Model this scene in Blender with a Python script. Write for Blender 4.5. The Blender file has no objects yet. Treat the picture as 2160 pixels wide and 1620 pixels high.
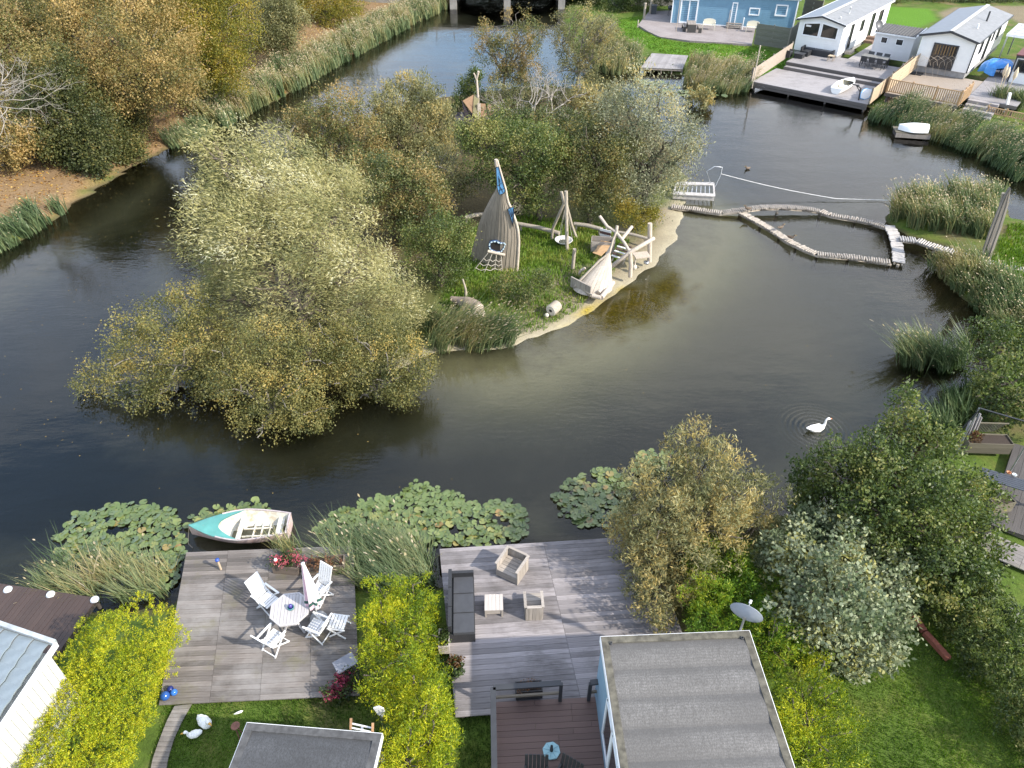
import bpy, math, random
import numpy as np
from mathutils import Vector
C = bpy.context.scene.collection
R = math.radians
# ---------------------------------------------------------------- camera, sky, sun, exposure
FPX, PITCH, CAMH = 1526.0, R(38.5), 17.6          # focal length in photo pixels (2160 wide), tilt down, height over water
cp, sp_ = math.cos(PITCH), math.sin(PITCH)
cam = bpy.data.cameras.new('camera'); camo = bpy.data.objects.new('camera', cam); C.objects.link(camo)
camo.location = (0, 0, CAMH); camo.rotation_euler = (R(90) - PITCH, 0, 0)
cam.sensor_width = 36.0; cam.lens = 36.0 * FPX / 2160.0; cam.clip_start = 0.1; cam.clip_end = 3000
sc = bpy.context.scene; sc.camera = camo
SUN_AZ, SUN_EL = R(116), R(36)                     # azimuth clockwise from +Y
sd = Vector((math.sin(SUN_AZ) * math.cos(SUN_EL), math.cos(SUN_AZ) * math.cos(SUN_EL), math.sin(SUN_EL)))
w = bpy.data.worlds.new('World'); sc.world = w; w.use_nodes = True
nt = w.node_tree; nt.nodes.clear()
def N(nt, t, **k):
    n = nt.nodes.new(t)
    for a, b in k.items(): setattr(n, a, b)
    return n
out = N(nt, 'ShaderNodeOutputWorld'); bg = N(nt, 'ShaderNodeBackground'); bg.inputs['Strength'].default_value = 0.12
sky = N(nt, 'ShaderNodeTexSky', sky_type='NISHITA', sun_disc=False, sun_elevation=SUN_EL, sun_rotation=SUN_AZ,
        air_density=1.0, dust_density=0.6, ozone_density=1.0)
tc = N(nt, 'ShaderNodeTexCoord'); sep = N(nt, 'ShaderNodeSeparateXYZ'); nt.links.new(tc.outputs['Generated'], sep.inputs[0])
addz = N(nt, 'ShaderNodeMath', operation='ADD'); addz.inputs[1].default_value = 0.25
mx = N(nt, 'ShaderNodeMath', operation='MAXIMUM'); mx.inputs[1].default_value = 0.0
nt.links.new(sep.outputs[2], mx.inputs[0]); nt.links.new(mx.outputs[0], addz.inputs[0])
dv = N(nt, 'ShaderNodeVectorMath', operation='DIVIDE'); cmb = N(nt, 'ShaderNodeCombineXYZ')
for i in range(3): nt.links.new(addz.outputs[0], cmb.inputs[i])
nt.links.new(tc.outputs['Generated'], dv.inputs[0]); nt.links.new(cmb.outputs[0], dv.inputs[1])
cl = N(nt, 'ShaderNodeTexNoise'); cl.inputs['Scale'].default_value = 1.15; cl.inputs['Detail'].default_value = 6; cl.inputs['Roughness'].default_value = 0.55
cmap = N(nt, 'ShaderNodeMapping'); cmap.inputs['Location'].default_value = (0.0, 0.0, 0.0); nt.links.new(dv.outputs[0], cmap.inputs[0]); nt.links.new(cmap.outputs[0], cl.inputs['Vector'])
crp = N(nt, 'ShaderNodeValToRGB'); crp.color_ramp.elements[0].position = 0.42; crp.color_ramp.elements[1].position = 0.62
nt.links.new(cl.outputs['Fac'], crp.inputs[0])
mixc = N(nt, 'ShaderNodeMix', data_type='RGBA'); mixc.inputs[7].default_value = (11.0, 11.2, 11.8, 1)
skm = N(nt, 'ShaderNodeMix', data_type='RGBA', blend_type='MULTIPLY'); skm.inputs[0].default_value = 1.0; skm.inputs[7].default_value = (2.5, 2.5, 2.5, 1); nt.links.new(sky.outputs[0], skm.inputs[6])
nt.links.new(crp.outputs[0], mixc.inputs[0]); nt.links.new(skm.outputs[2], mixc.inputs[6])
nt.links.new(mixc.outputs[2], bg.inputs['Color']); nt.links.new(bg.outputs[0], out.inputs[0])
sl = bpy.data.lights.new('sun', 'SUN'); sl.energy = 5.0; sl.angle = R(1.0); sl.color = (1.0, 0.93, 0.82)
so = bpy.data.objects.new('sun', sl); C.objects.link(so); so.rotation_euler = sd.to_track_quat('Z', 'Y').to_euler(); so.location = (60, -10, 60)
vs = sc.view_settings; vs.view_transform = 'Standard'; vs.look = 'None'; vs.exposure = 0.68; vs.gamma = 1.0; vs.use_curve_mapping = False

# ---------------------------------------------------------------- measuring helpers
def ray(px, py):
    x, y = (px - 1080) / FPX, (810 - py) / FPX
    return (x, cp + y * sp_, -sp_ + y * cp)
def G(px, py, z=0.0):
    "world point at height z seen at a photo pixel"
    d = ray(px, py); t = (z - CAMH) / d[2]
    return Vector((d[0] * t, d[1] * t, z))
def V(px, py, Y):
    "world point on the vertical plane at distance Y seen at a photo pixel"
    d = ray(px, py); t = Y / d[1]
    return Vector((d[0] * t, Y, CAMH + d[2] * t))
def S(p):
    "photo pixels per metre at a world point"
    return FPX / (p[1] * cp + (CAMH - p[2]) * sp_)
def hgt(px, py0, py1, z0=0.0):
    "height of a vertical standing at (px,py0) whose top is at py1"
    g = G(px, py0, z0); return V(px, py1, g.y).z - z0
def W2(p): return (p[0], p[1])

# ---------------------------------------------------------------- object helpers
def link(o, parent=None):
    C.objects.link(o)
    if parent: o.parent = parent
    return o
def tag(o, label=None, cat=None, group=None, kind=None):
    if label: o['label'] = label
    if cat: o['category'] = cat
    if group: o['group'] = group
    if kind: o['kind'] = kind
    return o
def thing(name, loc, label, cat, rz=0.0, group=None):
    o = bpy.data.objects.new(name, None); o.empty_display_size = 0.2; C.objects.link(o)
    o.location = loc; o.rotation_euler = (0, 0, rz)
    return tag(o, label, cat, group)
def copy_thing(o, loc, rz, label=None, group=None):
    def rec(src, par):
        c = src.copy(); C.objects.link(c); c.parent = par
        for ch in src.children: rec(ch, c)
        return c
    c = rec(o, None); c.location = loc; c.rotation_euler = (0, 0, rz)
    if label: c['label'] = label
    if group: c['group'] = group
    return c
class MB:
    def __init__(s): s.v = []; s.f = []; s.sm = []
    def add(s, vs, fs, smooth=False):
        b = len(s.v); s.v += [tuple(p) for p in vs]
        s.f += [tuple(b + i for i in f) for f in fs]; s.sm += [smooth] * len(fs); return s
    def box(s, c, d, rz=0.0, ax=None, taper=1.0):
        "box centred at c, full sizes d; ax = optional three axes"
        hx, hy, hz = d[0] / 2, d[1] / 2, d[2] / 2
        if ax is None:
            ca, sa = math.cos(rz), math.sin(rz); ax = (Vector((ca, sa, 0)), Vector((-sa, ca, 0)), Vector((0, 0, 1)))
        c = Vector(c); P = []
        for z in (-1, 1):
            k = taper if z > 0 else 1.0
            for x, y in ((-1, -1), (1, -1), (1, 1), (-1, 1)):
                P.append(c + ax[0] * hx * x * k + ax[1] * hy * y * k + ax[2] * hz * z)
        return s.add(P, [(3, 2, 1, 0), (4, 5, 6, 7), (0, 1, 5, 4), (1, 2, 6, 5), (2, 3, 7, 6), (3, 0, 4, 7)])
    def bar(s, a, b, wd, th, up=(0, 0, 1)):
        "rectangular bar from a to b"
        a, b = Vector(a), Vector(b); d = b - a; L = d.length
        if L < 1e-6: return s
        x = d / L; u = Vector(up)
        if abs(x.dot(u)) > 0.98: u = Vector((1, 0, 0))
        y = u.cross(x).normalized(); z = x.cross(y)
        return s.box((a + b) / 2, (L, wd, th), ax=(x, y, z))
    def tube(s, pts, rad, n=8, cap=True, smooth=True):
        pts = [Vector(p) for p in pts]
        if not hasattr(rad, '__len__'): rad = [rad] * len(pts)
        V_, F_ = [], []
        u = None
        for i, p in enumerate(pts):
            t = (pts[min(i + 1, len(pts) - 1)] - pts[max(i - 1, 0)]).normalized()
            if u is None:
                u = Vector((1, 0, 0)) if abs(t.x) < 0.8 else Vector((0, 1, 0))
            u = (u - t * u.dot(t)).normalized(); b = t.cross(u)
            for k in range(n):
                a = 2 * math.pi * k / n; V_.append(p + (u * math.cos(a) + b * math.sin(a)) * rad[i])
        for i in range(len(pts) - 1):
            for k in range(n):
                F_.append((i * n + k, i * n + (k + 1) % n, (i + 1) * n + (k + 1) % n, (i + 1) * n + k))
        s.add(V_, F_, smooth)
        if cap:
            m = len(pts) - 1
            s.add(V_[:n], [tuple(range(n))[::-1]]); s.add(V_[m * n:], [tuple(range(n))])
        return s
    def lathe(s, prof, c=(0, 0, 0), n=16, smooth=True, sx=1.0, sy=1.0):
        V_, F_ = [], []
        for r, z in prof:
            for k in range(n):
                a = 2 * math.pi * k / n; V_.append((c[0] + r * math.cos(a) * sx, c[1] + r * math.sin(a) * sy, c[2] + z))
        for i in range(len(prof) - 1):
            for k in range(n):
                F_.append((i * n + k, i * n + (k + 1) % n, (i + 1) * n + (k + 1) % n, (i + 1) * n + k))
        return s.add(V_, F_, smooth)
    def prism(s, poly, z0, z1):
        n = len(poly)
        ar = sum(poly[i][0] * poly[(i + 1) % n][1] - poly[(i + 1) % n][0] * poly[i][1] for i in range(n))
        if ar < 0: poly = poly[::-1]
        P = [(p[0], p[1], z0) for p in poly] + [(p[0], p[1], z1) for p in poly]
        return s.add(P, [tuple(range(n))[::-1], tuple(range(n, 2 * n))] + [(i, (i + 1) % n, n + (i + 1) % n, n + i) for i in range(n)])
    def grid(s, rows, smooth=True, closed=False):
        n = len(rows[0]); V_ = [p for r in rows for p in r]; F_ = []
        for i in range(len(rows) - 1):
            for k in range(n if closed else n - 1):
                F_.append((i * n + k, i * n + (k + 1) % n, (i + 1) * n + (k + 1) % n, (i + 1) * n + k))
        return s.add(V_, F_, smooth)
    def mesh(s, name, m=None):
        me = bpy.data.meshes.new(name); me.from_pydata(s.v, [], s.f); me.update()
        if m: me.materials.append(m)
        if any(s.sm): me.polygons.foreach_set('use_smooth', s.sm)
        return me
    def build(s, name, m=None, parent=None, label=None, loc=None, kind=None):
        o = bpy.data.objects.new(name, s.mesh(name, m)); link(o, parent)
        if loc is not None: o.location = loc
        if label: o['label'] = label
        if kind: o['kind'] = kind
        return o
def obj(name, me, parent=None, loc=None, rz=None):
    o = bpy.data.objects.new(name, me); link(o, parent)
    if loc is not None: o.location = loc
    if rz is not None: o.rotation_euler = (0, 0, rz)
    return o
def rel(t, p):
    "world point -> local point of an empty with z rotation only"
    d = Vector(p) - t.location; a = -t.rotation_euler[2]; ca, sa = math.cos(a), math.sin(a)
    return Vector((d.x * ca - d.y * sa, d.x * sa + d.y * ca, d.z))

# ---------------------------------------------------------------- materials
MATS = {}
def newmat(name):
    m = bpy.data.materials.new(name); m.use_nodes = True; nt = m.node_tree; nt.nodes.clear()
    o = N(nt, 'ShaderNodeOutputMaterial'); b = N(nt, 'ShaderNodeBsdfPrincipled'); nt.links.new(b.outputs[0], o.inputs[0])
    return m, nt, b, o
def col4(c): return (c[0], c[1], c[2], 1)
def vec_in(nt, space, scale=(1, 1, 1)):
    if space == 'world':
        g = N(nt, 'ShaderNodeNewGeometry'); src = g.outputs['Position']
    else:
        g = N(nt, 'ShaderNodeTexCoord'); src = g.outputs['Object']
    mp = N(nt, 'ShaderNodeMapping'); mp.inputs['Scale'].default_value = scale
    nt.links.new(src, mp.inputs[0]); return mp.outputs[0]
def noise(nt, v, scale, detail=4, rough=0.55):
    n = N(nt, 'ShaderNodeTexNoise'); n.inputs['Scale'].default_value = scale; n.inputs['Detail'].default_value = detail; n.inputs['Roughness'].default_value = rough
    if v is not None: nt.links.new(v, n.inputs['Vector'])
    return n.outputs['Fac']
def ramp(nt, fac, stops):
    r = N(nt, 'ShaderNodeValToRGB'); e = r.color_ramp.elements
    while len(e) < len(stops): e.new(0.5)
    for i, (p, c) in enumerate(stops): e[i].position = p; e[i].color = col4(c)
    nt.links.new(fac, r.inputs[0]); return r.outputs[0]
def mixrgb(nt, fac, a, b, mode='MIX'):
    m = N(nt, 'ShaderNodeMix', data_type='RGBA', blend_type=mode)
    for s_, v in ((0, fac), (6, a), (7, b)):
        if hasattr(v, 'links'): nt.links.new(v, m.inputs[s_])
        else: m.inputs[s_].default_value = v if s_ == 0 else col4(v)
    return m.outputs[2]
def bump(nt, b, h, strength, dist=0.02):
    n = N(nt, 'ShaderNodeBump'); n.inputs['Strength'].default_value = strength; n.inputs['Distance'].default_value = dist
    nt.links.new(h, n.inputs['Height']); nt.links.new(n.outputs[0], b.inputs['Normal'])
def plain(name, c, rough=0.6, var=0.25, scale=6.0, metal=0.0, bmp=0.0, space='obj', stretch=(1, 1, 1), dirt=None):
    "one colour with soft tonal variation, optional dirt patches"
    if name in MATS: return MATS[name]
    m, nt, b, o = newmat(name); v = vec_in(nt, space, stretch)
    f = noise(nt, v, scale)
    a = tuple(x * (1 - var) for x in c); z = tuple(min(1, x * (1 + var * 0.6)) for x in c)
    cc = ramp(nt, f, [(0.3, a), (0.7, z)])
    if dirt:
        f2 = noise(nt, vec_in(nt, 'world'), dirt[1], 5, 0.65)
        k = ramp(nt, f2, [(dirt[2], (0, 0, 0)), (dirt[3], (1, 1, 1))]); cc = mixrgb(nt, k, cc, dirt[0])
    nt.links.new(cc, b.inputs['Base Color']); b.inputs['Roughness'].default_value = rough; b.inputs['Metallic'].default_value = metal
    if bmp: bump(nt, b, f, bmp)
    MATS[name] = m; return m
def woodmat(name, light, dark, stain=None, axis=0, rough=0.8, stain_scale=0.55, stain_lo=0.48, stain_hi=0.68, objvar=0.35, algae=None):
    "weathered wood: grain along an object axis, each board its own tone, stains over the whole surface"
    if name in MATS: return MATS[name]
    m, nt, b, o = newmat(name)
    st = [28, 28, 28]; st[axis] = 1.6
    g = noise(nt, vec_in(nt, 'obj', tuple(st)), 1.0, 5, 0.6)
    cc = ramp(nt, g, [(0.28, dark), (0.68, light)])
    oi = N(nt, 'ShaderNodeObjectInfo')
    mr = N(nt, 'ShaderNodeMapRange'); mr.inputs[3].default_value = 1 - objvar; mr.inputs[4].default_value = 1 + objvar * 0.5
    nt.links.new(oi.outputs['Random'], mr.inputs[0])
    cm = N(nt, 'ShaderNodeCombineColor')
    for i in range(3): nt.links.new(mr.outputs[0], cm.inputs[i])
    cc = mixrgb(nt, 1.0, cc, cm.outputs[0], 'MULTIPLY')
    if stain:
        f2 = noise(nt, vec_in(nt, 'world', (1, 1.5, 1)), stain_scale, 7, 0.68)
        k = ramp(nt, f2, [(stain_lo, (0, 0, 0)), (stain_hi, (0.8, 0.8, 0.8))]); cc = mixrgb(nt, k, cc, stain)
    if algae:
        f3 = noise(nt, vec_in(nt, 'world'), 0.8, 6, 0.7)
        k = ramp(nt, f3, [(0.56, (0, 0, 0)), (0.75, (0.7, 0.7, 0.7))]); cc = mixrgb(nt, k, cc, algae)
    nt.links.new(cc, b.inputs['Base Color']); b.inputs['Roughness'].default_value = rough
    bump(nt, b, g, 0.35, 0.01); MATS[name] = m; return m
def glassmat():
    if 'glass' in MATS: return MATS['glass']
    m, nt, b, o = newmat('window_glass'); b.inputs['Base Color'].default_value = (0.02, 0.022, 0.025, 1); b.inputs['Roughness'].default_value = 0.06
    b.inputs['Specular IOR Level'].default_value = 0.8
    MATS['glass'] = m; return m
def leafmat(name, stops, trans=0.3, gloss=0.25, rough=0.5):
    "leaf colours by the leaf's own tint"
    if name in MATS: return MATS[name]
    m = bpy.data.materials.new(name); m.use_nodes = True; nt = m.node_tree; nt.nodes.clear()
    o = N(nt, 'ShaderNodeOutputMaterial'); at = N(nt, 'ShaderNodeAttribute', attribute_name='tint')
    c = ramp(nt, at.outputs['Fac'], stops)
    b = N(nt, 'ShaderNodeBsdfPrincipled'); b.inputs['Roughness'].default_value = rough; b.inputs['Specular IOR Level'].default_value = gloss
    t = N(nt, 'ShaderNodeBsdfTranslucent'); nt.links.new(c, b.inputs['Base Color'])
    hs = N(nt, 'ShaderNodeHueSaturation'); hs.inputs['Saturation'].default_value = 1.15; hs.inputs['Value'].default_value = 1.2
    nt.links.new(c, hs.inputs['Color']); nt.links.new(hs.outputs[0], t.inputs['Color'])
    mx = N(nt, 'ShaderNodeMixShader'); mx.inputs[0].default_value = trans
    nt.links.new(b.outputs[0], mx.inputs[1]); nt.links.new(t.outputs[0], mx.inputs[2]); nt.links.new(mx.outputs[0], o.inputs[0])
    MATS[name] = m; return m

# ---------------------------------------------------------------- numpy noise, polygons
def vnoise(p, f, seed=0):
    "smooth pseudo noise, about -1..1"
    r = np.random.default_rng(seed + 77); a = np.zeros(len(p))
    for k in range(5):
        d = r.normal(size=p.shape[1]); d /= np.linalg.norm(d); ff = f * (0.7 + 0.5 * k * 0.6)
        a += np.sin(p @ d * ff * 2 * math.pi + r.uniform(0, 6.28) + 1.3 * np.sin(p @ np.roll(d, 1) * ff * 3.1 + k)) / 2.4
    return a
def sdist(P, poly):
    "signed distance to polygon (positive inside)"
    poly = np.array(poly, float); n = len(poly); d2 = np.full(len(P), 1e18); ins = np.zeros(len(P), bool)
    for i in range(n):
        a, b = poly[i], poly[(i + 1) % n]; e = b - a; wv = P - a
        t = np.clip((wv @ e) / max(e @ e, 1e-12), 0, 1); q = wv - t[:, None] * e
        d2 = np.minimum(d2, (q ** 2).sum(1))
        c = (a[1] > P[:, 1]) != (b[1] > P[:, 1])
        with np.errstate(divide='ignore', invalid='ignore'):
            xx = (b[0] - a[0]) * (P[:, 1] - a[1]) / (b[1] - a[1] if b[1] != a[1] else 1e-9) + a[0]
        ins ^= c & (P[:, 0] < xx)
    return np.sqrt(d2) * np.where(ins, 1, -1)
def dline(P, pts):
    pts = np.array(pts, float); d2 = np.full(len(P), 1e18)
    for a, b in zip(pts[:-1], pts[1:]):
        e = b - a; wv = P - a; t = np.clip((wv @ e) / max(e @ e, 1e-12), 0, 1); q = wv - t[:, None] * e
        d2 = np.minimum(d2, (q ** 2).sum(1))
    return np.sqrt(d2)
def sst(a, b, x):
    t = np.clip((x - a) / (b - a), 0, 1); return t * t * (3 - 2 * t)
def gp(pts, z=0.0): return [W2(G(x, y, z)) for x, y in pts]

# ---------------------------------------------------------------- terrain
FOREST = gp([(-120, 600), (0, 527), (60, 497), (130, 450), (165, 425), (230, 380), (310, 333), (400, 296), (450, 272), (530, 232), (620, 190), (720, 132), (850, 62), (930, 22), (960, 6)])
FOREST = [(-300, FOREST[0][1] - 4)] + FOREST + [(FOREST[-1][0] + 6, 130), (FOREST[-1][0] + 10, 400), (-300, 400)]
TOPR = gp([(1190, 2), (1185, 60), (1200, 105), (1240, 135), (1275, 150), (1300, 152), (1355, 148), (1440, 160), (1490, 185), (1540, 190), (1600, 178), (1825, 212), (1842, 238), (1880, 262), (1960, 285), (2020, 300), (2070, 325), (2110, 350), (2160, 375), (2300, 440)])
TOPR = [(TOPR[0][0] + 6, 400), (TOPR[0][0] + 3, 130)] + TOPR + [(TOPR[-1][0] + 200, TOPR[-1][1] - 20), (300, 400)]
NEAR = gp([(2400, 540), (2160, 462), (2128, 455), (2110, 428), (2050, 420), (1950, 428), (1885, 442), (1872, 470), (1910, 497), (2000, 518), (2050, 545), (2045, 562), (1985, 550), (1970, 560), (2020, 610), (2050, 640), (2085, 665), (2090, 720), (2060, 780), (2020, 840), (1990, 900), (1900, 980), (1760, 1080), (1660, 1110), (1500, 1150), (1310, 1180), (925, 1225), (720, 1222), (560, 1225), (400, 1225), (365, 1262), (215, 1300), (0, 1285), (-150, 1280)])
NEAR = NEAR + [(-120, NEAR[-1][1]), (-120, -60), (200, -60), (200, NEAR[0][1] - 10)]
ISLE = gp([(440, 640), (430, 560), (450, 470), (520, 380), (600, 320), (700, 280), (800, 240), (900, 215), (980, 200), (1080, 185), (1180, 185), (1260, 195), (1330, 230), (1400, 290), (1440, 350), (1455, 400), (1440, 440), (1432, 470), (1425, 500), (1390, 545), (1340, 585), (1300, 610), (1260, 650), (1190, 690), (1130, 705), (1085, 730), (980, 735), (920, 745), (850, 775), (740, 800), (650, 830), (560, 850), (440, 830), (360, 770), (380, 700)])
BEACH = gp([(1085, 728), (1130, 703), (1190, 688), (1260, 648), (1300, 608), (1340, 583), (1390, 543), (1425, 500), (1432, 470)])
LAWN_BLUE = gp([(1300, 40), (1355, 30), (1350, 60), (1420, 85), (1600, 95), (1690, 130), (1600, 165), (1580, 155), (1450, 125), (1370, 100), (1310, 75)], 0.45)
LAWN_BACK = gp([(1850, 25), (1860, 10), (1970, 14), (1985, 40), (1940, 60), (1850, 50)], 0.45)
PATH_BACK = gp([(1960, 20), (2000, 8), (2400, 0), (2400, 110), (2160, 60), (2100, 30), (2010, 60), (1975, 45)], 0.45)
def terrain_fields(P):
    wob = 0.35 * vnoise(P, 0.25, 3) + 0.18 * vnoise(P, 0.9, 4)
    dF, dT, dN, dI = (sdist(P, q) for q in (FOREST, TOPR, NEAR, ISLE))
    bl = dline(P, BEACH); bw = 1 - sst(2.0, 9.0, bl)
    d = np.maximum(np.maximum(dF, dT), np.maximum(dN, dI)) + wob * 0.8 * (1 - .6 * bw)
    lag = 1 - sst(6, 20, np.hypot(P[:, 0] - 15, (P[:, 1] - 30) * 1.2))
    land = np.where(bw > 0, (1 - bw) * np.minimum(0.32, 0.35 * d) + bw * np.minimum(0.34, 0.10 * d), np.minimum(0.32, 0.35 * d))
    land = land + np.where(d > 1.5, 0.03 * vnoise(P, 0.12, 9), 0)
    land += np.where(dF > 0, np.minimum(1.6, 0.06 * dF), 0)
    slope = 0.45 * (1 - bw) + 0.042 * bw; mxd = 1.7 * (1 - lag) + 0.72 * lag
    bed = -mxd * (1 - np.exp(slope * d / mxd))
    z = np.where(d > 0, land, bed)
    return z, d, dF, dT, dN, dI, bl, bw
def ground_z(x, y):
    return float(terrain_fields(np.array([[x, y]]))[0][0])
def build_terrain():
    xs = np.concatenate([np.array([-600, -300, -160, -110, -85]), np.arange(-70, 70.01, 0.45), np.array([85, 110, 160, 300, 600])])
    ys = np.concatenate([np.array([-300, -120, -50, -15]), np.arange(0, 100.01, 0.45), np.array([105, 115, 135, 170, 260, 420, 700])])
    X, Y = np.meshgrid(xs, ys); P = np.stack([X.ravel(), Y.ravel()], 1)
    z, d, dF, dT, dN, dI, bl, bw = terrain_fields(P)
    nx, ny = len(xs), len(ys)
    i = np.arange((ny - 1) * (nx - 1)); r, c = i // (nx - 1), i % (nx - 1); a = r * nx + c
    f = np.stack([a, a + 1, a + nx + 1, a + nx], 1)
    me = bpy.data.meshes.new('ground'); me.vertices.add(len(P)); me.vertices.foreach_set('co', np.column_stack([P, z]).ravel().astype(np.float32))
    me.loops.add(f.size); me.loops.foreach_set('vertex_index', f.ravel().astype(np.int32))
    me.polygons.add(len(f)); me.polygons.foreach_set('loop_start', np.arange(0, f.size, 4, dtype=np.int32)); me.polygons.foreach_set('use_smooth', np.ones(len(f), bool))
    me.update(calc_edges=True)
    def attr(n, v): me.attributes.new(n, 'FLOAT', 'POINT').data.foreach_set('value', v.astype(np.float32))
    attr('litter', sst(-0.6, 0.6, dF + 0.5 * vnoise(P, 0.4, 8)))
    sand = np.maximum(bw * sst(3.4, 1.2, bl + 0.9 * vnoise(P, 0.35, 5)), bw * sst(0.12, -0.05, z) * 0.95)
    sand = np.maximum(sand, sst(0.5, 1.5, sdist(P, PATH_BACK)))
    attr('sand', np.clip(sand - .55 * np.clip(vnoise(P, .8, 61), 0, 1) * (z > .08) * (bw > 0), 0, 1)); attr('beach', bw); attr('soil_and_shade', (dI > 0.3) * sst(0.6, -0.8, sdist(P, gp([(930, 650), (985, 560), (1000, 480), (1120, 470), (1250, 480), (1345, 500), (1300, 570), (1220, 640), (1150, 690), (1060, 710), (960, 700)], .3)) + 0.5 * vnoise(P, 0.4, 18)) * (1 - bw * .6))  # tree shade put into the ground colour along with the bare soil
    g = G(1345, 645); e = np.hypot(((P[:, 0] - g.x) * 0.80 + (P[:, 1] - g.y) * 0.6) / 3.6, ((P[:, 0] - g.x) * -0.6 + (P[:, 1] - g.y) * 0.8) / 1.35)
    attr('algae', sst(1.3, 0.5, e + 0.28 * vnoise(P, 0.5, 15) + 0.12 * vnoise(P, 1.6, 16)) * (z < 0.05))
    lw = np.maximum(sdist(P, LAWN_BLUE), sdist(P, LAWN_BACK) - 0.3)
    attr('lawn', sst(-0.3, 0.4, lw))
    o = bpy.data.objects.new('ground', me); C.objects.link(o); o['kind'] = 'structure'
    m, nt, b, _ = newmat('ground')
    v = vec_in(nt, 'world'); n1 = noise(nt, v, 0.9, 6, 0.65); n2 = noise(nt, v, 9.0, 5, 0.7); n3 = noise(nt, v, 0.28, 4, 0.6)
    def at(n): return N(nt, 'ShaderNodeAttribute', attribute_name=n).outputs['Fac']
    grass = ramp(nt, n1, [(0.3, (0.055, 0.09, 0.017)), (0.5, (0.09, 0.14, 0.024)), (0.72, (0.145, 0.155, 0.04))])
    grass = mixrgb(nt, ramp(nt, n2, [(0.35, (0, 0, 0)), (0.7, (0.6, 0.6, 0.6))]), grass, (0.035, 0.05, 0.012))
    soil = ramp(nt, n3, [(0.55, (0, 0, 0)), (0.68, (0.75, 0.75, 0.75))]); grass = mixrgb(nt, soil, grass, (0.16, 0.12, 0.065))
    lit = ramp(nt, n2, [(0.25, (0.085, 0.05, 0.025)), (0.45, (0.17, 0.11, 0.055)), (0.6, (0.24, 0.155, 0.075)), (0.78, (0.34, 0.24, 0.11))])
    lit = mixrgb(nt, ramp(nt, n1, [(0.45, (0, 0, 0)), (0.7, (0.7, 0.7, 0.7))]), lit, (0.22, 0.155, 0.095))
    lawn = ramp(nt, n2, [(0.3, (0.05, 0.12, 0.012)), (0.7, (0.11, 0.22, 0.02))])
    sand = ramp(nt, n2, [(0.25, (0.12, 0.095, 0.06)), (0.7, (0.215, 0.18, 0.12))])
    sand = mixrgb(nt, ramp(nt, n1, [(0.45, (0, 0, 0)), (0.75, (0.6, 0.6, 0.6))]), sand, (0.22, 0.18, 0.11))
    c = mixrgb(nt, at('litter'), grass, lit); c = mixrgb(nt, at('soil_and_shade'), c, ramp(nt, n2, [(.3, (.05, .038, .022)), (.6, (.10, .08, .04)), (.8, (.09, .10, .03))])); c = mixrgb(nt, at('lawn'), c, lawn); c = mixrgb(nt, at('sand'), c, sand)
    # under water: silt by depth
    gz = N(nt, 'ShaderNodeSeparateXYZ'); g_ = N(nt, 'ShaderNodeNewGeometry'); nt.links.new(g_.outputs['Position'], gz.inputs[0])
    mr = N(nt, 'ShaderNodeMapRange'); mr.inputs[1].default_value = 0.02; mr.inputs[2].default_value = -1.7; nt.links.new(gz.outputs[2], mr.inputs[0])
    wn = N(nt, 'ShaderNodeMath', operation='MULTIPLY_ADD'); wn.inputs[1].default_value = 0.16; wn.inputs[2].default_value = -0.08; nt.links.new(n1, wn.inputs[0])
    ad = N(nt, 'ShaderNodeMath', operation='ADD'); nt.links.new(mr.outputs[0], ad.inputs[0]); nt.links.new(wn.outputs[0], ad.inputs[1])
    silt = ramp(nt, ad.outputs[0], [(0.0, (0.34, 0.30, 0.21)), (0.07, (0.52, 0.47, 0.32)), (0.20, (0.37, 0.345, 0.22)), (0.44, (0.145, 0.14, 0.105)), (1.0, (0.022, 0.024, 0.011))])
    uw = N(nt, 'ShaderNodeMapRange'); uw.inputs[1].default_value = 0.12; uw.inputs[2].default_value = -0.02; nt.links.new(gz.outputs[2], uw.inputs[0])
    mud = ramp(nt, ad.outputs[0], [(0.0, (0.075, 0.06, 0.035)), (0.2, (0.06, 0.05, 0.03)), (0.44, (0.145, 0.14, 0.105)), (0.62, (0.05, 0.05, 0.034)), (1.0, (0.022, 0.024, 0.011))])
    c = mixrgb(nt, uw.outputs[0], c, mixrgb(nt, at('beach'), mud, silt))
    alg = ramp(nt, n2, [(0.3, (0.11, 0.085, 0.008)), (0.7, (0.44, 0.32, 0.03))])
    c = mixrgb(nt, at('algae'), c, alg)
    nt.links.new(c, b.inputs['Base Color']); b.inputs['Roughness'].default_value = 0.95; b.inputs['Specular IOR Level'].default_value = 0.1
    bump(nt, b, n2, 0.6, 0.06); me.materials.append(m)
build_terrain()

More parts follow.
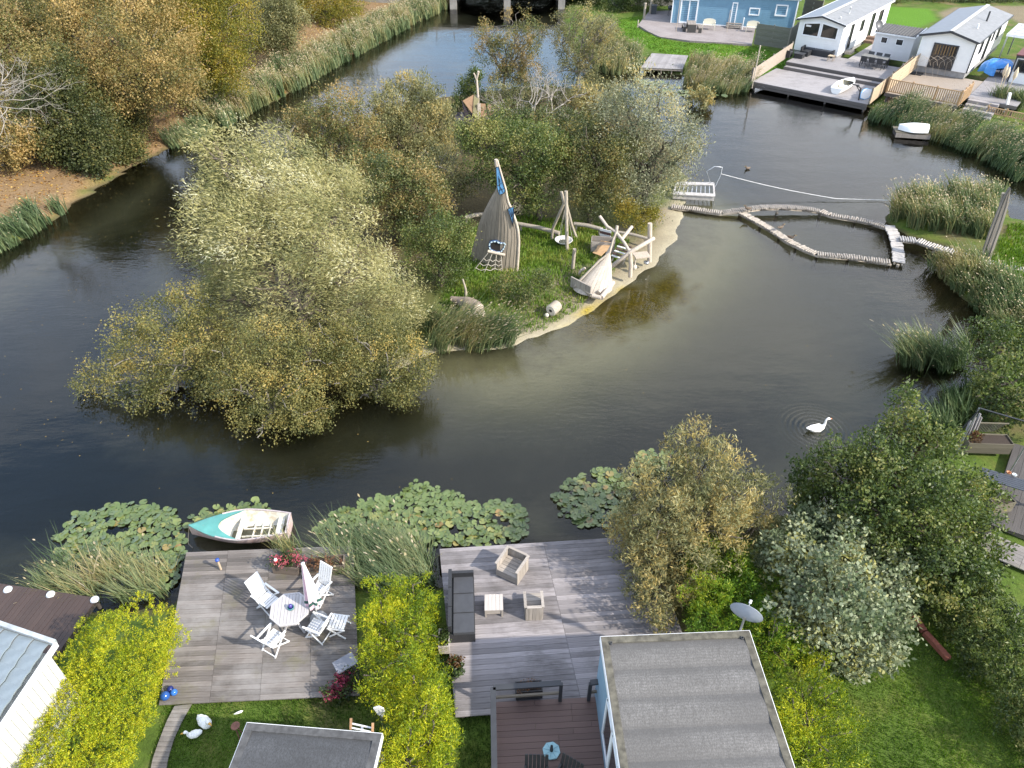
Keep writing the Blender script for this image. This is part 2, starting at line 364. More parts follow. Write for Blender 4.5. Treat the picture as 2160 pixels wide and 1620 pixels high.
# ---------------------------------------------------------------- water
SWAN = G(1723, 906)
def build_water():
    mb = MB(); mb.add([(-600, -300, 0), (600, -300, 0), (600, 700, 0), (-600, 700, 0)], [(0, 1, 2, 3)])
    m = bpy.data.materials.new('pond_water'); m.use_nodes = True; nt = m.node_tree; nt.nodes.clear()
    o = N(nt, 'ShaderNodeOutputMaterial')
    v = vec_in(nt, 'world'); v2 = vec_in(nt, 'world', (1.0, 2.6, 1)); v3 = vec_in(nt, 'world', (0.5, 1.2, 1))
    n1 = noise(nt, v2, 2.6, 3, 0.5); n2 = noise(nt, v3, 0.7, 2, 0.5); patch = noise(nt, v, 0.07, 3, 0.5)
    pr = ramp(nt, patch, [(0.42, (0.25, 0.25, 0.25)), (0.62, (1, 1, 1))])
    h = N(nt, 'ShaderNodeMath', operation='MULTIPLY'); nt.links.new(n1, h.inputs[0]); nt.links.new(pr, h.inputs[1])
    h2 = N(nt, 'ShaderNodeMath', operation='MULTIPLY_ADD'); h2.inputs[1].default_value = 1.6; nt.links.new(n2, h2.inputs[0]); nt.links.new(h.outputs[0], h2.inputs[2])
    # rings round the swan
    g = N(nt, 'ShaderNodeNewGeometry'); dist = N(nt, 'ShaderNodeVectorMath', operation='DISTANCE'); dist.inputs[1].default_value = (SWAN.x, SWAN.y, 0); nt.links.new(g.outputs['Position'], dist.inputs[0])
    dw = N(nt, 'ShaderNodeMath', operation='MULTIPLY_ADD'); dw.inputs[1].default_value = .16; nt.links.new(n2, dw.inputs[0]); nt.links.new(dist.outputs['Value'], dw.inputs[2]); k = N(nt, 'ShaderNodeMath', operation='MULTIPLY'); k.inputs[1].default_value = 34.0; nt.links.new(dw.outputs[0], k.inputs[0])
    sn = N(nt, 'ShaderNodeMath', operation='SINE'); nt.links.new(k.outputs[0], sn.inputs[0])
    fo = N(nt, 'ShaderNodeMapRange', interpolation_type='SMOOTHSTEP'); fo.inputs[1].default_value = 0.45; fo.inputs[2].default_value = 1.75; fo.inputs[3].default_value = 0.46; fo.inputs[4].default_value = 0.0; nt.links.new(dist.outputs['Value'], fo.inputs[0])
    rg = N(nt, 'ShaderNodeMath', operation='MULTIPLY_ADD'); nt.links.new(sn.outputs[0], rg.inputs[0]); nt.links.new(fo.outputs[0], rg.inputs[1]); nt.links.new(h2.outputs[0], rg.inputs[2])
    bp = N(nt, 'ShaderNodeBump'); bp.inputs['Strength'].default_value = 0.55; bp.inputs['Distance'].default_value = 0.02; nt.links.new(rg.outputs[0], bp.inputs['Height'])
    fr = N(nt, 'ShaderNodeFresnel'); fr.inputs['IOR'].default_value = 1.5; nt.links.new(bp.outputs[0], fr.inputs['Normal'])
    gl = N(nt, 'ShaderNodeBsdfGlossy'); gl.inputs['Roughness'].default_value = 0.03; nt.links.new(bp.outputs[0], gl.inputs['Normal'])
    tr = N(nt, 'ShaderNodeBsdfTransparent'); tr.inputs['Color'].default_value = (0.84, 0.82, 0.66, 1)
    mx = N(nt, 'ShaderNodeMixShader'); nt.links.new(fr.outputs[0], mx.inputs[0]); nt.links.new(tr.outputs[0], mx.inputs[1]); nt.links.new(gl.outputs[0], mx.inputs[2])
    nt.links.new(mx.outputs[0], o.inputs[0])
    w_ = mb.build('water', m); w_['kind'] = 'structure'
build_water()
# ---------------------------------------------------------------- foliage
VIEW = (0, 0, 1)
def unit(a): return a / np.maximum(np.linalg.norm(a, axis=1, keepdims=True), 1e-9)
def quad_mesh(name, verts, tint, mat, nv=4):
    "verts (n,nv,3) -> one mesh of n loose faces with a tint per face"
    n = len(verts); me = bpy.data.meshes.new(name); me.vertices.add(n * nv)
    me.vertices.foreach_set('co', verts.reshape(-1).astype(np.float32))
    me.loops.add(n * nv); me.loops.foreach_set('vertex_index', np.arange(n * nv, dtype=np.int32))
    me.polygons.add(n); me.polygons.foreach_set('loop_start', np.arange(0, n * nv, nv, dtype=np.int32))
    me.update(calc_edges=True)
    me.attributes.new('tint', 'FLOAT', 'POINT').data.foreach_set('value', np.repeat(np.clip(tint, 0, 1), nv).astype(np.float32))
    me.materials.append(mat); return me
def leaf_quads(c, ax, nrm, L, W):
    "pointed leaves: base, side, tip, side"
    ax = unit(ax); sd_ = unit(np.cross(ax, nrm)); nr = np.cross(sd_, ax)
    L = L[:, None]; W = W[:, None]
    return np.stack([c - ax * L * .5, c - ax * L * .05 + sd_ * W * .5 + nr * W * .15, c + ax * L * .5, c - ax * L * .05 - sd_ * W * .5 + nr * W * .15], 1)
def lobes_px(Yb, lst):
    "lobes given as photo pixel, radius in pixels, offset in depth, vertical squash"
    o = []
    for l in lst:
        px, py, rp = l[:3]; dy = l[3] if len(l) > 3 else 0; sq = l[4] if len(l) > 4 else 1.0
        p = V(px, py, Yb + dy); r = rp / S(p); o.append((p.x, p.y, max(p.z, 0.15 + 0.0 * r), r, r, r * sq))
    return o
def crown_mesh(name, lobes, mat, rng, dens=9.0, k=7, L=0.22, W=0.11, Ls=0.5, outw=0.8, up=0.25, wind=(0, 0, 0), jit=0.5, gate=-0.25, gfreq=0.45,
               tmean=0.5, tvar=0.22, tclump=0.3, tup=0.0, bumpy=0.22, flat=0.5, inner=0.45, zmin=0.05, nsub=12, tri=False, tbough=.10):
    main = np.array(lobes, float); sub = []
    for l in main:                                   # every lobe breaks up into boughs
        sub.append(np.concatenate([l[:3], l[3:] * 0.74]))
        for d in unit(rng.normal(size=(nsub, 3)) + np.array([0, 0, 0.25])):
            sub.append(np.concatenate([l[:3] + d * l[3:] * rng.uniform(0.66, 0.98), l[3:] * rng.uniform(0.24, 0.44)]))
    lb = np.array(sub); cs = []; ns = []; bh = []; hue = rng.normal(size=len(lb)) * tbough
    for i, l in enumerate(lb):
        r = l[3:6]; area = 4 * math.pi * ((r[0] * r[1]) ** 1.6 + (r[0] * r[2]) ** 1.6 + (r[1] * r[2]) ** 1.6) ** (1 / 1.6) / 3 ** (1 / 1.6)
        n = max(8, int(area * dens)); d = unit(rng.normal(size=(n, 3)))
        rr = 1 - inner * rng.random(n) ** 1.6
        b = 1 + bumpy * vnoise(d * 1.0 + i * 3.1, 0.9, i) + bumpy * 0.5 * vnoise(d + i, 2.2, i + 5)
        p = l[:3] + d * r * (rr * b)[:, None]; cs.append(p); ns.append(unit(d / r)); bh.append(np.full(n, hue[i]))
    c = np.concatenate(cs); nn = np.concatenate(ns); bh = np.concatenate(bh)
    keep = c[:, 2] > zmin
    keep &= vnoise(c, gfreq, 21) > gate - 0.35 * rng.random(len(c))
    for l in lb:                                    # nothing deep inside the crown
        q = (((c - l[:3]) / l[3:6]) ** 2).sum(1); keep &= q > 0.42
    keep &= (nn @ np.array(VIEW) > -0.42) | (rng.random(len(c)) < .3)   # sparser on the far side
    c, nn, bh = c[keep], nn[keep], bh[keep]; n = len(c)
    cl_ = vnoise(c, 0.35, 31) * 0.6 + vnoise(c, 0.9, 33) * 0.4
    dr = unit(nn * outw + np.array([0, 0, up]) + np.array(wind) + rng.normal(size=(n, 3)) * jit * 0.6)
    C_ = np.repeat(c, k, 0); D = np.repeat(dr, k, 0); NN = np.repeat(nn, k, 0); m = n * k
    t = rng.random(m) - 0.35
    P = C_ + D * (t * Ls)[:, None] + rng.normal(size=(m, 3)) * (Ls * 0.2)
    ax = D * 0.7 + rng.normal(size=(m, 3)) * jit
    nr = NN * flat + np.array([0, 0, 0.35 * flat]) + rng.normal(size=(m, 3)) * (1 - flat) * 0.9
    s = rng.uniform(0.7, 1.3, m)
    zr = (P[:, 2] - lb[:, 2].min()) / max(np.ptp(lb[:, 2]) + lb[:, 5].max(), 0.1) - 0.5
    tint = tmean + tclump * np.repeat(cl_, k) + np.repeat(bh, k) + tvar * rng.normal(size=m) * 0.6 + tup * zr
    q = leaf_quads(P, ax, nr, L * s, W * s)
    if tri: q = q[:, [0, 1, 2]] - (q[:, [0]] - q[:, [3]]) * np.array([1., 0., 0.]).reshape(1, 3, 1) * .8; return quad_mesh(name, q, tint, mat, 3)
    return quad_mesh(name, q, tint, mat)
def lobes_z(lst, low=.55):
    "lobes given as photo pixel, height, radius in pixels; each stands on a lower one"
    o = []
    for l in lst:
        px, py, z, rp = l[:4]; p = G(px, py, z); r = rp / S(p); o.append((p.x, p.y, z, r, r, r))
        if z - r > .9: o.append((p.x, p.y, z * .5, r * .85, r * .85, max(r, z * .4)))
    return o
def shrub(name, label, lst, kind, seed, cat='bush', group=None, style=None, **kw):
    lo = lobes_z(lst); m = np.array(lo)[:, :3].mean(0); st = dict(style); st.update(kw)
    return plant(name, label, cat, Vector((m[0], m[1], .3)), lo, kind, seed, group=group, **st)
def branch_mesh(base, lobes, rng, r0=0.16, n=6, extra=2, wob=0.12, rmin=0.02):
    "trunk that splits towards the lobes"
    mb = MB(); base = Vector(base); ctr = Vector(np.array(lobes)[:, :3].mean(0)); zt = ctr.z - base.z
    fork = base + Vector(((ctr.x - base.x) * 0.4, (ctr.y - base.y) * 0.4, max(0.3, zt * 0.45)))
    def limb(a, b, ra, rb, k=5):
        pts = []; L = (b - a).length
        for i in range(k + 1):
            t = i / k; p = a.lerp(b, t)
            if 0 < i < k: p = p + Vector(rng.normal(size=3)) * L * wob * 0.5
            p.z += math.sin(t * math.pi) * 0.06 * L; pts.append(p)
        mb.tube(pts, [ra + (rb - ra) * i / k for i in range(k + 1)], n, cap=False); return pts
    limb(base, fork, r0, r0 * 0.75, 4)
    for l in lobes:
        c = Vector(l[:3]); pts = limb(fork, c, r0 * 0.55, r0 * 0.16)
        for e in range(extra):
            d = Vector(rng.normal(size=3)); d.z = abs(d.z) * 0.5; d.normalize()
            limb(pts[-2 - (e % 2)], c + Vector((d.x * l[3], d.y * l[4], d.z * l[5])) * 0.9, r0 * 0.22, rmin, 4)
    return mb
BARK = plain('bark', (0.115, 0.095, 0.07), 0.9, 0.4, 5, bmp=0.5)
BARK_GREY = plain('grey_bark', (0.19, 0.172, 0.145), 0.9, 0.35, 6, bmp=0.4)
LM = {
 'willow': leafmat('willow_leaf', [(0.05, (0.075, 0.09, 0.035)), (0.35, (0.20, 0.205, 0.085)), (0.6, (0.34, 0.31, 0.125)), (0.8, (0.45, 0.41, 0.20)), (0.97, (0.55, 0.54, 0.36))], 0.35, 0.4),
 'silver': leafmat('silver_willow_leaf', [(0.05, (0.055, 0.075, 0.04)), (0.4, (0.15, 0.165, 0.095)), (0.65, (0.27, 0.27, 0.16)), (0.85, (0.37, 0.38, 0.26)), (0.97, (0.40, 0.31, 0.11))], 0.3, 0.4),
 'sallow': leafmat('sallow_leaf', [(0.05, (0.03, 0.042, 0.014)), (0.35, (0.09, 0.10, 0.03)), (0.6, (0.18, 0.17, 0.055)), (0.82, (0.27, 0.235, 0.075)), (0.97, (0.36, 0.26, 0.07))], 0.3, 0.35),
 'alder': leafmat('alder_leaf', [(0.05, (0.022, 0.038, 0.013)), (0.35, (0.055, 0.08, 0.025)), (0.62, (0.10, 0.115, 0.035)), (0.85, (0.19, 0.18, 0.06)), (0.98, (0.29, 0.21, 0.08))], 0.28, 0.4),
 'orange': leafmat('orange_autumn_leaf', [(0.05, (0.065, 0.075, 0.028)), (0.3, (0.15, 0.14, 0.045)), (0.6, (0.29, 0.215, 0.075)), (0.85, (0.43, 0.29, 0.11)), (0.98, (0.47, 0.37, 0.16))], 0.35, 0.3),
 'yellowgreen': leafmat('yellow_green_leaf', [(0.05, (0.05, 0.065, 0.014)), (0.35, (0.14, 0.145, 0.022)), (0.62, (0.25, 0.21, 0.03)), (0.85, (0.36, 0.26, 0.05)), (0.98, (0.42, 0.33, 0.10))], 0.38, 0.3),
 'dark': leafmat('dark_green_leaf', [(0.05, (0.014, 0.026, 0.009)), (0.35, (0.042, 0.056, 0.019)), (0.62, (0.078, 0.09, 0.03)), (0.85, (0.13, 0.135, 0.042)), (0.98, (0.21, 0.17, 0.055))], 0.28, 0.3),
 'green': leafmat('fresh_green_leaf', [(0.05, (0.022, 0.038, 0.011)), (0.35, (0.055, 0.085, 0.020)), (0.62, (0.10, 0.135, 0.032)), (0.85, (0.17, 0.19, 0.05)), (0.98, (0.27, 0.25, 0.08))], 0.3, 0.4),
 'grey': leafmat('grey_green_leaf', [(0.05, (0.035, 0.055, 0.026)), (0.35, (0.085, 0.12, 0.052)), (0.62, (0.20, 0.235, 0.125)), (0.85, (0.31, 0.335, 0.21)), (0.98, (0.25, 0.24, 0.07))], 0.25, 0.35, 0.5),
 'thuja': leafmat('golden_conifer_leaf', [(0.03, (0.035, 0.07, 0.006)), (0.25, (0.12, 0.19, 0.010)), (0.5, (0.29, 0.34, 0.012)), (0.78, (0.47, 0.44, 0.014)), (0.97, (0.56, 0.48, 0.03))], 0.25, 0.3),
 'thujag': leafmat('green_conifer_leaf', [(0.05, (0.02, 0.05, 0.006)), (0.35, (0.07, 0.15, 0.012)), (0.62, (0.15, 0.25, 0.016)), (0.85, (0.28, 0.32, 0.02)), (0.98, (0.36, 0.34, 0.03))], 0.25, 0.3),
 'feather': leafmat('feathery_willow_leaf', [(0.05, (0.03, 0.04, 0.016)), (0.35, (0.09, 0.10, 0.04)), (0.62, (0.18, 0.18, 0.075)), (0.85, (0.28, 0.265, 0.125)), (0.98, (0.36, 0.28, 0.10))], 0.3, 0.35),
 'red': leafmat('red_brown_leaf', [(0.05, (0.04, 0.03, 0.012)), (0.4, (0.11, 0.055, 0.02)), (0.7, (0.20, 0.095, 0.03)), (0.97, (0.15, 0.14, 0.03))], 0.3, 0.3),
 'reed': leafmat('reed_leaf', [(0.03, (0.05, 0.085, 0.035)), (0.35, (0.12, 0.165, 0.075)), (0.55, (0.21, 0.225, 0.10)), (0.75, (0.33, 0.27, 0.11)), (0.86, (0.40, 0.33, 0.22)), (0.98, (0.50, 0.43, 0.32))], 0.3, 0.3),
 'grass': leafmat('grass_blade', [(0.05, (0.03, 0.065, 0.010)), (0.4, (0.075, 0.15, 0.016)), (0.7, (0.135, 0.22, 0.027)), (0.97, (0.25, 0.25, 0.06))], 0.3, 0.25),
 'fallen': leafmat('fallen_leaf', [(0.05, (0.10, 0.045, 0.016)), (0.4, (0.28, 0.14, 0.04)), (0.7, (0.42, 0.24, 0.06)), (0.97, (0.52, 0.38, 0.12))], 0.1, 0.2),
}
TREES = {}
def plant(name, label, cat, base, lobes, kind, seed, group=None, trunk=True, r0=0.16, bark=None, crown='crown', twigs=2, **kw):
    "tree or bush: an empty at the foot with trunk and crown"
    global VIEW
    VIEW = tuple((Vector((0, 0, CAMH)) - Vector(base)).normalized()); rng = np.random.default_rng(seed); t = thing(name, base, label, cat, group=group); lo = [(l[0] - base[0], l[1] - base[1], l[2] - base[2]) + tuple(l[3:]) for l in lobes]
    me = crown_mesh(crown, lo, LM[kind], rng, zmin=0.03 - base[2], **kw)
    obj(crown, me, t)
    if trunk: branch_mesh((0, 0, -0.1), lo, rng, r0=r0, extra=twigs).build('trunk' if cat == 'tree' else 'stems', bark or BARK, t)
    return t
GZ = lambda px, py: G(px, py, 0.4)
WIL = dict(tri=True, L=0.23, W=0.042, Ls=0.85, k=20, dens=10, outw=0.55, up=0.0, wind=(-0.75, -0.1, 0.12), jit=0.32, gate=-0.42, tclump=0.34, tup=0.25, bumpy=0.28)
BUSH = dict(tri=True, L=0.10, W=0.064, Ls=0.5, k=20, dens=15, up=0.35, gate=-0.65)
FAR = dict(tri=True, L=0.16, W=0.105, Ls=0.9, k=30, dens=3.8, gate=-0.4, tclump=0.28, gfreq=0.3)
MID = dict(tri=True, L=0.13, W=0.088, Ls=0.6, k=24, dens=10, gate=-0.6)
rnd = random.Random(5)
def tree(name, label, basepx, lob, kind, seed, cat='tree', dy=0.0, group=None, style=None, **kw):
    g = GZ(*basepx); g = Vector((g.x, g.y, 0)); g.z = max(ground_z(g.x, g.y), -0.2)
    st = dict(style or MID); st.update(kw)
    return plant(name, label, cat, g, lobes_px(g.y + dy, lob), kind, seed, group=group, **st)

# --- the forest along the far left bank
FG = 'woodland trees on the left bank'
tree('autumn_tree', 'large copper orange autumn tree in the middle of the left bank wood', (250, 300), [(260, 60, 120, 4), (180, 90, 90, 3), (330, 90, 90, 2), (250, 150, 100, 0), (365, 160, 58, -1), (200, 180, 64, -1), (320, 180, 50, -2), (262, 200, 46, -2), (150, 30, 80, 6), (300, -30, 100, 6)], 'orange', 1, group=FG, style=FAR, r0=0.3, tmean=0.52, tclump=.38, dens=5.0)
tree('autumn_tree', 'tall yellow green tree right of the copper tree on the left bank', (440, 225), [(430, 20, 85, 3), (470, 80, 70, 1), (400, 110, 70, 0), (450, 140, 65, -1), (485, 135, 34, -2), (420, 160, 36, -2), (380, 20, 70, 4), (490, 20, 55, 2), (420, -50, 80, 4)], 'yellowgreen', 2, group=FG, style=FAR, r0=0.28, dens=4.5)
tree('woodland_tree', 'olive green tree in the top left corner of the wood', (40, 250), [(40, 40, 100, 5), (110, 60, 80, 4), (20, 120, 80, 2), (100, 130, 70, 1), (60, -30, 110, 7), (160, -10, 80, 8)], 'alder', 3, group=FG, style=FAR, r0=0.3, tmean=0.68, dens=4)
tree('woodland_tree', 'dark green leafy tree below the copper tree by the bare branches', (140, 330), [(120, 180, 65, 0), (100, 240, 60, -1), (160, 240, 60, -1), (190, 265, 50, -1), (120, 290, 45, -2), (210, 290, 40, -2), (60, 265, 45, 0), (150, 160, 60, 2)], 'dark', 4, group=FG, style=FAR, r0=0.22, tmean=0.66, dens=8)
tree('autumn_tree', 'orange leaved tree at the left edge of the picture over the bank path', (10, 360), [(5, 270, 45, 0), (-20, 240, 40, 1), (40, 305, 32, -1), (5, 325, 35, -1), (-30, 320, 50, 0)], 'orange', 5, group=FG, style=FAR, r0=0.16, tmean=0.55, dens=6)
tree('woodland_tree', 'dark olive tree behind the copper tree at the top edge of the wood', (360, 120), [(300, -40, 90, 6), (350, -10, 70, 4), (240, -30, 70, 8), (420, -50, 80, 8), (500, -50, 80, 6)], 'dark', 6, group=FG, style=FAR, r0=0.25, tmean=0.72, dens=2.6)
tree('woodland_tree', 'slender yellow olive tree beside the reeds on the left bank', (583, 150), [(575, 50, 38, 1), (600, 75, 30, 0), (560, 85, 28, 0), (590, 20, 34, 1), (585, 105, 22, 0), (620, 40, 26, 1)], 'feather', 7, group=FG, style=FAR, r0=0.12, tmean=0.6, dens=10)
tree('woodland_tree', 'yellow green tree at the top of the wood behind the sandy path', (690, 60), [(680, 5, 60, 3), (640, 20, 45, 2), (730, 20, 45, 1), (700, 45, 32, 0), (745, 45, 25, 0), (640, -30, 70, 6), (720, -30, 60, 5)], 'yellowgreen', 8, group=FG, style=FAR, r0=0.2, tmean=0.5, dens=4)
tree('woodland_tree', 'dull green tree between the yellow green tree and the slender tree', (530, 120), [(530, 0, 60, 4), (555, -20, 60, 5), (520, 60, 30, 2), (545, 100, 22, 1)], 'dark', 9, group=FG, style=FAR, r0=0.15, tmean=0.75)
tree('bramble_thicket', 'dark green bramble thicket tumbling down the left bank', (170, 355), [(140, 310, 40, 0, .7), (180, 330, 34, 0, .7), (110, 300, 30, 1), (200, 345, 22, -1, .6), (215, 310, 26, 0, .7)], 'dark', 10, cat='bush', style=FAR, trunk=False, tmean=0.55, dens=14, L=.18, W=.12)
tree('bank_bush', 'grey green bush leaning to the water at the foot of the left bank', (262, 330), [(250, 300, 26, 0, .8), (280, 312, 22, 0, .8), (230, 285, 22, 1), (262, 325, 16, -.5, .7)], 'dark', 11, cat='bush', style=FAR, trunk=False, tmean=0.8, dens=16, L=.18, W=.11)
tree('bank_bush', 'small bright green bush under the yellow green tree beside the path', (410, 225), [(405, 205, 20), (418, 225, 16), (450, 195, 20), (440, 180, 22)], 'yellowgreen', 12, cat='bush', style=FAR, trunk=False, tmean=0.4, dens=16)
tree('woodland_tree', 'olive brown tree at the left edge above the bare branches', (-30, 300), [(-20, 60, 70, 3), (20, 90, 50, 2), (-40, 130, 60, 2), (10, 20, 60, 5)], 'alder', 13, group=FG, style=FAR, r0=0.25, tmean=0.85, dens=5)
tree('woodland_tree', 'green and gold tree filling the top edge between copper and yellow green trees', (400, 150), [(340, -20, 60, 8), (390, 10, 50, 6), (440, -30, 60, 7), (350, 60, 40, 5), (260, -20, 60, 9)], 'yellowgreen', 14, group=FG, style=FAR, r0=0.2, tmean=0.3, dens=5)
tree('woodland_tree', 'dark green tree in the shade between the copper tree and the bramble slope', (210, 300), [(200, 230, 50, 1), (250, 250, 45, 0), (285, 240, 32, 0), (280, 262, 26, -1), (230, 268, 34, -1)], 'dark', 15, group=FG, style=FAR, r0=0.2, tmean=0.6, dens=6)
# --- the island
IG = 'trees and bushes on the island'
tree('willow_tree', 'big pale golden willow blown to the left, tallest on the island', (660, 770), [(500, 340, 75, 2), (560, 390, 95, 2), (470, 430, 60, 1), (640, 420, 90, 1.5), (540, 500, 100, 0), (680, 500, 105, 0), (470, 540, 65, 0), (600, 600, 110, -1), (760, 580, 95, 0), (490, 620, 60, 0), (830, 640, 65, 0), (720, 680, 90, -1), (810, 730, 60, -0.5), (450, 300, 32, 2), (720, 400, 50, 2)], 'willow', 20, group=IG, style=WIL, r0=0.35, dy=2.5, dens=11, k=25, tmean=.52, W=.036)
tree('sallow_bush', 'olive sallow bush spreading over the water at the left tip of the island', (390, 800), [(360, 680, 70, 1), (300, 740, 75, 0.5), (400, 760, 90, 0), (290, 820, 75, 0), (230, 850, 40, 0), (380, 850, 75, -0.5), (330, 885, 38, -0.8), (440, 690, 60, 1.5)], 'sallow', 21, cat='bush', group=IG, style=BUSH, r0=0.12, tmean=0.56, bark=BARK_GREY)
tree('sallow_bush', 'yellowing sallow bush in the middle front of the island dipping in the pond', (570, 870), [(560, 760, 75, 1), (520, 820, 70, 0), (620, 830, 80, 0), (560, 890, 65, -0.4), (650, 880, 50, -0.4), (545, 925, 35, -0.8), (480, 780, 60, 1), (650, 760, 60, 1)], 'sallow', 22, cat='bush', group=IG, style=BUSH, r0=0.12, tmean=0.58, bark=BARK_GREY)
tree('sallow_bush', 'olive sallow bush at the right front of the willow above the water', (790, 820), [(780, 740, 75, 0.5), (850, 760, 60, 0.3), (740, 800, 62, 0), (830, 810, 50, -0.3), (885, 785, 34, 0), (690, 720, 55, 1), (760, 840, 34, -0.4)], 'sallow', 23, cat='bush', group=IG, style=BUSH, r0=0.12, tmean=0.52, bark=BARK_GREY)
tree('alder_tree', 'olive alder with bare twigs behind the top of the big willow', (720, 400), [(720, 235, 55, 0), (760, 290, 60, 0), (680, 270, 45, 0), (700, 320, 60, 0), (780, 350, 60, -1), (660, 320, 50, 1), (735, 370, 60, -1), (630, 265, 36, 1)], 'alder', 24, group=IG, tmean=0.82, r0=0.2, bark=BARK_GREY, twigs=4)
tree('feathery_willow', 'feathery olive willow in the middle back of the island', (860, 380), [(850, 215, 50, 1), (890, 220, 45, 1), (820, 250, 45, 0), (880, 280, 65, 0), (920, 270, 45, 0), (840, 310, 55, -0.5), (910, 330, 50, -0.5), (870, 350, 60, -0.6)], 'feather', 25, group=IG, style=MID, L=.24, W=.055, up=0.7, outw=.5, tmean=0.68, r0=0.15)
tree('alder_tree', 'dense dark green alder in the centre of the island left of the ship', (850, 500), [(790, 400, 50, 0), (850, 400, 65, 0), (900, 400, 50, 0), (830, 460, 55, -0.5), (760, 370, 45, 1), (880, 450, 45, -0.6), (920, 440, 35, 0)], 'alder', 26, group=IG, tmean=0.68, r0=0.18)
tree('twiggy_bush', 'brown half bare bush with pale dry twigs left of the ship top', (960, 440), [(950, 360, 45, 0), (920, 340, 40, 0.5), (980, 390, 30, 0), (950, 410, 34, -0.3)], 'feather', 27, cat='bush', group=IG, tmean=0.66, dens=5, r0=0.12, twigs=7, bark=BARK_GREY)
tree('oak_tree', 'round leafy green tree directly behind the wooden ship', (1140, 460), [(1060, 300, 50, 1), (1110, 320, 65, 0), (1160, 320, 50, 0), (1040, 340, 50, 0.5), (1090, 380, 55, -0.5), (1150, 380, 50, -0.3), (1020, 300, 42, 1), (1180, 350, 34, 0), (1000, 285, 34, 1), (1120, 415, 30, -0.5)], 'green', 28, group=IG, tmean=0.66, r0=0.17, tvar=.25)
tree('alder_tree', 'shady dark tree between the round green tree and the silver willow', (1245, 470), [(1230, 300, 50, 1), (1260, 340, 60, 0), (1230, 380, 50, 0), (1280, 400, 50, 0), (1290, 320, 60, 1), (1250, 430, 36, 0), (1210, 310, 34, 1)], 'dark', 29, group=IG, tmean=0.75, r0=0.15)
tree('willow_tree', 'silver willow at the right end of the island beside the pond', (1360, 450), [(1340, 210, 50, 1), (1390, 230, 55, 0.5), (1330, 270, 70, 0), (1400, 290, 65, 0), (1350, 340, 75, -0.3), (1420, 340, 50, 0), (1370, 400, 55, -0.6), (1450, 300, 36, 0), (1290, 230, 40, 1), (1340, 420, 40, -0.8), (1290, 350, 40, 0), (1390, 380, 50, -0.4)], 'silver', 30, group=IG, style=WIL, wind=(-0.35, -0.1, 0.15), L=.20, W=.055, dens=9, r0=0.22, tmean=0.55)
tree('feathery_willow', 'yellowish feathery bush at the back of the island behind the silver willow', (1250, 270), [(1240, 220, 34, 0), (1270, 240, 30, 0), (1220, 245, 28, 0), (1290, 215, 30, 1), (1465, 290, 26, 6), (1200, 260, 26, 0)], 'feather', 31, cat='bush', group=IG, tmean=0.75, dens=8, L=.3, W=.09, up=.6, trunk=False)
tree('yellow_shrub', 'small yellowing shrub on the shore below the silver willow', (1340, 480), [(1330, 450, 26, 0), (1355, 460, 22, 0), (1312, 445, 20, 0), (1372, 452, 15, 0)], 'yellowgreen', 32, cat='bush', group=IG, tmean=0.65, dens=16, trunk=False, style=BUSH)
tree('island_bush', 'round mid green bush at the left foot of the wooden ship', (930, 600), [(930, 500, 45, 0), (960, 530, 38, 0), (900, 540, 45, 0), (940, 570, 40, -0.2), (890, 500, 38, 0.4), (970, 490, 26, 0)], 'green', 33, cat='bush', group=IG, style=BUSH, tmean=0.6, dens=20)
tree('alder_tree', 'dark alder filling the back of the island below the dead tree', (1110, 330), [(1060, 255, 34, 1), (1110, 270, 40, .5), (1160, 265, 40, .5), (1200, 270, 36, .5), (1080, 290, 40, 0), (1140, 300, 44, 0), (1190, 310, 36, 0)], 'alder', 39, group=IG, tmean=0.52, r0=0.12)
tree('alder_tree', 'olive alder right of the hidden ship hut at the back edge of the island', (1060, 250), [(1055, 205, 26, 0), (1085, 215, 26, 0), (1120, 205, 28, .5), (1160, 205, 28, .5), (1195, 215, 24, .5)], 'feather', 52, group=IG, tmean=0.5, r0=0.1)
tree('red_shrub', 'rust red shrub in the shade left of the ship', (870, 500), [(860, 470, 28), (885, 480, 24), (845, 455, 22)], 'red', 34, cat='bush', group=IG, style=BUSH, trunk=False)
tree('island_bush', 'low straggly green brown bush on the grass in front of the ship', (1095, 635), [(1070, 605, 30), (1110, 600, 26), (1140, 595, 20), (1045, 610, 20), (1090, 620, 26)], 'alder', 35, cat='bush', group=IG, style=BUSH, trunk=False, tmean=0.68, dens=12, gate=-.1)
tree('sapling', 'thin green sapling beside the hidden hut at the back of the island', (985, 245), [(985, 180, 16), (975, 205, 20), (1000, 195, 14), (965, 225, 16), (1020, 215, 18), (1005, 160, 10)], 'green', 36, group=IG, r0=0.05, dens=7, tmean=.45)
tree('bare_autumn_tree', 'tall thin tree with sparse copper leaves standing before the channel', (1060, 195), [(1095, 42, 26), (1128, 70, 24, .3), (1078, 85, 30), (1112, 105, 27), (1035, 72, 26), (1028, 112, 28), (1122, 140, 30), (1085, 150, 28), (1058, 120, 26), (1018, 90, 20), (1100, 180, 26), (1050, 160, 22)], 'alder', 37, group=IG, r0=0.13, bark=BARK_GREY, twigs=4, dens=7, tmean=.86, gate=-.25)
tree('bare_autumn_tree', 'pale thin tree with sparse olive leaves and bare crown right of the channel', (1213, 195), [(1200, 50, 34), (1230, 80, 40), (1265, 70, 32), (1208, 110, 38), (1252, 120, 34), (1188, 80, 24), (1240, 32, 28), (1290, 105, 24), (1235, 155, 32), (1195, 150, 26), (1285, 60, 22)], 'feather', 38, group=IG, r0=0.14, bark=BARK_GREY, twigs=6, dens=6, tmean=.68, gate=-.2)
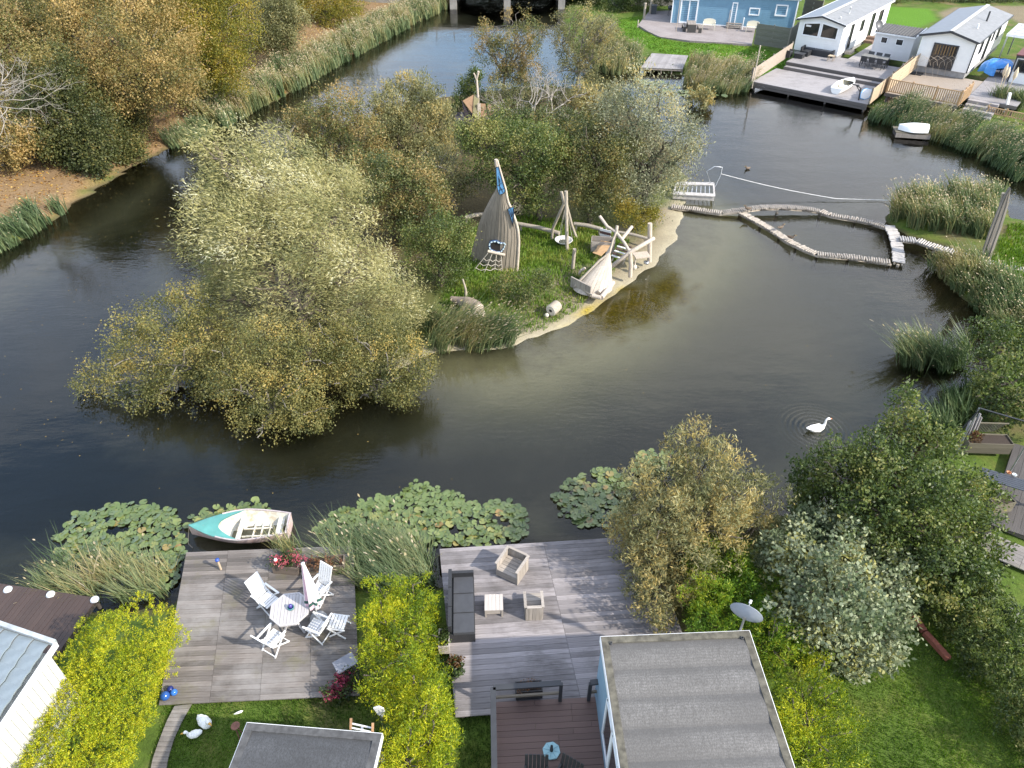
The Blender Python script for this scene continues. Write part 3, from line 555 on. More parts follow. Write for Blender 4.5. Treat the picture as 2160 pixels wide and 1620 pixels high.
# --- garden plants near the camera
NG = 'garden shrubs round the near decks'
NEARB = dict(L=0.085, W=0.05, Ls=0.32, k=10, dens=40, up=0.3, gate=-0.6, gfreq=0.9, bumpy=.25)
shrub('willow_shrub', 'big khaki feathery shrub overhanging the right side of the weathered deck', [(1400, 1020, 2.6, 75), (1480, 1000, 2.8, 85), (1560, 1050, 2.4, 75), (1400, 1090, 2.6, 75), (1490, 1110, 2.4, 90), (1350, 1120, 1.9, 55), (1370, 1190, 1.7, 50), (1375, 1270, 1.3, 42), (1345, 1050, 2.0, 45), (1440, 1180, 1.8, 60), (1400, 1310, 1.0, 30), (1590, 1110, 1.6, 45), (1470, 965, 3.2, 40), (1430, 1250, 1.2, 36)], 'feather', 40, group=NG, style=NEARB, L=.13, W=.03, up=.8, outw=.5, tmean=.76, r0=.08, dens=32)
shrub('grey_leaved_shrub', 'large round shrub with pale grey green leaves beside the shaded lawn', [(1700, 1180, 1.9, 80), (1780, 1170, 1.9, 75), (1850, 1230, 1.7, 64), (1670, 1250, 1.6, 72), (1760, 1260, 2.2, 95), (1840, 1310, 1.5, 72), (1720, 1330, 1.4, 62), (1800, 1355, 1.2, 58), (1720, 1115, 2.0, 45), (1640, 1170, 1.5, 48), (1890, 1290, 1.1, 40), (1860, 1375, .8, 38), (1780, 1395, .7, 40)], 'grey', 41, group=NG, style=NEARB, L=.12, W=.075, tmean=.70, r0=.06, dens=32, k=8)
shrub('bird_cherry_bush', 'tall dark green bush with pale top sprigs between the pond and the right hand deck', [(1905, 838, 4.2, 26), (1915, 890, 3.9, 38), (1850, 945, 3.4, 55), (1950, 950, 3.3, 60), (1780, 1005, 2.8, 75), (1880, 1010, 3.2, 85), (1980, 1030, 2.9, 75), (1840, 1090, 2.6, 85), (1940, 1110, 2.7, 90), (2030, 1120, 2.3, 65), (1985, 1190, 2.0, 78), (2045, 1215, 1.6, 58), (1730, 1060, 1.8, 48), (1715, 985, 2.2, 34), (2065, 1035, 2.4, 38), (1890, 1190, 1.8, 64), (1760, 1110, 1.4, 50), (2060, 1150, 1.7, 50)], 'green', 42, group=NG, style=NEARB, L=.095, W=.056, tmean=.50, r0=.1, dens=28, tup=.3)
shrub('bank_shrub', 'green leafy shrub with reddish twigs on the right bank beside the tube frame', [(2080, 715, 1.6, 42), (2130, 735, 1.7, 50), (2075, 775, 1.5, 50), (2130, 805, 1.6, 58), (2080, 840, 1.0, 42), (2165, 860, 1.2, 52), (2060, 865, .6, 30), (2185, 770, 1.7, 50), (2120, 860, 1.0, 40)], 'green', 44, group=NG, style=NEARB, tmean=.45, L=.11, W=.06, dens=20)
CON = dict(L=0.105, W=0.020, Ls=0.17, k=10, dens=95, outw=.7, up=.7, jit=.42, gate=-.85, gfreq=.8, tclump=.22, tvar=.30, bumpy=.15, nsub=6, flat=.35, tri=True)
CG = 'conifers between the gardens'
shrub('conifer_hedge', 'bright golden conifer hedge between the two decks with a brown bare patch', [(815, 1248, 1.5, 44), (862, 1252, 1.5, 44), (895, 1280, 1.4, 38), (800, 1310, 1.5, 48), (860, 1325, 1.7, 56), (795, 1375, 1.4, 44), (850, 1392, 1.6, 56), (890, 1345, 1.4, 42), (802, 1440, 1.3, 44), (835, 1475, 1.4, 46)], 'thuja', 45, cat='hedge', group=CG, style=CON, tmean=.44, r0=.06)
shrub('golden_conifer', 'yellow green feathery conifer in front of the golden hedge at the bottom edge', [(880, 1435, 1.7, 42), (915, 1445, 1.6, 36), (905, 1500, 1.9, 60), (862, 1505, 1.7, 48), (905, 1570, 1.9, 62), (862, 1590, 1.8, 60), (932, 1545, 1.6, 40), (842, 1645, 1.6, 60), (912, 1655, 1.7, 64)], 'thuja', 46, cat='conifer', group=CG, style=CON, tmean=.52, r0=.06)
shrub('conifer_hedge', 'mid green conifer hedge behind the satellite dish', [(1490, 1195, 1.6, 48), (1550, 1190, 1.6, 48), (1500, 1255, 1.6, 54), (1570, 1260, 1.6, 52), (1492, 1312, 1.4, 44), (1560, 1335, 1.4, 48), (1610, 1235, 1.4, 42), (1452, 1215, 1.2, 28)], 'thujag', 47, cat='hedge', group=CG, style=CON, tmean=.52, trunk=False)
shrub('golden_conifer', 'small golden green conifer at the back corner of the felt roof', [(1622, 1330, 1.6, 36), (1665, 1345, 1.6, 36), (1640, 1378, 1.4, 36), (1602, 1312, 1.4, 24), (1685, 1372, 1.2, 28)], 'thujag', 48, cat='conifer', group=CG, style=CON, tmean=.70, r0=.05)
shrub('golden_conifer', 'large golden conifer between the felt roof and the shaded lawn', [(1690, 1450, 1.5, 46), (1740, 1460, 1.5, 46), (1770, 1510, 1.4, 48), (1695, 1530, 1.7, 60), (1750, 1570, 1.6, 62), (1690, 1600, 1.7, 66), (1765, 1620, 1.4, 58), (1720, 1655, 1.6, 66), (1660, 1520, 1.3, 34), (1725, 1405, 1.3, 34)], 'thuja', 49, cat='conifer', group=CG, style=CON, tmean=.40, r0=.06)
def laurel_hedge():
    a, b = G(1992, 1215, .9), G(2252, 1580, .9); n = 13; lo = []
    for i in range(n + 1):
        p = a.lerp(b, i / n); k = .8 + .2 * min(1, i / 4)
        for dx in (-.4, .4): lo.append((p.x + dx * .8, p.y + dx * .5, .95 * k, .70 * k, .62 * k, .90 * k))
    g = a.lerp(b, .5); g.z = .3
    plant('laurel_hedge', 'long dark glossy laurel hedge along the right side of the lawn', 'hedge', g, lo, 'green', 43, trunk=False, group=NG, L=.095, W=.032, Ls=.2, k=9, dens=44, outw=.7, up=.4, jit=.5, gate=-.9, tmean=.55, tvar=.3, bumpy=.12, nsub=4, flat=.4)
laurel_hedge()
def clipped_hedge():
    # long clipped hedge: rounded ridge following a line, its leaves all over it
    rng = np.random.default_rng(50); a = G(256, 1312, 1.7); b = G(112, 1645, 1.7); n = 14; lo = []
    for i in range(n + 1):
        p = a.lerp(b, i / n)
        for dx in (-.55, 0.0, .55):
            lo.append((p.x + dx * 1.05 + .1, p.y + dx * .35, 1.30 - abs(dx) * .15, .74, .70, 1.0 - abs(dx) * .12))
    g = a.lerp(b, .5); g.z = .4
    plant('conifer_hedge', 'big bright yellow clipped conifer hedge at the bottom left of the picture', 'hedge', g, lo, 'thuja', 51, trunk=False,
          L=.062, W=.019, Ls=.10, k=16, dens=85, outw=.8, up=.5, jit=.55, gate=-.95, tclump=.2, tvar=.38, tbough=0, tmean=.58, bumpy=.025, nsub=1, flat=.35, tri=True)
clipped_hedge()
# --- the far right shore
RG = 'planting by the far houses'
tree('garden_hedge', 'dark green leafy hedge behind the paved terrace of the blue house', (1350, 22), [(1300, 5, 25), (1340, 0, 26), (1380, -8, 28), (1270, 15, 16), (1420, -20, 24), (1320, -20, 30, 2)], 'green', 60, cat='hedge', group=RG, style=FAR, trunk=False, tmean=.35, dens=8)
tree('garden_hedge', 'dark hedge along the top right edge of the picture behind the gravel drive', (2010, 2), [(1880, -8, 18), (1920, -8, 18), (1960, -8, 18), (2000, -7, 18), (2040, -6, 18), (2080, -4, 18), (2120, -2, 18), (2160, 0, 18), (2200, 2, 18)], 'dark', 61, cat='hedge', group=RG, style=FAR, trunk=False, tmean=.6, dens=8)
tree('reedy_bush', 'olive bushy growth at the water edge left of the blue house', (1250, 110), [(1270, 70, 24), (1290, 95, 26), (1255, 90, 20), (1300, 115, 22), (1320, 122, 16), (1262, 60, 20, 1)], 'feather', 62, cat='bush', group=RG, style=FAR, trunk=False, tmean=.62, dens=9, L=.3, W=.05, up=.8)

# ---------------------------------------------------------------- reeds, grass, fallen leaves
def blades(P, rng, Hm, Wd, wind, lean=0.25, plume=0.0, per=3, tint=0.4, tvar=.16):
    "bent leaf blades from ground points P (n,3); returns quads, tints"
    n = len(P) * per; B = np.repeat(P, per, 0) + np.column_stack([rng.normal(size=(n, 2)) * 0.05, np.zeros(n)])
    h = Hm * rng.uniform(.6, 1.15, n) * (1 + .22 * np.repeat(vnoise(P, .5, 43), per)); a = rng.uniform(0, 6.283, n)
    dr = np.column_stack([np.cos(a), np.sin(a), np.zeros(n)]) * rng.uniform(0, lean, n)[:, None] + np.array(wind) * rng.uniform(.5, 1.2, n)[:, None]
    sdv = np.column_stack([-np.sin(a + .7), np.cos(a + .7), np.zeros(n)]) * Wd * .5
    m = B + np.array([0, 0, 1.]) * (h * .55)[:, None] + dr * (h * .3)[:, None]
    t = B + np.array([0, 0, 1.]) * (h * .95)[:, None] + dr * (h * 1.0)[:, None]
    q1 = np.stack([B - sdv * .6, B + sdv * .6, m + sdv, m - sdv], 1); q2 = np.stack([m - sdv, m + sdv, t + sdv * .12, t - sdv * .12], 1)
    tn = tint + .16 * np.repeat(vnoise(P, .35, 41), per) + tvar * rng.normal(size=n) * .7
    Q = [q1, q2]; T = [tn - .08, tn]
    if plume > 0:
        k = rng.random(n) < plume; b = t[k]; c = b + (dr[k] * .6 + np.array([0, 0, .25])) * .34 * Hm / 1.6; s = sdv[k] / Wd * (.05 + .6 * Wd)
        mid = b * .45 + c * .55
        Q.append(np.stack([b, mid + s, c, mid - s], 1)); T.append(np.full(k.sum(), .84) + .05 * rng.normal(size=k.sum()))
    return np.concatenate(Q), np.concatenate(T)
def scatter_poly(poly, dens, rng):
    p = np.array(poly); lo, hi = p.min(0), p.max(0); n = int((hi - lo).prod() * dens); P = rng.uniform(lo, hi, (n, 2)); return P[sdist(P, poly) > 0]
def scatter_line(pts, width, dens, rng, side=0.0):
    pts = np.array(pts); out_ = []
    for a, b in zip(pts[:-1], pts[1:]):
        L = np.linalg.norm(b - a); n = int(L * width * dens) + 1; t = rng.random(n); e = (b - a) / L; nrm = np.array([-e[1], e[0]])
        out_.append(a + (b - a) * t[:, None] + nrm * ((rng.random(n) - .5 + side) * width)[:, None])
    return np.concatenate(out_)
def stuff(name, Q, T, mat, label, cat):
    o = obj(name, quad_mesh(name, Q, T, LM[mat])); tag(o, label, cat, kind='stuff'); return o
def lift(P): return np.column_stack([P, np.maximum(terrain_fields(P)[0], -.3)])
def reed_bed(label, P, seed, Hm, wind=(-.28, -.05, 0), Wd=.045, plume=.3, per=4, tint=.42, lean=.5):
    rng = np.random.default_rng(seed); P = P[vnoise(P, .45, seed) > -.75 + .4 * rng.random(len(P))]; Q, T = blades(lift(P), rng, Hm, Wd, wind, lean, plume, per, tint)
    return stuff('reed_bed', Q, T, 'reed', label, 'reeds')
rg = np.random.default_rng(9)
reed_bed('tall reeds with pale plumes along the left bank of the channel', scatter_line(gp([(470, 266), (530, 228), (620, 185), (720, 128), (850, 58), (940, 14)], .2), 2.6, 42, rg, .35), 70, 1.45, Wd=.06, plume=.75, tint=.47, per=5)
reed_bed('green reeds at the water edge in the lower left of the far bank', scatter_line(gp([(-60, 545), (0, 524), (60, 492), (135, 440)], .2), 1.5, 60, rg, .35), 71, .95, Wd=.05, plume=.1, tint=.34)
reed_bed('small clump of reeds where the far bank meets the big willow', scatter_line(gp([(365, 308), (415, 288), (450, 272)], .2), 1.4, 60, rg, .3), 72, 1.0, Wd=.05, plume=.2, tint=.36)
reed_bed('reeds with pale plumes beside the small dock in front of the blue house', scatter_poly(gp([(1440, 180), (1450, 150), (1520, 155), (1590, 165), (1588, 192), (1540, 200), (1490, 195)]), 34, rg), 73, 1.25, wind=(.25, 0, 0), Wd=.055, plume=.5, tint=.56, per=6)
reed_bed('reeds on the shore left of the small dock', scatter_poly(gp([(1245, 150), (1262, 120), (1345, 125), (1352, 150), (1300, 160)]), 34, rg), 74, 1.3, wind=(.1, 0, 0), Wd=.055, plume=.5, tint=.5)
reed_bed('dense dark green reeds below the far balustrade and upturned boat', scatter_line(gp([(1838, 240), (1890, 262), (1960, 280), (2020, 298), (2075, 322), (2120, 345), (2170, 378)], .2), 3.2, 38, rg, .28), 75, 1.25, wind=(.3, -.05, 0), Wd=.05, plume=.4, tint=.34, per=6)
reed_bed('reed bed on the spit beside the tall wooden board', scatter_poly(gp([(1872, 468), (1885, 440), (1950, 424), (2050, 414), (2110, 424), (2100, 470), (2085, 520), (2000, 508), (1915, 490)]), 32, rg), 76, 1.35, wind=(-.4, 0, 0), Wd=.05, per=6, plume=.5, tint=.44)
reed_bed('long band of reeds down the right hand bank', scatter_line(gp([(1968, 556), (2010, 595), (2045, 625), (2080, 655), (2100, 690), (2115, 720)], .2), 2.4, 42, rg, .42), 77, 1.15, wind=(-.5, -.1, 0), Wd=.04, plume=.25, tint=.46, per=6)
reed_bed('clump of dark reeds standing in the water near the right bank', scatter_poly(gp([(1905, 775), (1900, 745), (1960, 735), (2040, 740), (2050, 770), (2000, 790)]), 60, rg), 78, 1.6, wind=(-.6, 0.1, 0), Wd=.035, plume=.05, tint=.32, per=5)
reed_bed('low reeds in the shadow between the pond and the right hand deck', scatter_poly(gp([(1960, 880), (1990, 850), (2040, 840), (2045, 890), (2000, 930), (1950, 930)]), 60, rg), 79, 1.2, wind=(-.4, 0, 0), Wd=.04, plume=0, tint=.16)
reed_bed('soft grey green reeds at the front corner of the island by the carved whale', scatter_poly(gp([(890, 735), (900, 690), (960, 690), (1000, 700), (1085, 712), (1080, 735), (1000, 745), (930, 748)]), 90, rg), 80, 1.35, wind=(.45, -.1, 0), Wd=.035, plume=.3, tint=.44, per=5)
reed_bed('windswept reeds over the lily pads left of the moored rowing boat', scatter_poly(gp([(85, 1220), (130, 1180), (220, 1175), (320, 1180), (370, 1200), (360, 1262), (300, 1275), (180, 1270), (90, 1255)]), 34, rg), 81, .8, wind=(-.7, .2, 0), Wd=.02, plume=.05, per=10, tint=.38, lean=1.0)
reed_bed('tall windswept reeds between the left deck and the weathered deck', scatter_poly(gp([(690, 1195), (700, 1150), (790, 1140), (880, 1150), (922, 1190), (925, 1290), (830, 1270), (740, 1240)]), 55, rg), 82, 1.0, wind=(-.65, .2, 0), Wd=.02, plume=.05, per=10, tint=.38, lean=1.0)
reed_bed('small tuft of reeds behind the flower planter at the boat stern', scatter_poly(gp([(570, 1185), (585, 1165), (640, 1160), (650, 1185), (600, 1200)]), 60, rg), 83, 1.2, wind=(-.3, .1, 0), Wd=.025, plume=.1, per=6, tint=.40)
def pampas(px, py, seed, label, group):
    g = GZ(px, py); rng = np.random.default_rng(seed); P = np.column_stack([rng.normal(size=(160, 2)) * .22, np.zeros(160)])
    t = thing('pampas_grass', g, label, 'plant', group=group); Q, T = blades(P, rng, 1.6, .07, (0, 0, 0), .8, 0, 3, .36); obj('tuft', quad_mesh('tuft', Q, T, LM['reed']), t)
    for k in range(3):
        mb = MB(); x, y = rng.normal(size=2) * .18; mb.tube([(x, y, 0), (x * 1.6, y * 1.6, 2.0)], .025, 5); mb.lathe([(.02, 1.9), (.13, 2.15), (.12, 2.5), (.02, 2.8)], (x * 1.7, y * 1.7, 0), 8); mb.build('plume', plain('plume', (.62, .50, .36), .95, .2, 20), t)
pampas(2106, 222, 84, 'pampas grass tuft left of the white post beside the far steps', 'pampas grass by the far houses')
pampas(2148, 228, 85, 'pampas grass tuft right of the white post at the right edge', 'pampas grass by the far houses')
def lawn(label, poly, seed, dens, Hm=.07, Wd=.016, tint=.45, name='lawn_grass'):
    rng = np.random.default_rng(seed); P = lift(scatter_poly(poly, dens, rng)); Q, T = blades(P, rng, Hm, Wd, (0, 0, 0), .7, 0, 2, tint)
    Q = Q[len(Q) // 2:] if False else Q
    stuff(name, Q, T, 'grass', label, 'grass')
ISLE_GRASS = gp([(930, 640), (960, 560), (1000, 480), (1100, 450), (1250, 470), (1330, 500), (1290, 570), (1220, 640), (1150, 680), (1060, 700), (960, 690)], .4)
lawn('rough sunny grass on the island around the wooden ship', ISLE_GRASS, 90, 130, .20, .03, .68)
lawn('shaded lawn between the golden conifer and the laurel hedge', gp([(1640, 1700), (1800, 1380), (1930, 1300), (2010, 1330), (2180, 1560), (2180, 1700)], .4), 91, 560, .06, .018, .58)
lawn('lawn between the left deck and the low grey roof', gp([(300, 1700), (350, 1475), (760, 1440), (800, 1480), (800, 1700)], .4), 92, 800, .06, .015, .42)
lawn('narrow strip of grass between golden conifer and brown deck', gp([(960, 1500), (1040, 1500), (1040, 1680), (960, 1680)], .4), 93, 800, .06, .015, .3)
lawn('rough grass on the right bank beside the board walk', gp([(2090, 555), (2130, 470), (2200, 475), (2230, 660), (2120, 720), (2090, 640)], .4), 94, 110, .2, .04, .6)
lawn('bright mown lawn in front of the blue house', LAWN_BLUE, 95, 60, .09, .05, .55)
def fallen():
    rng = np.random.default_rng(96); P = scatter_line(gp([(-40, 440), (120, 385), (300, 290), (420, 240), (560, 165), (760, 60)], .4), 9, 16, rng, .1); z = terrain_fields(P); P = P[z[0] > .1]; z = z[0][z[0] > .1]
    n = len(P); c = np.column_stack([P, z + .02]); ax = rng.normal(size=(n, 3)); ax[:, 2] *= .15; nr = np.array([0, 0, 1.]) + rng.normal(size=(n, 3)) * .2
    L = rng.uniform(.08, .18, n); stuff('fallen_leaves', leaf_quads(c, ax, nr, L, L * .8), rng.random(n), 'fallen', 'golden fallen leaves strewn along the left bank path', 'leaves')
    P = np.concatenate([rng.uniform((-34, 18), (-12, 46), (800, 2)), rng.uniform((-14, 13), (14, 40), (90, 2))])
    P = P[terrain_fields(P)[1] < -.3]; n = len(P); c = np.column_stack([P, np.full(n, .006)]); ax = rng.normal(size=(n, 3)); ax[:, 2] = 0
    L = rng.uniform(.02, .06, n); stuff('floating_leaves', leaf_quads(c, ax, np.tile([0, 0, 1.], (n, 1)), L, L * .6), rng.uniform(.85, 1, n), 'fallen', 'tiny pale leaves floating on the dark water', 'leaves')
fallen()
# dead trees
def bare_tree(name, label, base, tips, seed, r0=.12, depth=4, mat=BARK_GREY, cat='tree', spread=.55):
    rng = np.random.default_rng(seed); t = thing(name, base, label, cat); mb = MB(); mt = MB()
    def grow(p, d, L, r, k):
        pts = [p]; q = p.copy(); dd = d.copy()
        for i in range(3):
            dd = (dd + Vector(rng.normal(size=3)) * .22 + Vector((0, 0, .03))).normalized(); q = q + dd * (L / 3); pts.append(q.copy())
        (mt if k > 2 else mb).tube(pts, [r, r * .85, r * .7, r * .55], 5 if k < 2 else 4, cap=False)
        if k >= depth: return
        for j in range(3 if k < 2 else int(rng.integers(2, 5))):
            nd = (dd + Vector(rng.normal(size=3)) * spread).normalized(); grow(pts[-1 - (j % 2)], nd, L * rng.uniform(.55, .85), r * .55, k + 1)
    for tip, rr in tips:
        v = Vector(tip) - Vector(base); grow(Vector((0, 0, 0)), v.normalized(), v.length * .5, r0 * rr, 1)
    mb.build('trunk', mat, t); mt.build('twigs', mat, t); return t
g = GZ(1140, 285); bare_tree('dead_tree', 'bare pale grey dead tree standing behind the round green tree', g, [(V(1095, 170, g.y), 1), (V(1150, 165, g.y + .5), 1), (V(1185, 200, g.y), .9), (V(1060, 205, g.y - .3), .8), (V(1200, 235, g.y - .5), .7)], 100, .10, 5, plain('dead_wood', (.29, .265, .23), .9, .25, 8))
g = GZ(-30, 330); bare_tree('dead_tree', 'bare pale branches of a dead tree at the left edge over dark foliage', V(-25, 225, g.y - 4), [(V(45, 160, g.y - 4), 1), (V(60, 185, g.y - 5), 1), (V(55, 225, g.y - 5), .9), (V(20, 140, g.y - 4), .9), (V(70, 205, g.y - 5), .8)], 101, .055, 5, plain('dead_wood', (.29, .265, .23), .9, .25, 8))
g = GZ(620, 330); bare_tree('dead_tree', 'leaning bare grey branches behind the crown of the big willow', g, [(V(590, 235, g.y), 1), (V(650, 260, g.y), .8), (V(560, 260, g.y), .7)], 102, .09, 4)
# ================================================================ decks
GREYWOOD = woodmat('weathered_grey_board', (.265, .243, .243), (.15, .134, .132), (.05, .043, .038), 0, .8, .55, .48, .70, .42)
OLDWOOD = woodmat('old_brown_grey_board', (.185, .162, .145), (.078, .066, .057), (.27, .255, .24), 0, .85, .5, .45, .72, .42, (.12, .11, .05))
BROWNCOMP = woodmat('brown_composite_board', (.125, .075, .06), (.10, .058, .047), None, 0, .6, objvar=.12)
DARKCOMP = woodmat('dark_brown_board', (.062, .040, .032), (.045, .028, .022), None, 0, .6, objvar=.12)
DARKGREYB = woodmat('dark_grey_board', (.085, .075, .068), (.05, .044, .04), None, 0, .75, objvar=.25)
FARWOOD = woodmat('pale_grey_board', (.30, .28, .275), (.205, .19, .185), (.12, .107, .1), 0, .8, .4, .52, .75, .2)
DARKMETAL = plain('dark_grey_metal', (.03, .032, .036), .5, .2, 4)
BLACKWEAVE = plain('black_woven_resin', (.022, .023, .026), .55, .35, 60, bmp=.6)
WHITEPL = plain('white_plastic', (.70, .70, .69), .4, .04, 3)
STEEL = plain('galvanised_steel', (.48, .49, .50), .35, .15, 5, .8)
def deck(name, label, A, B, D, width, ncol, mat, z, cat='deck', stagger=False, th=.035, gap=.007, seed=0, along='u', trim=None):
    "boards laid in the parallelogram A-B (board direction) by A-D; each board is its own piece"
    r = random.Random(seed); A, B, D = Vector(A), Vector(B), Vector(D); u = B - A; v = D - A
    t = thing(name, A, label, cat); n = max(1, round(v.length / width)); dv = v / n
    ang = math.atan2(u.y, u.x); L = u.length / ncol; cache = {}
    ca, sa = math.cos(-ang), math.sin(-ang); vl = Vector((v.x * ca - v.y * sa, v.x * sa + v.y * ca, 0)) / n
    def bmesh_(L_):
        k = round(L_, 3)
        if k not in cache:
            mb = MB(); a = Vector((gap / 2, 0, 0)) ; f = 1 - gap / width
            P = [Vector((0, 0, 0)), Vector((L_ - gap, 0, 0)), Vector((L_ - gap, 0, 0)) + vl * f, vl * f]
            mb.add([p + Vector((0, 0, -th)) for p in P] + P, [(0, 1, 2, 3), (7, 6, 5, 4), (0, 4, 5, 1), (1, 5, 6, 2), (2, 6, 7, 3), (3, 7, 4, 0)]); cache[k] = mb.mesh('plank', mat)
        return cache[k]
    for i in range(n):
        if stagger:
            cuts = [0]; 
            while cuts[-1] < 1 - 1e-6:
                s_ = r.choice([.32, .5, .62]) if len(cuts) == 1 else r.choice([.45, .6]); cuts.append(min(1, cuts[-1] + s_))
                if 1 - cuts[-1] < .15: cuts[-1] = 1
        else: cuts = [k / ncol for k in range(ncol + 1)]
        for a, b in zip(cuts[:-1], cuts[1:]):
            o = obj('plank', bmesh_((b - a) * u.length), t, dv * i + u * a + Vector((0, 0, r.uniform(-.003, .003)))); o.rotation_euler = (0, 0, ang)
            if trim and not trim(*(A + dv * (i + .5) + u * (a + b) / 2).xy): C.objects.unlink(o); bpy.data.objects.remove(o)
    mb = MB()                                       # joists and posts carry it
    zz = -th - .09
    for k in (0.03, .35, .65, .97):
        mb.bar(u * k + v * .01 + Vector((0, 0, zz + .02)), u * k + v * .99 + Vector((0, 0, zz + .02)), .07, .13)
    mb.bar(u * .0 + v * .015 + Vector((0, 0, zz)), u + v * .015 + Vector((0, 0, zz)), .06, .16)
    for k in range(5):
        p = u * (k / 4) + v * .03; mb.tube([p + Vector((0, 0, -1.6)), p + Vector((0, 0, -.05))], .06, 6)
    mb.build('frame', plain('dark_joist', (.05, .042, .036), .9), t); return t
ZL, ZR, ZB = .45, .55, .60
deck('wooden_deck', 'old brown grey wooden deck carrying the white garden chairs', G(393, 1165, ZL), G(745, 1151, ZL), G(335, 1487, ZL), .145, 4, OLDWOOD, ZL, seed=1)
deck('wooden_deck', 'weathered silver grey deck carrying the black sofa and wooden armchairs', G(927, 1158, ZR), G(1362, 1130, ZR), G(961, 1513, ZR), .145, 2, GREYWOOD, ZR, seed=2)
deck('terrace_deck', 'smooth reddish brown terrace beside the wall of the felt roofed house', G(1046, 1481, ZB), G(1300, 1468, ZB), G(1046, 1760, ZB), .145, 1, BROWNCOMP, ZB, stagger=True, seed=3)
deck('wooden_deck', 'dark brown deck with three white lamps at the left edge', G(206, 1261, .5), G(62, 1462, .5), G(-80, 1219, .5), .14, 1, DARKCOMP, .5, seed=4)
deck('wooden_deck', 'dark grey deck with the long black table on the right edge', G(2140, 935, .5), G(2085, 1105, .5), G(2330, 990, .5), .20, 1, DARKGREYB, .5, seed=5)
def curved_path():
    t = thing('plank_path', G(360, 1550, .40), 'curved plank path leading off the old deck through the lawn', 'path'); lf = [(368, 1489), (352, 1520), (336, 1560), (322, 1600), (312, 1650)]; rt = [(404, 1485), (384, 1520), (366, 1560), (354, 1600), (346, 1650)]
    def ip(q, s):
        k = min(int(s), len(q) - 2); f = s - k; return G(q[k][0] * (1 - f) + q[k + 1][0] * f, q[k][1] * (1 - f) + q[k + 1][1] * f, .44)
    n = 15
    for i in range(n):
        a, b = i * 4 / n, (i + .93) * 4 / n; P = [ip(lf, a), ip(rt, a), ip(rt, b), ip(lf, b)]; c = sum(P, Vector()) / 4
        mb = MB(); mb.prism([W2(p - c) for p in P], -.03, 0); o = mb.build('plank', OLDWOOD, t); o.location = c - t.location
curved_path()
# ================================================================ rowing boat
def boat_hull(L, B, Hh, n=15, m=9, tran=.62, rocker=.12, sheer=.10, bow=1.7):
    "outer grid rows from bow (x=0) to transom (x=L); returns rows of points, and half breadth function"
    def hb(s): return B / 2 * (1 - (1 - min(s / .55, 1)) ** bow) * (1 if s < .55 else 1 - (1 - tran) * ((s - .55) / .45) ** 1.6)
    rows = []
    for i in range(n + 1):
        s = i / n; b = max(hb(s), .012); zt = Hh + sheer * (1 - s) ** 2; zb = rocker * (1 - s) ** 2.2 * 1.6; r = []
        for k in range(-m, m + 1):
            a = k / m; y = b * math.copysign(abs(a) ** .62, a); z = zb + (zt - zb) * abs(a) ** 2.6; r.append(Vector((s * L, y, z)))
        rows.append(r)
    return rows, hb
def rowing_boat():
    a = G(402, 1120, .25); b = G(612, 1112, .2); L = (b - a).length; t = thing('rowing_boat', Vector((a.x, a.y, -.10)), 'old rowing boat with turquoise bow moored beside the lily pads', 'boat', math.atan2(b.y - a.y, b.x - a.x))
    rows, hb = boat_hull(L, 1.22, .50); hullm = plain('faded_pink_white_hull', (.55, .42, .38), .5, .3, 2.2, dirt=((.34, .12, .10), 3, .55, .75))
    cream = plain('cream_boat_paint', (.62, .595, .51), .5, .15, 4, dirt=((.36, .28, .17), 4, .5, .72)); tq = plain('turquoise_boat_paint', (.085, .27, .245), .45, .18, 3, dirt=((.30, .22, .18), 5, .62, .8))
    mb = MB(); mb.grid(rows); mb.add(rows[-1], [tuple(range(len(rows[-1])))]); mb.build('hull', hullm, t)
    inr = [[Vector((p.x, p.y * .93, max(p.z * .96 + .035, .10))) for p in r] for r in rows[3:]]; mb = MB(); mb.grid([r[::-1] for r in inr]); mb.build('inner_lining', cream, t)
    # foredeck with curved cut, gunwale
    mb = MB(); top = lambda s, y: .50 + .10 * (1 - s) ** 2 + .03 * (1 - (y / max(hb(s), .02)) ** 2)
    G_ = []
    for i in range(13):
        row = []
        for k in range(-6, 7):
            q = k / 6; smax = .30 + .26 * abs(q) ** 2.4; s = .005 + (smax - .005) * i / 12; y = hb(s) * q * 1.02; row.append(Vector((s * L, y, top(s, y) + .012)))
        G_.append(row)
    mb.grid(G_); mb.grid([[p + Vector((0, 0, -.03)) for p in r][::-1] for r in G_]); mb.build('foredeck', tq, t)
    for sgn in (-1, 1):
        mb = MB(); mb.tube([(s * L, sgn * hb(s) * 1.0, .515 + .10 * (1 - s) ** 2) for s in [.30 + .7 * i / 12 for i in range(13)]], .026, 6); mb.build('gunwale', plain('worn_grey_pink_rail', (.42, .36, .36), .6, .3, 6), t)
    mb = MB(); mb.box((L - .03, 0, .33), (.05, .72, .40)); mb.build('transom', plain('worn_grey_pink_rail', (.42, .36, .36)), t)
    for s, wd in ((.50, .14), (.90, .20)):
        mb = MB(); mb.box((s * L, 0, .33), (wd, hb(s) * 1.72, .03)); mb.build('thwart', cream, t)
    for s in (.62, .70, .78):
        mb = MB(); mb.box((s * L, 0, .135), (.035, hb(s) * 1.35, .06)); mb.build('rib', cream, t)
    for y in (-.16, .14):
        mb = MB(); mb.box((.66 * L, y, .15), (.9, .035, .05)); mb.build('floor_batten', cream, t)
    mb = MB(); mb.tube([(.02, 0, .58), (.0, -.25, .35), (.10, -.55, .4), (.3, -.75, .45)], .006, 5); mb.build('mooring_rope', plain('dull_rope', (.16, .14, .11), .9), t)
rowing_boat()
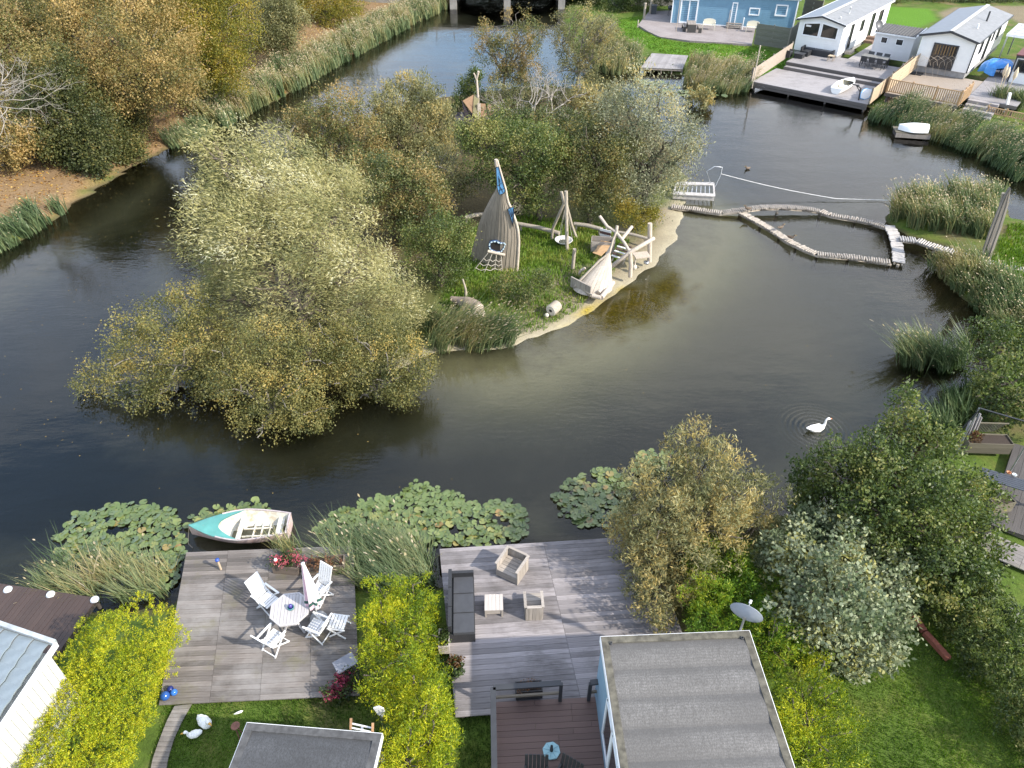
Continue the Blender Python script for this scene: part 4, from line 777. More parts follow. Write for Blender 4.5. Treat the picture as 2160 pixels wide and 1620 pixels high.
# ================================================================ white garden set
def heading(p, q): d = Vector(q) - Vector(p); return math.atan2(d.y, d.x) - math.pi / 2
def white_chair(p, face, label, back=.62):
    t = thing('garden_chair', p, label, 'chair', heading(p, face), 'white garden chairs on the old deck'); t.scale = (.88, .88, .88)   # local +y is the front
    for i in range(6):
        mb = MB(); mb.box((0, -.20 + i * .082, .42 - .008 * abs(i - 2)), (.46, .066, .022)); mb.build('seat_slat', WHITEPL, t)
    for i in range(6):
        x = -.205 + i * .082; mb = MB(); mb.bar((x, -.25, .44), (x * 1.05, -.25 - back * .38, .42 + back), .066, .02, (0, 1, 0)); mb.build('back_slat', WHITEPL, t)
    mb = MB()
    for k in (.25, .95): mb.bar((-.25, -.265 - back * .38 * k, .43 + back * k), (.25, -.265 - back * .38 * k, .43 + back * k), .04, .03)
    mb.build('back_rail', WHITEPL, t)
    for s in (-1, 1):
        mb = MB(); mb.bar((s * .275, -.36, .64), (s * .275, .26, .62), .055, .03); mb.build('armrest', WHITEPL, t)
        mb = MB(); mb.bar((s * .255, -.32, 0), (s * .255, .22, .62), .04, .03, (1, 0, 0)); mb.build('leg', WHITEPL, t)
        mb = MB(); mb.bar((s * .235, .30, 0), (s * .235, -.27, .46), .04, .03, (1, 0, 0)); mb.build('leg', WHITEPL, t)
    mb = MB(); mb.bar((-.235, .28, .03), (.235, .28, .03), .03, .025); mb.bar((-.255, -.30, .03), (.255, -.30, .03), .03, .025); mb.build('foot_bar', WHITEPL, t)
    return t
TB = G(622, 1318, ZL)
white_chair(G(570, 1281, ZL), TB, 'white reclining garden chair left of the table facing the parasol', .72)
white_chair(G(676, 1262, ZL), TB, 'white reclining garden chair half hidden behind the closed parasol', .72)
white_chair(G(583, 1362, ZL), TB, 'white folding garden chair at the lower left of the table')
white_chair(G(672, 1338, ZL), TB, 'white folding garden chair between the table and the white footstool')
def footstool():
    t = thing('footstool', G(718, 1329, ZL), 'white slatted footstool standing apart right of the chairs', 'footstool', R(-8))
    for i in range(5): mb = MB(); mb.box((-.18 + i * .09, 0, .38), (.07, .40, .022)); mb.build('slat', WHITEPL, t)
    for s in (-1, 1):
        mb = MB(); mb.bar((-.24, s * .22, .35), (.24, s * .22, .35), .03, .04); mb.build('rail', WHITEPL, t)
        mb = MB(); mb.bar((-.22, s * .23, 0), (.2, s * .23, .36), .03, .03, (0, 1, 0)); mb.bar((.22, s * .23, 0), (-.2, s * .23, .36), .03, .03, (0, 1, 0)); mb.build('leg', WHITEPL, t)
footstool()
def octagon(r, n=8, off=.5): return [(r * math.cos(2 * math.pi * (k + off) / n), r * math.sin(2 * math.pi * (k + off) / n)) for k in range(n)]
def garden_table():
    t = thing('garden_table', TB, 'pale octagonal slatted garden table with an ashtray on it', 'table', R(8)); m = woodmat('bleached_slat', (.45, .43, .43), (.34, .32, .31), None, 1, .7, objvar=.1)
    pr = octagon(.52); half = lambda x: min(.48, .68 - abs(x)) 
    for i in range(11):
        x0 = -.475 + i * .0866; x1 = x0 + .078; h0, h1 = half(x0), half(x1); mb = MB(); mb.prism([(x0, -h0), (x1, -h1), (x1, h1), (x0, h0)], .70, .725); mb.build('slat', m, t)
    mb = MB(); q = octagon(.535); qi = octagon(.485)
    for k in range(8):
        j = (k + 1) % 8; mb.prism([q[k], q[j], qi[j], qi[k]], .69, .732)
    mb.build('rim', m, t)
    for k in range(4):
        a = math.pi / 4 + k * math.pi / 2; mb = MB(); mb.bar((.4 * math.cos(a), .4 * math.sin(a), 0), (-.15 * math.cos(a), -.15 * math.sin(a), .69), .05, .03); mb.build('leg', m, t)
    a = thing('ashtray', Vector((TB.x + .03, TB.y + .02, ZL + .733)), 'round blue and teal ashtray in the middle of the octagonal table', 'ashtray')
    mb = MB(); mb.lathe([(0, 0), (.085, 0), (.09, .05), (.075, .055), (.06, .02)], n=14); mb.build('bowl', plain('teal_glaze', (.05, .17, .19), .3), a); mb = MB(); mb.lathe([(.0, .15), (.045, .13), (.055, .09), (.05, .03), (0, .02)], n=12); mb.build('lid', plain('violet_blue_glaze', (.05, .04, .22), .3), a)
garden_table()
def closed_parasol():
    b = G(672, 1305, ZL); top = V(636, 1188, b.y).z - ZL; t = thing('parasol', b, 'closed pink and white striped parasol with a green band beside the octagonal table', 'parasol')
    mb = MB(); mb.lathe([(0, .07), (.21, .07), (.24, 0)][::-1], n=16); mb.build('base', plain('grey_concrete', (.3, .3, .3), .9), t)
    mb = MB(); mb.tube([(0, 0, .05), (0, 0, top)], .02, 8); mb.build('pole', WHITEPL, t)
    def cloth(z0, z1, r0, r1, name, mat):
        mb = MB(); n = 28; rows = []
        for i in range(7):
            f = i / 6; z = z0 + (z1 - z0) * f; r = r0 + (r1 - r0) * f
            rows.append([Vector((r * (1 + .28 * math.cos(7 * 2 * math.pi * k / n)) * math.cos(2 * math.pi * k / n), r * (1 + .28 * math.cos(7 * 2 * math.pi * k / n)) * math.sin(2 * math.pi * k / n), z)) for k in range(n)])
        mb.grid(rows, closed=True); mb.build(name, mat, t)
    m, nt, bb, _ = newmat('pink_white_stripe'); tc_ = N(nt, 'ShaderNodeTexCoord'); s_ = N(nt, 'ShaderNodeSeparateXYZ'); nt.links.new(tc_.outputs['Object'], s_.inputs[0]); at = N(nt, 'ShaderNodeMath', operation='ARCTAN2'); nt.links.new(s_.outputs[1], at.inputs[0]); nt.links.new(s_.outputs[0], at.inputs[1])
    mu = N(nt, 'ShaderNodeMath', operation='MULTIPLY'); mu.inputs[1].default_value = 7; nt.links.new(at.outputs[0], mu.inputs[0]); sn = N(nt, 'ShaderNodeMath', operation='SINE'); nt.links.new(mu.outputs[0], sn.inputs[0])
    nt.links.new(ramp(nt, sn.outputs[0], [(.35, (.72, .66, .66)), (.55, (.58, .37, .44))]), bb.inputs['Base Color']); bb.inputs['Roughness'].default_value = .9
    cloth(top - .05, .95, .035, .17, 'canopy', m); cloth(.95, .84, .17, .185, 'green_band', plain('dark_green_cloth', (.02, .075, .06), .9)); cloth(.84, .70, .185, .19, 'hem', m)
    mb = MB(); mb.lathe([(0, top + .03), (.05, top), (.045, top - .1), (.0, top - .11)], n=10); mb.build('tip', WHITEPL, t)
closed_parasol()
def ball(p, r, label, c, group):
    o = MB().lathe([(r * math.sin(math.pi * i / 10) + 1e-4, -r * math.cos(math.pi * i / 10)) for i in range(11)], n=18).build('glazed_ball', plain('glaze_%d' % int(c[2] * 1000), c, .12, .12)); o.location = p + Vector((0, 0, r)); tag(o, label, 'ball', group)
ball(G(351, 1473, ZL), .115, 'largest of the three blue balls at the deck corner by the big hedge', (.02, .075, .26), 'blue glazed balls')
ball(G(361, 1457, ZL), .082, 'dark navy ball behind the other two blue balls', (.012, .02, .12), 'blue glazed balls')
ball(G(369, 1464, ZL), .085, 'lighter blue ball at the right of the three balls', (.03, .13, .42), 'blue glazed balls')
def bollard():
    b = G(466, 1201, ZL); t = thing('mooring_post', b, 'wooden mooring post with a round blue cap near the boat', 'post'); h = V(459, 1181, b.y).z - ZL
    mb = MB(); mb.tube([(0, 0, 0), (0, 0, h)], .035, 10); mb.build('post', woodmat('pale_post', (.42, .34, .25), (.3, .23, .16), None, 2, objvar=0), t); mb = MB(); mb.lathe([(0, h + .04), (.06, h + .02), (.06, h - .03), (0, h - .03)], n=12); mb.build('cap', plain('blue_cap', (.03, .08, .35), .4), t)
bollard()
def leafy(parent, name, c, r, kind, seed, n=900, L=.06, W=.035, tmean=.5, z=1.0):
    rng = np.random.default_rng(seed); lo = [(c[0] + rng.normal() * r[0] * .4, c[1] + rng.normal() * r[1] * .4, c[2] + rng.uniform(0, .3) * r[2], r[0] * .7, r[1] * .7, r[2] * .75) for _ in range(5)]
    ar = 4 * math.pi * (r[0] * r[1]); o = obj(name, crown_mesh(name, lo, LM[kind], rng, dens=n / max(ar * 3, .05) / 6, k=6, L=L, W=W, Ls=.14, tmean=tmean, nsub=3, gate=-.8, zmin=-9), parent)
    if name == 'flowers': o['kind'] = 'stuff'
    return o
LM['flower'] = leafmat('flower_petal', [(.1, (.42, .05, .10)), (.5, (.55, .12, .16)), (.9, (.70, .38, .36))], .2, .2); LM['sedum'] = leafmat('dried_flower_head', [(.1, (.09, .045, .025)), (.5, (.19, .095, .05)), (.9, (.26, .17, .08))], .2, .2); LM['crimson'] = leafmat('crimson_leaf', [(.1, (.05, .012, .02)), (.5, (.20, .03, .06)), (.9, (.32, .06, .09))], .25, .3)
PLW = woodmat('planter_board', (.16, .125, .10), (.09, .07, .055), None, 0, .8, objvar=.25)
def planter(a, b, z, h, d, label, soil=True, mat=None):
    a, b = Vector(a), Vector(b); u = (b - a); L = u.length; t = thing('planter', (a + b) / 2, label, 'planter', math.atan2(u.y, u.x)); mat = mat or PLW
    for s in (0, 1): 
        for k in range(2): mb = MB(); mb.box((0, s * d, h * (.25 + .5 * k)), (L, .025, h * .48)); mb.build('board', mat, t)
    for s in (-1, 1): mb = MB(); mb.box((s * (L / 2 - .013), d / 2, h / 2), (.025, d - .03, h)); mb.build('end_board', mat, t)
    if soil: mb = MB(); mb.box((0, d / 2, h - .06), (L - .056, d - .028, .03)); mb.build('soil', plain('soil', (.04, .028, .02), 1, .4, 30), t)
    return t
p = planter(G(577, 1209, ZL), G(632, 1214, ZL), ZL, .34, .38, 'wooden planter with red and pink flowers behind the stern of the boat'); leafy(p, 'leaves', (0, .19, .42), (.42, .26, .25), 'green', 60, 1500, tmean=.4); FL = leafy(p, 'flowers', (0, .17, .50), (.36, .22, .20), 'flower', 61, 70, .032, .028)
p = planter(G(648, 1215, ZL), G(728, 1208, ZL), ZL, .34, .38, 'wooden planter with dried brown flower heads behind the parasol'); leafy(p, 'leaves', (0, .19, .42), (.5, .26, .22), 'sedum', 62, 2000)
def red_lantern():
    t = thing('lantern', Vector(G(584, 1190, .95)), 'small red and white lantern standing in the flower planter', 'lantern'); mb = MB(); mb.tube([(0, 0, -.3), (0, 0, .1)], .012, 6); mb.build('stick', DARKMETAL, t); mb = MB(); mb.lathe([(0, .10), (.05, .10), (.055, .19), (0, .19)], n=10); mb.build('body', plain('red_enamel', (.45, .02, .02), .4), t); mb = MB(); mb.lathe([(.05, .19), (.03, .24), (0, .25)], n=10); mb.build('cap', WHITEPL, t)
red_lantern()
def storage_box():
    t = thing('storage_box', G(733, 1418, ZL), 'slate grey garden storage box at the foot of the golden hedge', 'box', R(35)); m = plain('slate_plastic', (.13, .14, .16), .5, .1); mb = MB(); mb.box((0, 0, .2), (.5, .34, .4)); mb.build('body', m, t); mb = MB(); mb.box((0, 0, .425), (.53, .37, .045)); mb.build('lid', plain('slate_lid', (.17, .18, .21), .45, .1), t); mb = MB(); mb.box((0, -.19, .36), (.12, .02, .04)); mb.build('latch', DARKMETAL, t)
storage_box()
def red_plant(px, py, label, s):
    t = thing('red_plant', GZ(px, py), label, 'plant', group='red flowering plants by the golden hedge'); leafy(t, 'leaves', (0, 0, .25), (.3, .25, .28), 'green', s, 500, tmean=.35); FL = leafy(t, 'flowers', (0, 0, .34), (.26, .22, .2), 'crimson', s + 1, 260, .05, .04)
red_plant(733, 1452, 'taller crimson flowering plant beside the slate box', 63); red_plant(712, 1472, 'smaller crimson plant at the lawn edge', 65)
def swept(name, pts, mat, parent, n=14, sub=5):
    "one continuous body swept through joints (x,y,z,r) or (x,y,z,r wide,r high)"
    P = [Vector(p[:3]) for p in pts]; W_ = [(p[3], p[4] if len(p) > 4 else p[3]) for p in pts]; Q, RR = [], []
    for i in range(len(P) - 1):
        p0, p1, p2, p3 = P[max(i - 1, 0)], P[i], P[i + 1], P[min(i + 2, len(P) - 1)]
        for k in range(sub):
            t = k / sub; Q.append(.5 * ((2 * p1) + (p2 - p0) * t + (2 * p0 - 5 * p1 + 4 * p2 - p3) * t * t + (3 * p1 - p0 - 3 * p2 + p3) * t ** 3)); s = t * t * (3 - 2 * t); RR.append((W_[i][0] * (1 - s) + W_[i + 1][0] * s, W_[i][1] * (1 - s) + W_[i + 1][1] * s))
    Q.append(P[-1]); RR.append(W_[-1]); mb = MB(); rows = []
    for i, q in enumerate(Q):
        t = (Q[min(i + 1, len(Q) - 1)] - Q[max(i - 1, 0)]).normalized(); y = Vector((0, 1, 0)); z = t.cross(y).normalized(); rows.append([q + y * RR[i][0] * math.cos(2 * math.pi * k / n) + z * RR[i][1] * math.sin(2 * math.pi * k / n) for k in range(n)])
    mb.grid(rows, closed=True); mb.add(rows[0], [tuple(range(n))[::-1]]); mb.add(rows[-1], [tuple(range(n))]); return mb.build(name, mat, parent)
def goose_statue(px, py, s, rz, label):
    t = thing('goose_ornament', GZ(px, py), label, 'garden ornament', rz, 'white goose ornaments on the lawn'); w_ = plain('white_ornament', (.80, .79, .75), .5, .08, 8)
    swept('body', [tuple(v * s for v in q) for q in ((-.38, 0, .26, .02), (-.28, 0, .22, .12), (-.10, 0, .19, .185), (.08, 0, .20, .175), (.19, 0, .28, .10), (.21, 0, .40, .06), (.22, 0, .50, .06), (.27, 0, .56, .075), (.33, 0, .555, .05), (.36, 0, .55, .02))], w_, t)
    mb = MB(); mb.lathe([(.045 * s, 0), (.035 * s, .06 * s), (.008 * s, .13 * s)], n=8); o = mb.build('beak', plain('orange_beak', (.60, .33, .06), .5), t); o.location = (.35 * s, 0, .55 * s); o.rotation_euler = (0, R(100), 0)
goose_statue(436, 1530, .72, R(-35), 'larger white goose ornament with orange beak on the lawn'); goose_statue(411, 1553, .52, R(200), 'smaller white goose ornament on the lawn edge')
o = MB().lathe([(.002, 0), (.035, .05), (.03, .14), (.004, .22)], n=8, sy=.35).build('white_feather', WHITEPL); o.location = G(513, 1499, .46); o.rotation_euler = (R(80), 0, R(-60)); tag(o, 'small white feather lying on the lawn below the old deck', 'feather')
def torch():
    b = GZ(530, 1600); h = V(497, 1531, b.y).z - .4; t = thing('garden_torch', b, 'rusty tripod garden torch beside the low grey roof', 'torch'); m = plain('rust', (.16, .07, .045), .85, .4, 10)
    for k in range(3):
        a = k * 2.1 + .5; mb = MB(); mb.tube([(.16 * math.cos(a), .16 * math.sin(a), 0), (.03 * math.cos(a), .03 * math.sin(a), h - .05)], .012, 6); mb.build('leg', m, t)
    mb = MB(); mb.lathe([(0, h - .06), (.06, h - .05), (.10, h), (.085, h + .005), (0, h - .02)], n=14); mb.build('dish', m, t)
torch()
def solar_paddle():
    b = GZ(815, 1560); z1 = V(812, 1492, b.y).z - .4; t = thing('weather_vane', b, 'white paddle shaped vane on a pole between the golden conifers', 'vane'); mb = MB(); mb.tube([(0, 0, 0), (0, 0, z1 - .3)], .02, 6); mb.build('pole', STEEL, t); mb = MB(); mb.prism([(-.13, z1 - .02), (0, z1 + .05), (.1, z1 - .05), (.11, z1 - .25), (.03, z1 - .42), (-.06, z1 - .3)], -.015, .015)
    mb.v = [(x, z, y) for x, y, z in mb.v]; mb.build('blade', WHITEPL, t)
solar_paddle()
for px, py, lab in ((17, 1244, 'round white lamp nearest the left edge on the dark brown deck'), (107, 1254, 'middle one of the three round white lamps on the dark brown deck'), (200, 1265, 'round white lamp closest to the clipped hedge on the dark brown deck')):
    t = thing('deck_lamp', G(px, py, .5), lab, 'lamp', group='white lamps along the dark brown deck'); mb = MB(); mb.lathe([(.105, 0), (.105, .03), (.085, .06), (0, .075)], n=20); mb.build('shade', plain('opal_white', (.82, .82, .80), .3, .03), t); mb = MB(); mb.lathe([(.12, 0), (.12, .012), (.105, .014)], n=20); mb.build('collar', STEEL, t)
# ================================================================ roofs and houses near the camera
def tile_roof_cabin():
    z = 2.9; c = G(116, 1361, z); e1 = G(0, 1535, z); e2 = G(0, 1329, z); u = (e1 - c).normalized(); v = (e2 - c).normalized()
    t = thing('cabin', Vector((c.x, c.y, .4)), 'white sided cabin with a grey metal tile roof at the lower left edge', 'house'); loc = lambda p: p - t.location
    wm = plain('white_metal_cladding', (.50, .50, .47), .45, .06); W0 = .15; A = c - u * -W0 + v * W0
    a = c + u * .15 + v * .15
    n = 24; 
    for k in range(n):                               # grooved side cladding, one sheet per rib
        p0 = a + u * (k * .18); p1 = p0 + u * .165; o = MB().bar(loc(Vector((p0.x, p0.y, 1.6))), loc(Vector((p1.x, p1.y, 1.6))), .03, 2.3).build('cladding_sheet', wm, t)
    mb = MB(); q = a + u * 4.5; q2 = a + v * 4; P = [a + u * .02 + v * .02, q, q + v * 4, q2]; mb.prism([W2(loc(p)) for p in P], .0, 2.35); mb.build('wall', plain('pale_wall', (.55, .55, .52), .6), t)
    tm = plain('blue_grey_metal_tile', (.22, .26, .28), .4, .2, 3.5, .2); rise = .13; cw, ch = .33, .38
    def tile():
        mb = MB(); rows = []
        for i in range(7):
            f = i / 6; prof = .035 * math.sin(f * math.pi) if f < .62 else .035 * math.sin(.62 * math.pi) * (1 - (f - .62) / .38) 
            rows.append([u * (f * cw) + v * (g * ch) + Vector((0, 0,   .05 * (1 - g) + prof + rise * g * ch)) for g in (0, .15, .5, 1)] )
        mb.grid(rows); mb.grid([[r[0], r[0] + Vector((0, 0, -.03))] for r in rows]); return mb.mesh('roof_tile', tm)
    me = tile()
    for i in range(14):
        for j in range(9): obj('roof_tile', me, t, loc(c + u * (.04 + i * cw) + v * (.12 + j * ch) + Vector((0, 0, .02 + rise * j * ch))))
    mb = MB(); mb.bar(loc(c - v * .02 + u * -.03), loc(c + u * 4.6 - v * .02), .07, .12); mb.build('gutter', WHITEPL, t)
    mb = MB(); mb.bar(loc(c + v * .0 - u * .03 + Vector((0, 0, .04))), loc(c + v * 4 - u * .03 + Vector((0, 0, .04 + rise * 4))), .10, .14); mb.build('verge_trim', plain('grey_trim', (.33, .36, .38), .4), t)
tile_roof_cabin()
def feltmat(name, c, seam, A=None, vn=None, strip=.62):
    m, nt, b, _ = newmat(name); v = vec_in(nt, 'obj'); n1 = noise(nt, vec_in(nt, 'obj', (1, .45, 1)), 55, 5, .75); n2 = noise(nt, vec_in(nt, 'world', (.35, 1, 1)), 1.6, 5, .6); n3 = noise(nt, vec_in(nt, 'world', (9, 1.5, 1)), 2.2, 3, .5)
    k = mixrgb(nt, ramp(nt, n2, [(.35, (0, 0, 0)), (.7, (1, 1, 1))]), tuple(x * .72 for x in c), tuple(x * 1.25 for x in c)); k = mixrgb(nt, ramp(nt, n3, [(.42, (0, 0, 0)), (.62, (.5, .5, .5))]), k, tuple(x * .7 for x in c)); k = mixrgb(nt, ramp(nt, n1, [(.4, (0, 0, 0)), (.6, (.75, .75, .75))]), k, seam)
    if A is not None:                               # shading of the sagging felt put into its colour, darker between strips
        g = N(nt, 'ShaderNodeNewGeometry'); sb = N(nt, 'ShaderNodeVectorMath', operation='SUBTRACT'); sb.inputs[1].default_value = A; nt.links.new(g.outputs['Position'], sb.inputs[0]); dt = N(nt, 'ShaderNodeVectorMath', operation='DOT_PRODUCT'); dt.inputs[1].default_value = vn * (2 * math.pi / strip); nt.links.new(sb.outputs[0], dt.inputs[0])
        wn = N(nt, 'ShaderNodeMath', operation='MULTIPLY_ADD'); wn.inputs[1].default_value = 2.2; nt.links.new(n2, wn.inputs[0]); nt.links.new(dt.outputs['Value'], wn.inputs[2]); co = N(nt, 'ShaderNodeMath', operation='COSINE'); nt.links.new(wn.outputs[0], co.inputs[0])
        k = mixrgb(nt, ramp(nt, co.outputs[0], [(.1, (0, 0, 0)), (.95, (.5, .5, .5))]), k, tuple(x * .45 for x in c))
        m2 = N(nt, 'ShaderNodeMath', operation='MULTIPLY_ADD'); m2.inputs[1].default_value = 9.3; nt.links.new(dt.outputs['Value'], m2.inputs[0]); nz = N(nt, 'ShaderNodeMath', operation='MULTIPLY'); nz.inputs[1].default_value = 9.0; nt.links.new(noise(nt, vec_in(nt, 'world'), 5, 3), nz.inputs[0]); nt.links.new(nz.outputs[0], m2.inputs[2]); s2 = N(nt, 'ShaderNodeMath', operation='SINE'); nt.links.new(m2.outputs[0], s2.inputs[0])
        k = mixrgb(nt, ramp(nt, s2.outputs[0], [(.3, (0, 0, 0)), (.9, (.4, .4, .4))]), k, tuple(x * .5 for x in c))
    nt.links.new(k, b.inputs['Base Color']); b.inputs['Roughness'].default_value = .95; bump(nt, b, n1, .5, .01); return m
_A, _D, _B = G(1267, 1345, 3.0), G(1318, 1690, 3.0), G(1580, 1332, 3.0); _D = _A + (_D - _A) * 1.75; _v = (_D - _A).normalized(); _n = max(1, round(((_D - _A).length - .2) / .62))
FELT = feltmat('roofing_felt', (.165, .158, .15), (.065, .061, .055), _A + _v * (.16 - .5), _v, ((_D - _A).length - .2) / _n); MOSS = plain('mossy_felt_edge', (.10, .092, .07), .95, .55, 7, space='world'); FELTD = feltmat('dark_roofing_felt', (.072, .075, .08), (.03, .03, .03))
BLUEW = plain('blue_painted_board', (.20, .31, .40), .55, .1, 3); WTRIM = plain('white_trim', (.78, .79, .80), .45, .05, 3)
def flat_roof(name, label, A, B, D, z, strip, felt, wallz, wallmat, edge):
    "flat felt roof with lapped strips, raised edge and walls under it"
    A, B, D = Vector(A), Vector(B), Vector(D); u, v = B - A, D - A; t = thing(name, Vector((A.x, A.y, wallz)), label, 'house'); loc = lambda p: Vector(p) - t.location; un, vn = u.normalized(), v.normalized()
    a = A + un * .14 + vn * .16; ul = u.length - .28; vl = v.length - .2; n = max(1, round(vl / strip))
    for i in range(n):
        p0 = a + vn * (vl * i / n) ; p1 = a + vn * (vl * (i + 1) / n + (.05 if i < n - 1 else 0)); mb = MB(); rows = []
        for k in range(9):
            f = k / 8; zz = .04 * math.sin(f * math.pi) + .012 * (1 - f) ; q = p0.lerp(p1, f); rows.append([loc(q + Vector((0, 0, zz - .015 + .006 * (n - i) / n))), loc(q + un * ul + Vector((0, 0, zz - .015 + .006 * (n - i) / n)))])
        mb.grid([r[::-1] for r in rows]); mb.build('felt_strip', felt, t)
    for p, q, wd in ((A, B, .16), (A + vn * .163, D, .16), (B + vn * .163, D + u, .16)):
        s_ = 1 if q is D else -1; nrm = vn if q is B else un * s_; lead = 0 if q is B else .163
        mb = MB(); mb.bar(loc(p + nrm * .08 + Vector((0, 0, .012))), loc(q + nrm * .08 + Vector((0, 0, .012))), wd, .05); mb.build('roof_edge', edge, t)
        mb = MB(); d_ = (q - p).normalized(); mb.bar(loc(p - nrm * .008 - d_ * (lead + .01) + Vector((0, 0, -.068))), loc(q - nrm * .008 + Vector((0, 0, -.068))), .014, .19); mb.build('fascia', WTRIM, t)
    mb = MB(); P = [A + un * .05 + vn * .05, A + un * (u.length - .05) + vn * .05, A + un * (u.length - .05) + vn * (v.length - .05), A + un * .05 + vn * (v.length - .05)]; mb.prism([W2(loc(p)) for p in P], 0, z - wallz - .035); mb.build('wall', wallmat, t)
    return t, un, vn, loc, A
HZ = 3.0
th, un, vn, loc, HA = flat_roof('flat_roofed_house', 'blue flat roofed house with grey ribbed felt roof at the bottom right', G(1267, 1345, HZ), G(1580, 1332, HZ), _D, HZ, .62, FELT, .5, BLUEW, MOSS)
def near_windows():
    for k, (s0, s1) in enumerate(((1.25, 1.95), (2.02, 2.72), (2.79, 3.49))):
        p0 = HA + vn * s0 + un * .03; p1 = HA + vn * s1 + un * .03; z0, z1 = 1.15, 2.6; f = MB()
        for a, b in (((p0, z0), (p1, z0)), ((p0, z1), (p1, z1))): f.bar(loc((a[0].x, a[0].y, a[1])), loc((b[0].x, b[0].y, b[1])), .07, .07)
        for q in (p0, p1): f.bar(loc((q.x, q.y, z0 - .035)), loc((q.x, q.y, z1 + .035)), .07, .07)
        w_ = f.build('window', WTRIM, th); g = MB(); m_ = (p0 + p1) / 2 + un * -.006; g.bar(loc((p0.x, p0.y, (z0 + z1) / 2)) , loc((p1.x, p1.y, (z0 + z1) / 2)), .03, z1 - z0 - .05); g.build('pane', glassmat(), w_)
    for k in range(16):                             # horizontal boards of the wall
        pa, pb = HA + un * .045, HA + vn * 4 + un * .045; zz = .62 + k * .145
        if zz > 1.08 and zz < 2.65: pb = HA + vn * 1.18 + un * .045
        mb = MB(); mb.bar(loc((pa.x, pa.y, zz)), loc((pb.x, pb.y, zz)), .014, .137); mb.build('wall_board', BLUEW, th)
near_windows()
for px, py in ((1288, 1358), (1565, 1347)):
    o = MB().lathe([(.035, 0), (.035, .05), (.022, .05), (.02, 0)], n=10).build('roof_outlet', DARKMETAL, th); o.location = loc(G(px, py, HZ + .01))
t2, *_r = flat_roof('low_flat_roofed_hut', 'low hut with a dark streaked felt roof at the bottom edge', G(522, 1526, 2.3), G(806, 1549, 2.3), G(522, 1526, 2.3) + (G(470, 1660, 2.3) - G(522, 1526, 2.3)) * 2.6, 2.3, 1.0, FELTD, .4, plain('grey_wall', (.25, .26, .27), .7), plain('dark_edge_felt', (.07, .07, .07), .9, .4, 8))
def white_rack():
    b = G(763, 1541, .42) ; a = V(738, 1536, b.y + 1.0); z = 1.9; p = G(740, 1535, z); q = G(786, 1545, z); t = thing('metal_bracket', (p + q) / 2, 'white metal bracket with wooden ends standing at the edge of the low dark roof', 'bracket'); p, q = p - t.location, q - t.location
    for d in (0, .09): mb = MB(); mb.bar(p + Vector((0, d, 0)), q + Vector((0, d, 0)), .03, .03); mb.build('bar', WHITEPL, t)
    for e in (p, q): mb = MB(); mb.bar(e + Vector((0, -.03, -.02)), e + Vector((0, .14, .14)), .05, .035); mb.build('wooden_end', woodmat('orange_wood', (.45, .27, .15), (.33, .18, .09), None, 0), t)
    mb = MB(); mb.bar((p + q) / 2 + Vector((0, .05, -1.5)), (p + q) / 2 + Vector((0, .05, 0)), .05, .05); mb.build('post', STEEL, t)
white_rack()
def dish(p, r, yaw, tilt, label, m, group=None, pole=.5):
    t = thing('satellite_dish', p, label, 'satellite dish', yaw, group); mb = MB(); mb.tube([(0, 0, 0), (0, 0, pole)], .025, 8); mb.build('pole', STEEL, t)
    mb = MB(); prof = [(r * i / 6 + .001, .28 * r * (i / 6) ** 2) for i in range(7)]; mb.lathe(prof, n=24); mb.lathe([(a, b - .012) for a, b in prof[::-1]], n=24); mb.lathe([(prof[-1][0], prof[-1][1]), (prof[-1][0] + .008, prof[-1][1] - .008), (prof[-1][0], prof[-1][1] - .014)], n=24)
    o = mb.build('reflector', m, t); o.location = (0, .06, pole + .15); o.rotation_euler = (tilt, 0, 0); mb = MB(); mb.bar((0, .0, pole - .02), (0, .05, pole + .15), .06, .06, (1, 0, 0)); mb.build('mount', STEEL, t)
    d = Vector((0, -math.sin(tilt), math.cos(tilt))); c = Vector((0, .06, pole + .15)); dn = Vector((0, -math.cos(tilt), -math.sin(tilt))); mb = MB(); mb.tube([c + dn * r * .9, c + d * r * 1.1 + dn * r * .25], .012, 6); mb.build('arm', STEEL, t); mb = MB(); mb.tube([c + d * r * 1.05 + dn * r * .25, c + d * r * 1.28 + dn * r * .2], .03, 8); mb.build('receiver', WHITEPL, t)
dish(G(1561, 1331, HZ - .05), .36, R(150), R(78), 'large grey satellite dish on a pole at the back corner of the felt roof', plain('grey_dish', (.25, .27, .31), .45, .1))
# ================================================================ furniture on the weathered deck
def black_sofa():
    p = G(947, 1357, ZR); q = G(1003, 1354, ZR); f = G(1008, 1232, ZR); W_ = (q - p).length; L = (f - q).length; t = thing('garden_sofa', p, 'long black woven garden sofa on the left side of the weathered deck', 'sofa', math.atan2((q - p).y, (q - p).x))
    mb = MB(); mb.box((W_ / 2, L / 2, .19), (W_, L, .36)); mb.build('base', BLACKWEAVE, t)
    for k in range(3): mb = MB(); mb.box((W_ / 2 + .06, L * (k + .5) / 3 - .02, .42), (W_ - .16, L / 3 - .03, .10)); mb.build('cushion', plain('charcoal_cushion', (.045, .048, .055), .8, .15, 5, bmp=.1), t)
    for k in range(3): mb = MB(); mb.bar((.055 - .02 * k * 0, L * k / 3 + .01, .62), (.055, L * (k + 1) / 3 - .01, .62), .09, .26); mb.build('backrest', BLACKWEAVE, t)
    mb = MB(); mb.box((W_ / 2, L - .045, .5), (W_, .09, .3)); mb.build('armrest', BLACKWEAVE, t)
    for x in (.05, W_ - .05):
        for y in (.05, L - .05): mb = MB(); mb.box((x, y, .01), (.05, .05, .02)); mb.build('foot', DARKMETAL, t)
black_sofa()
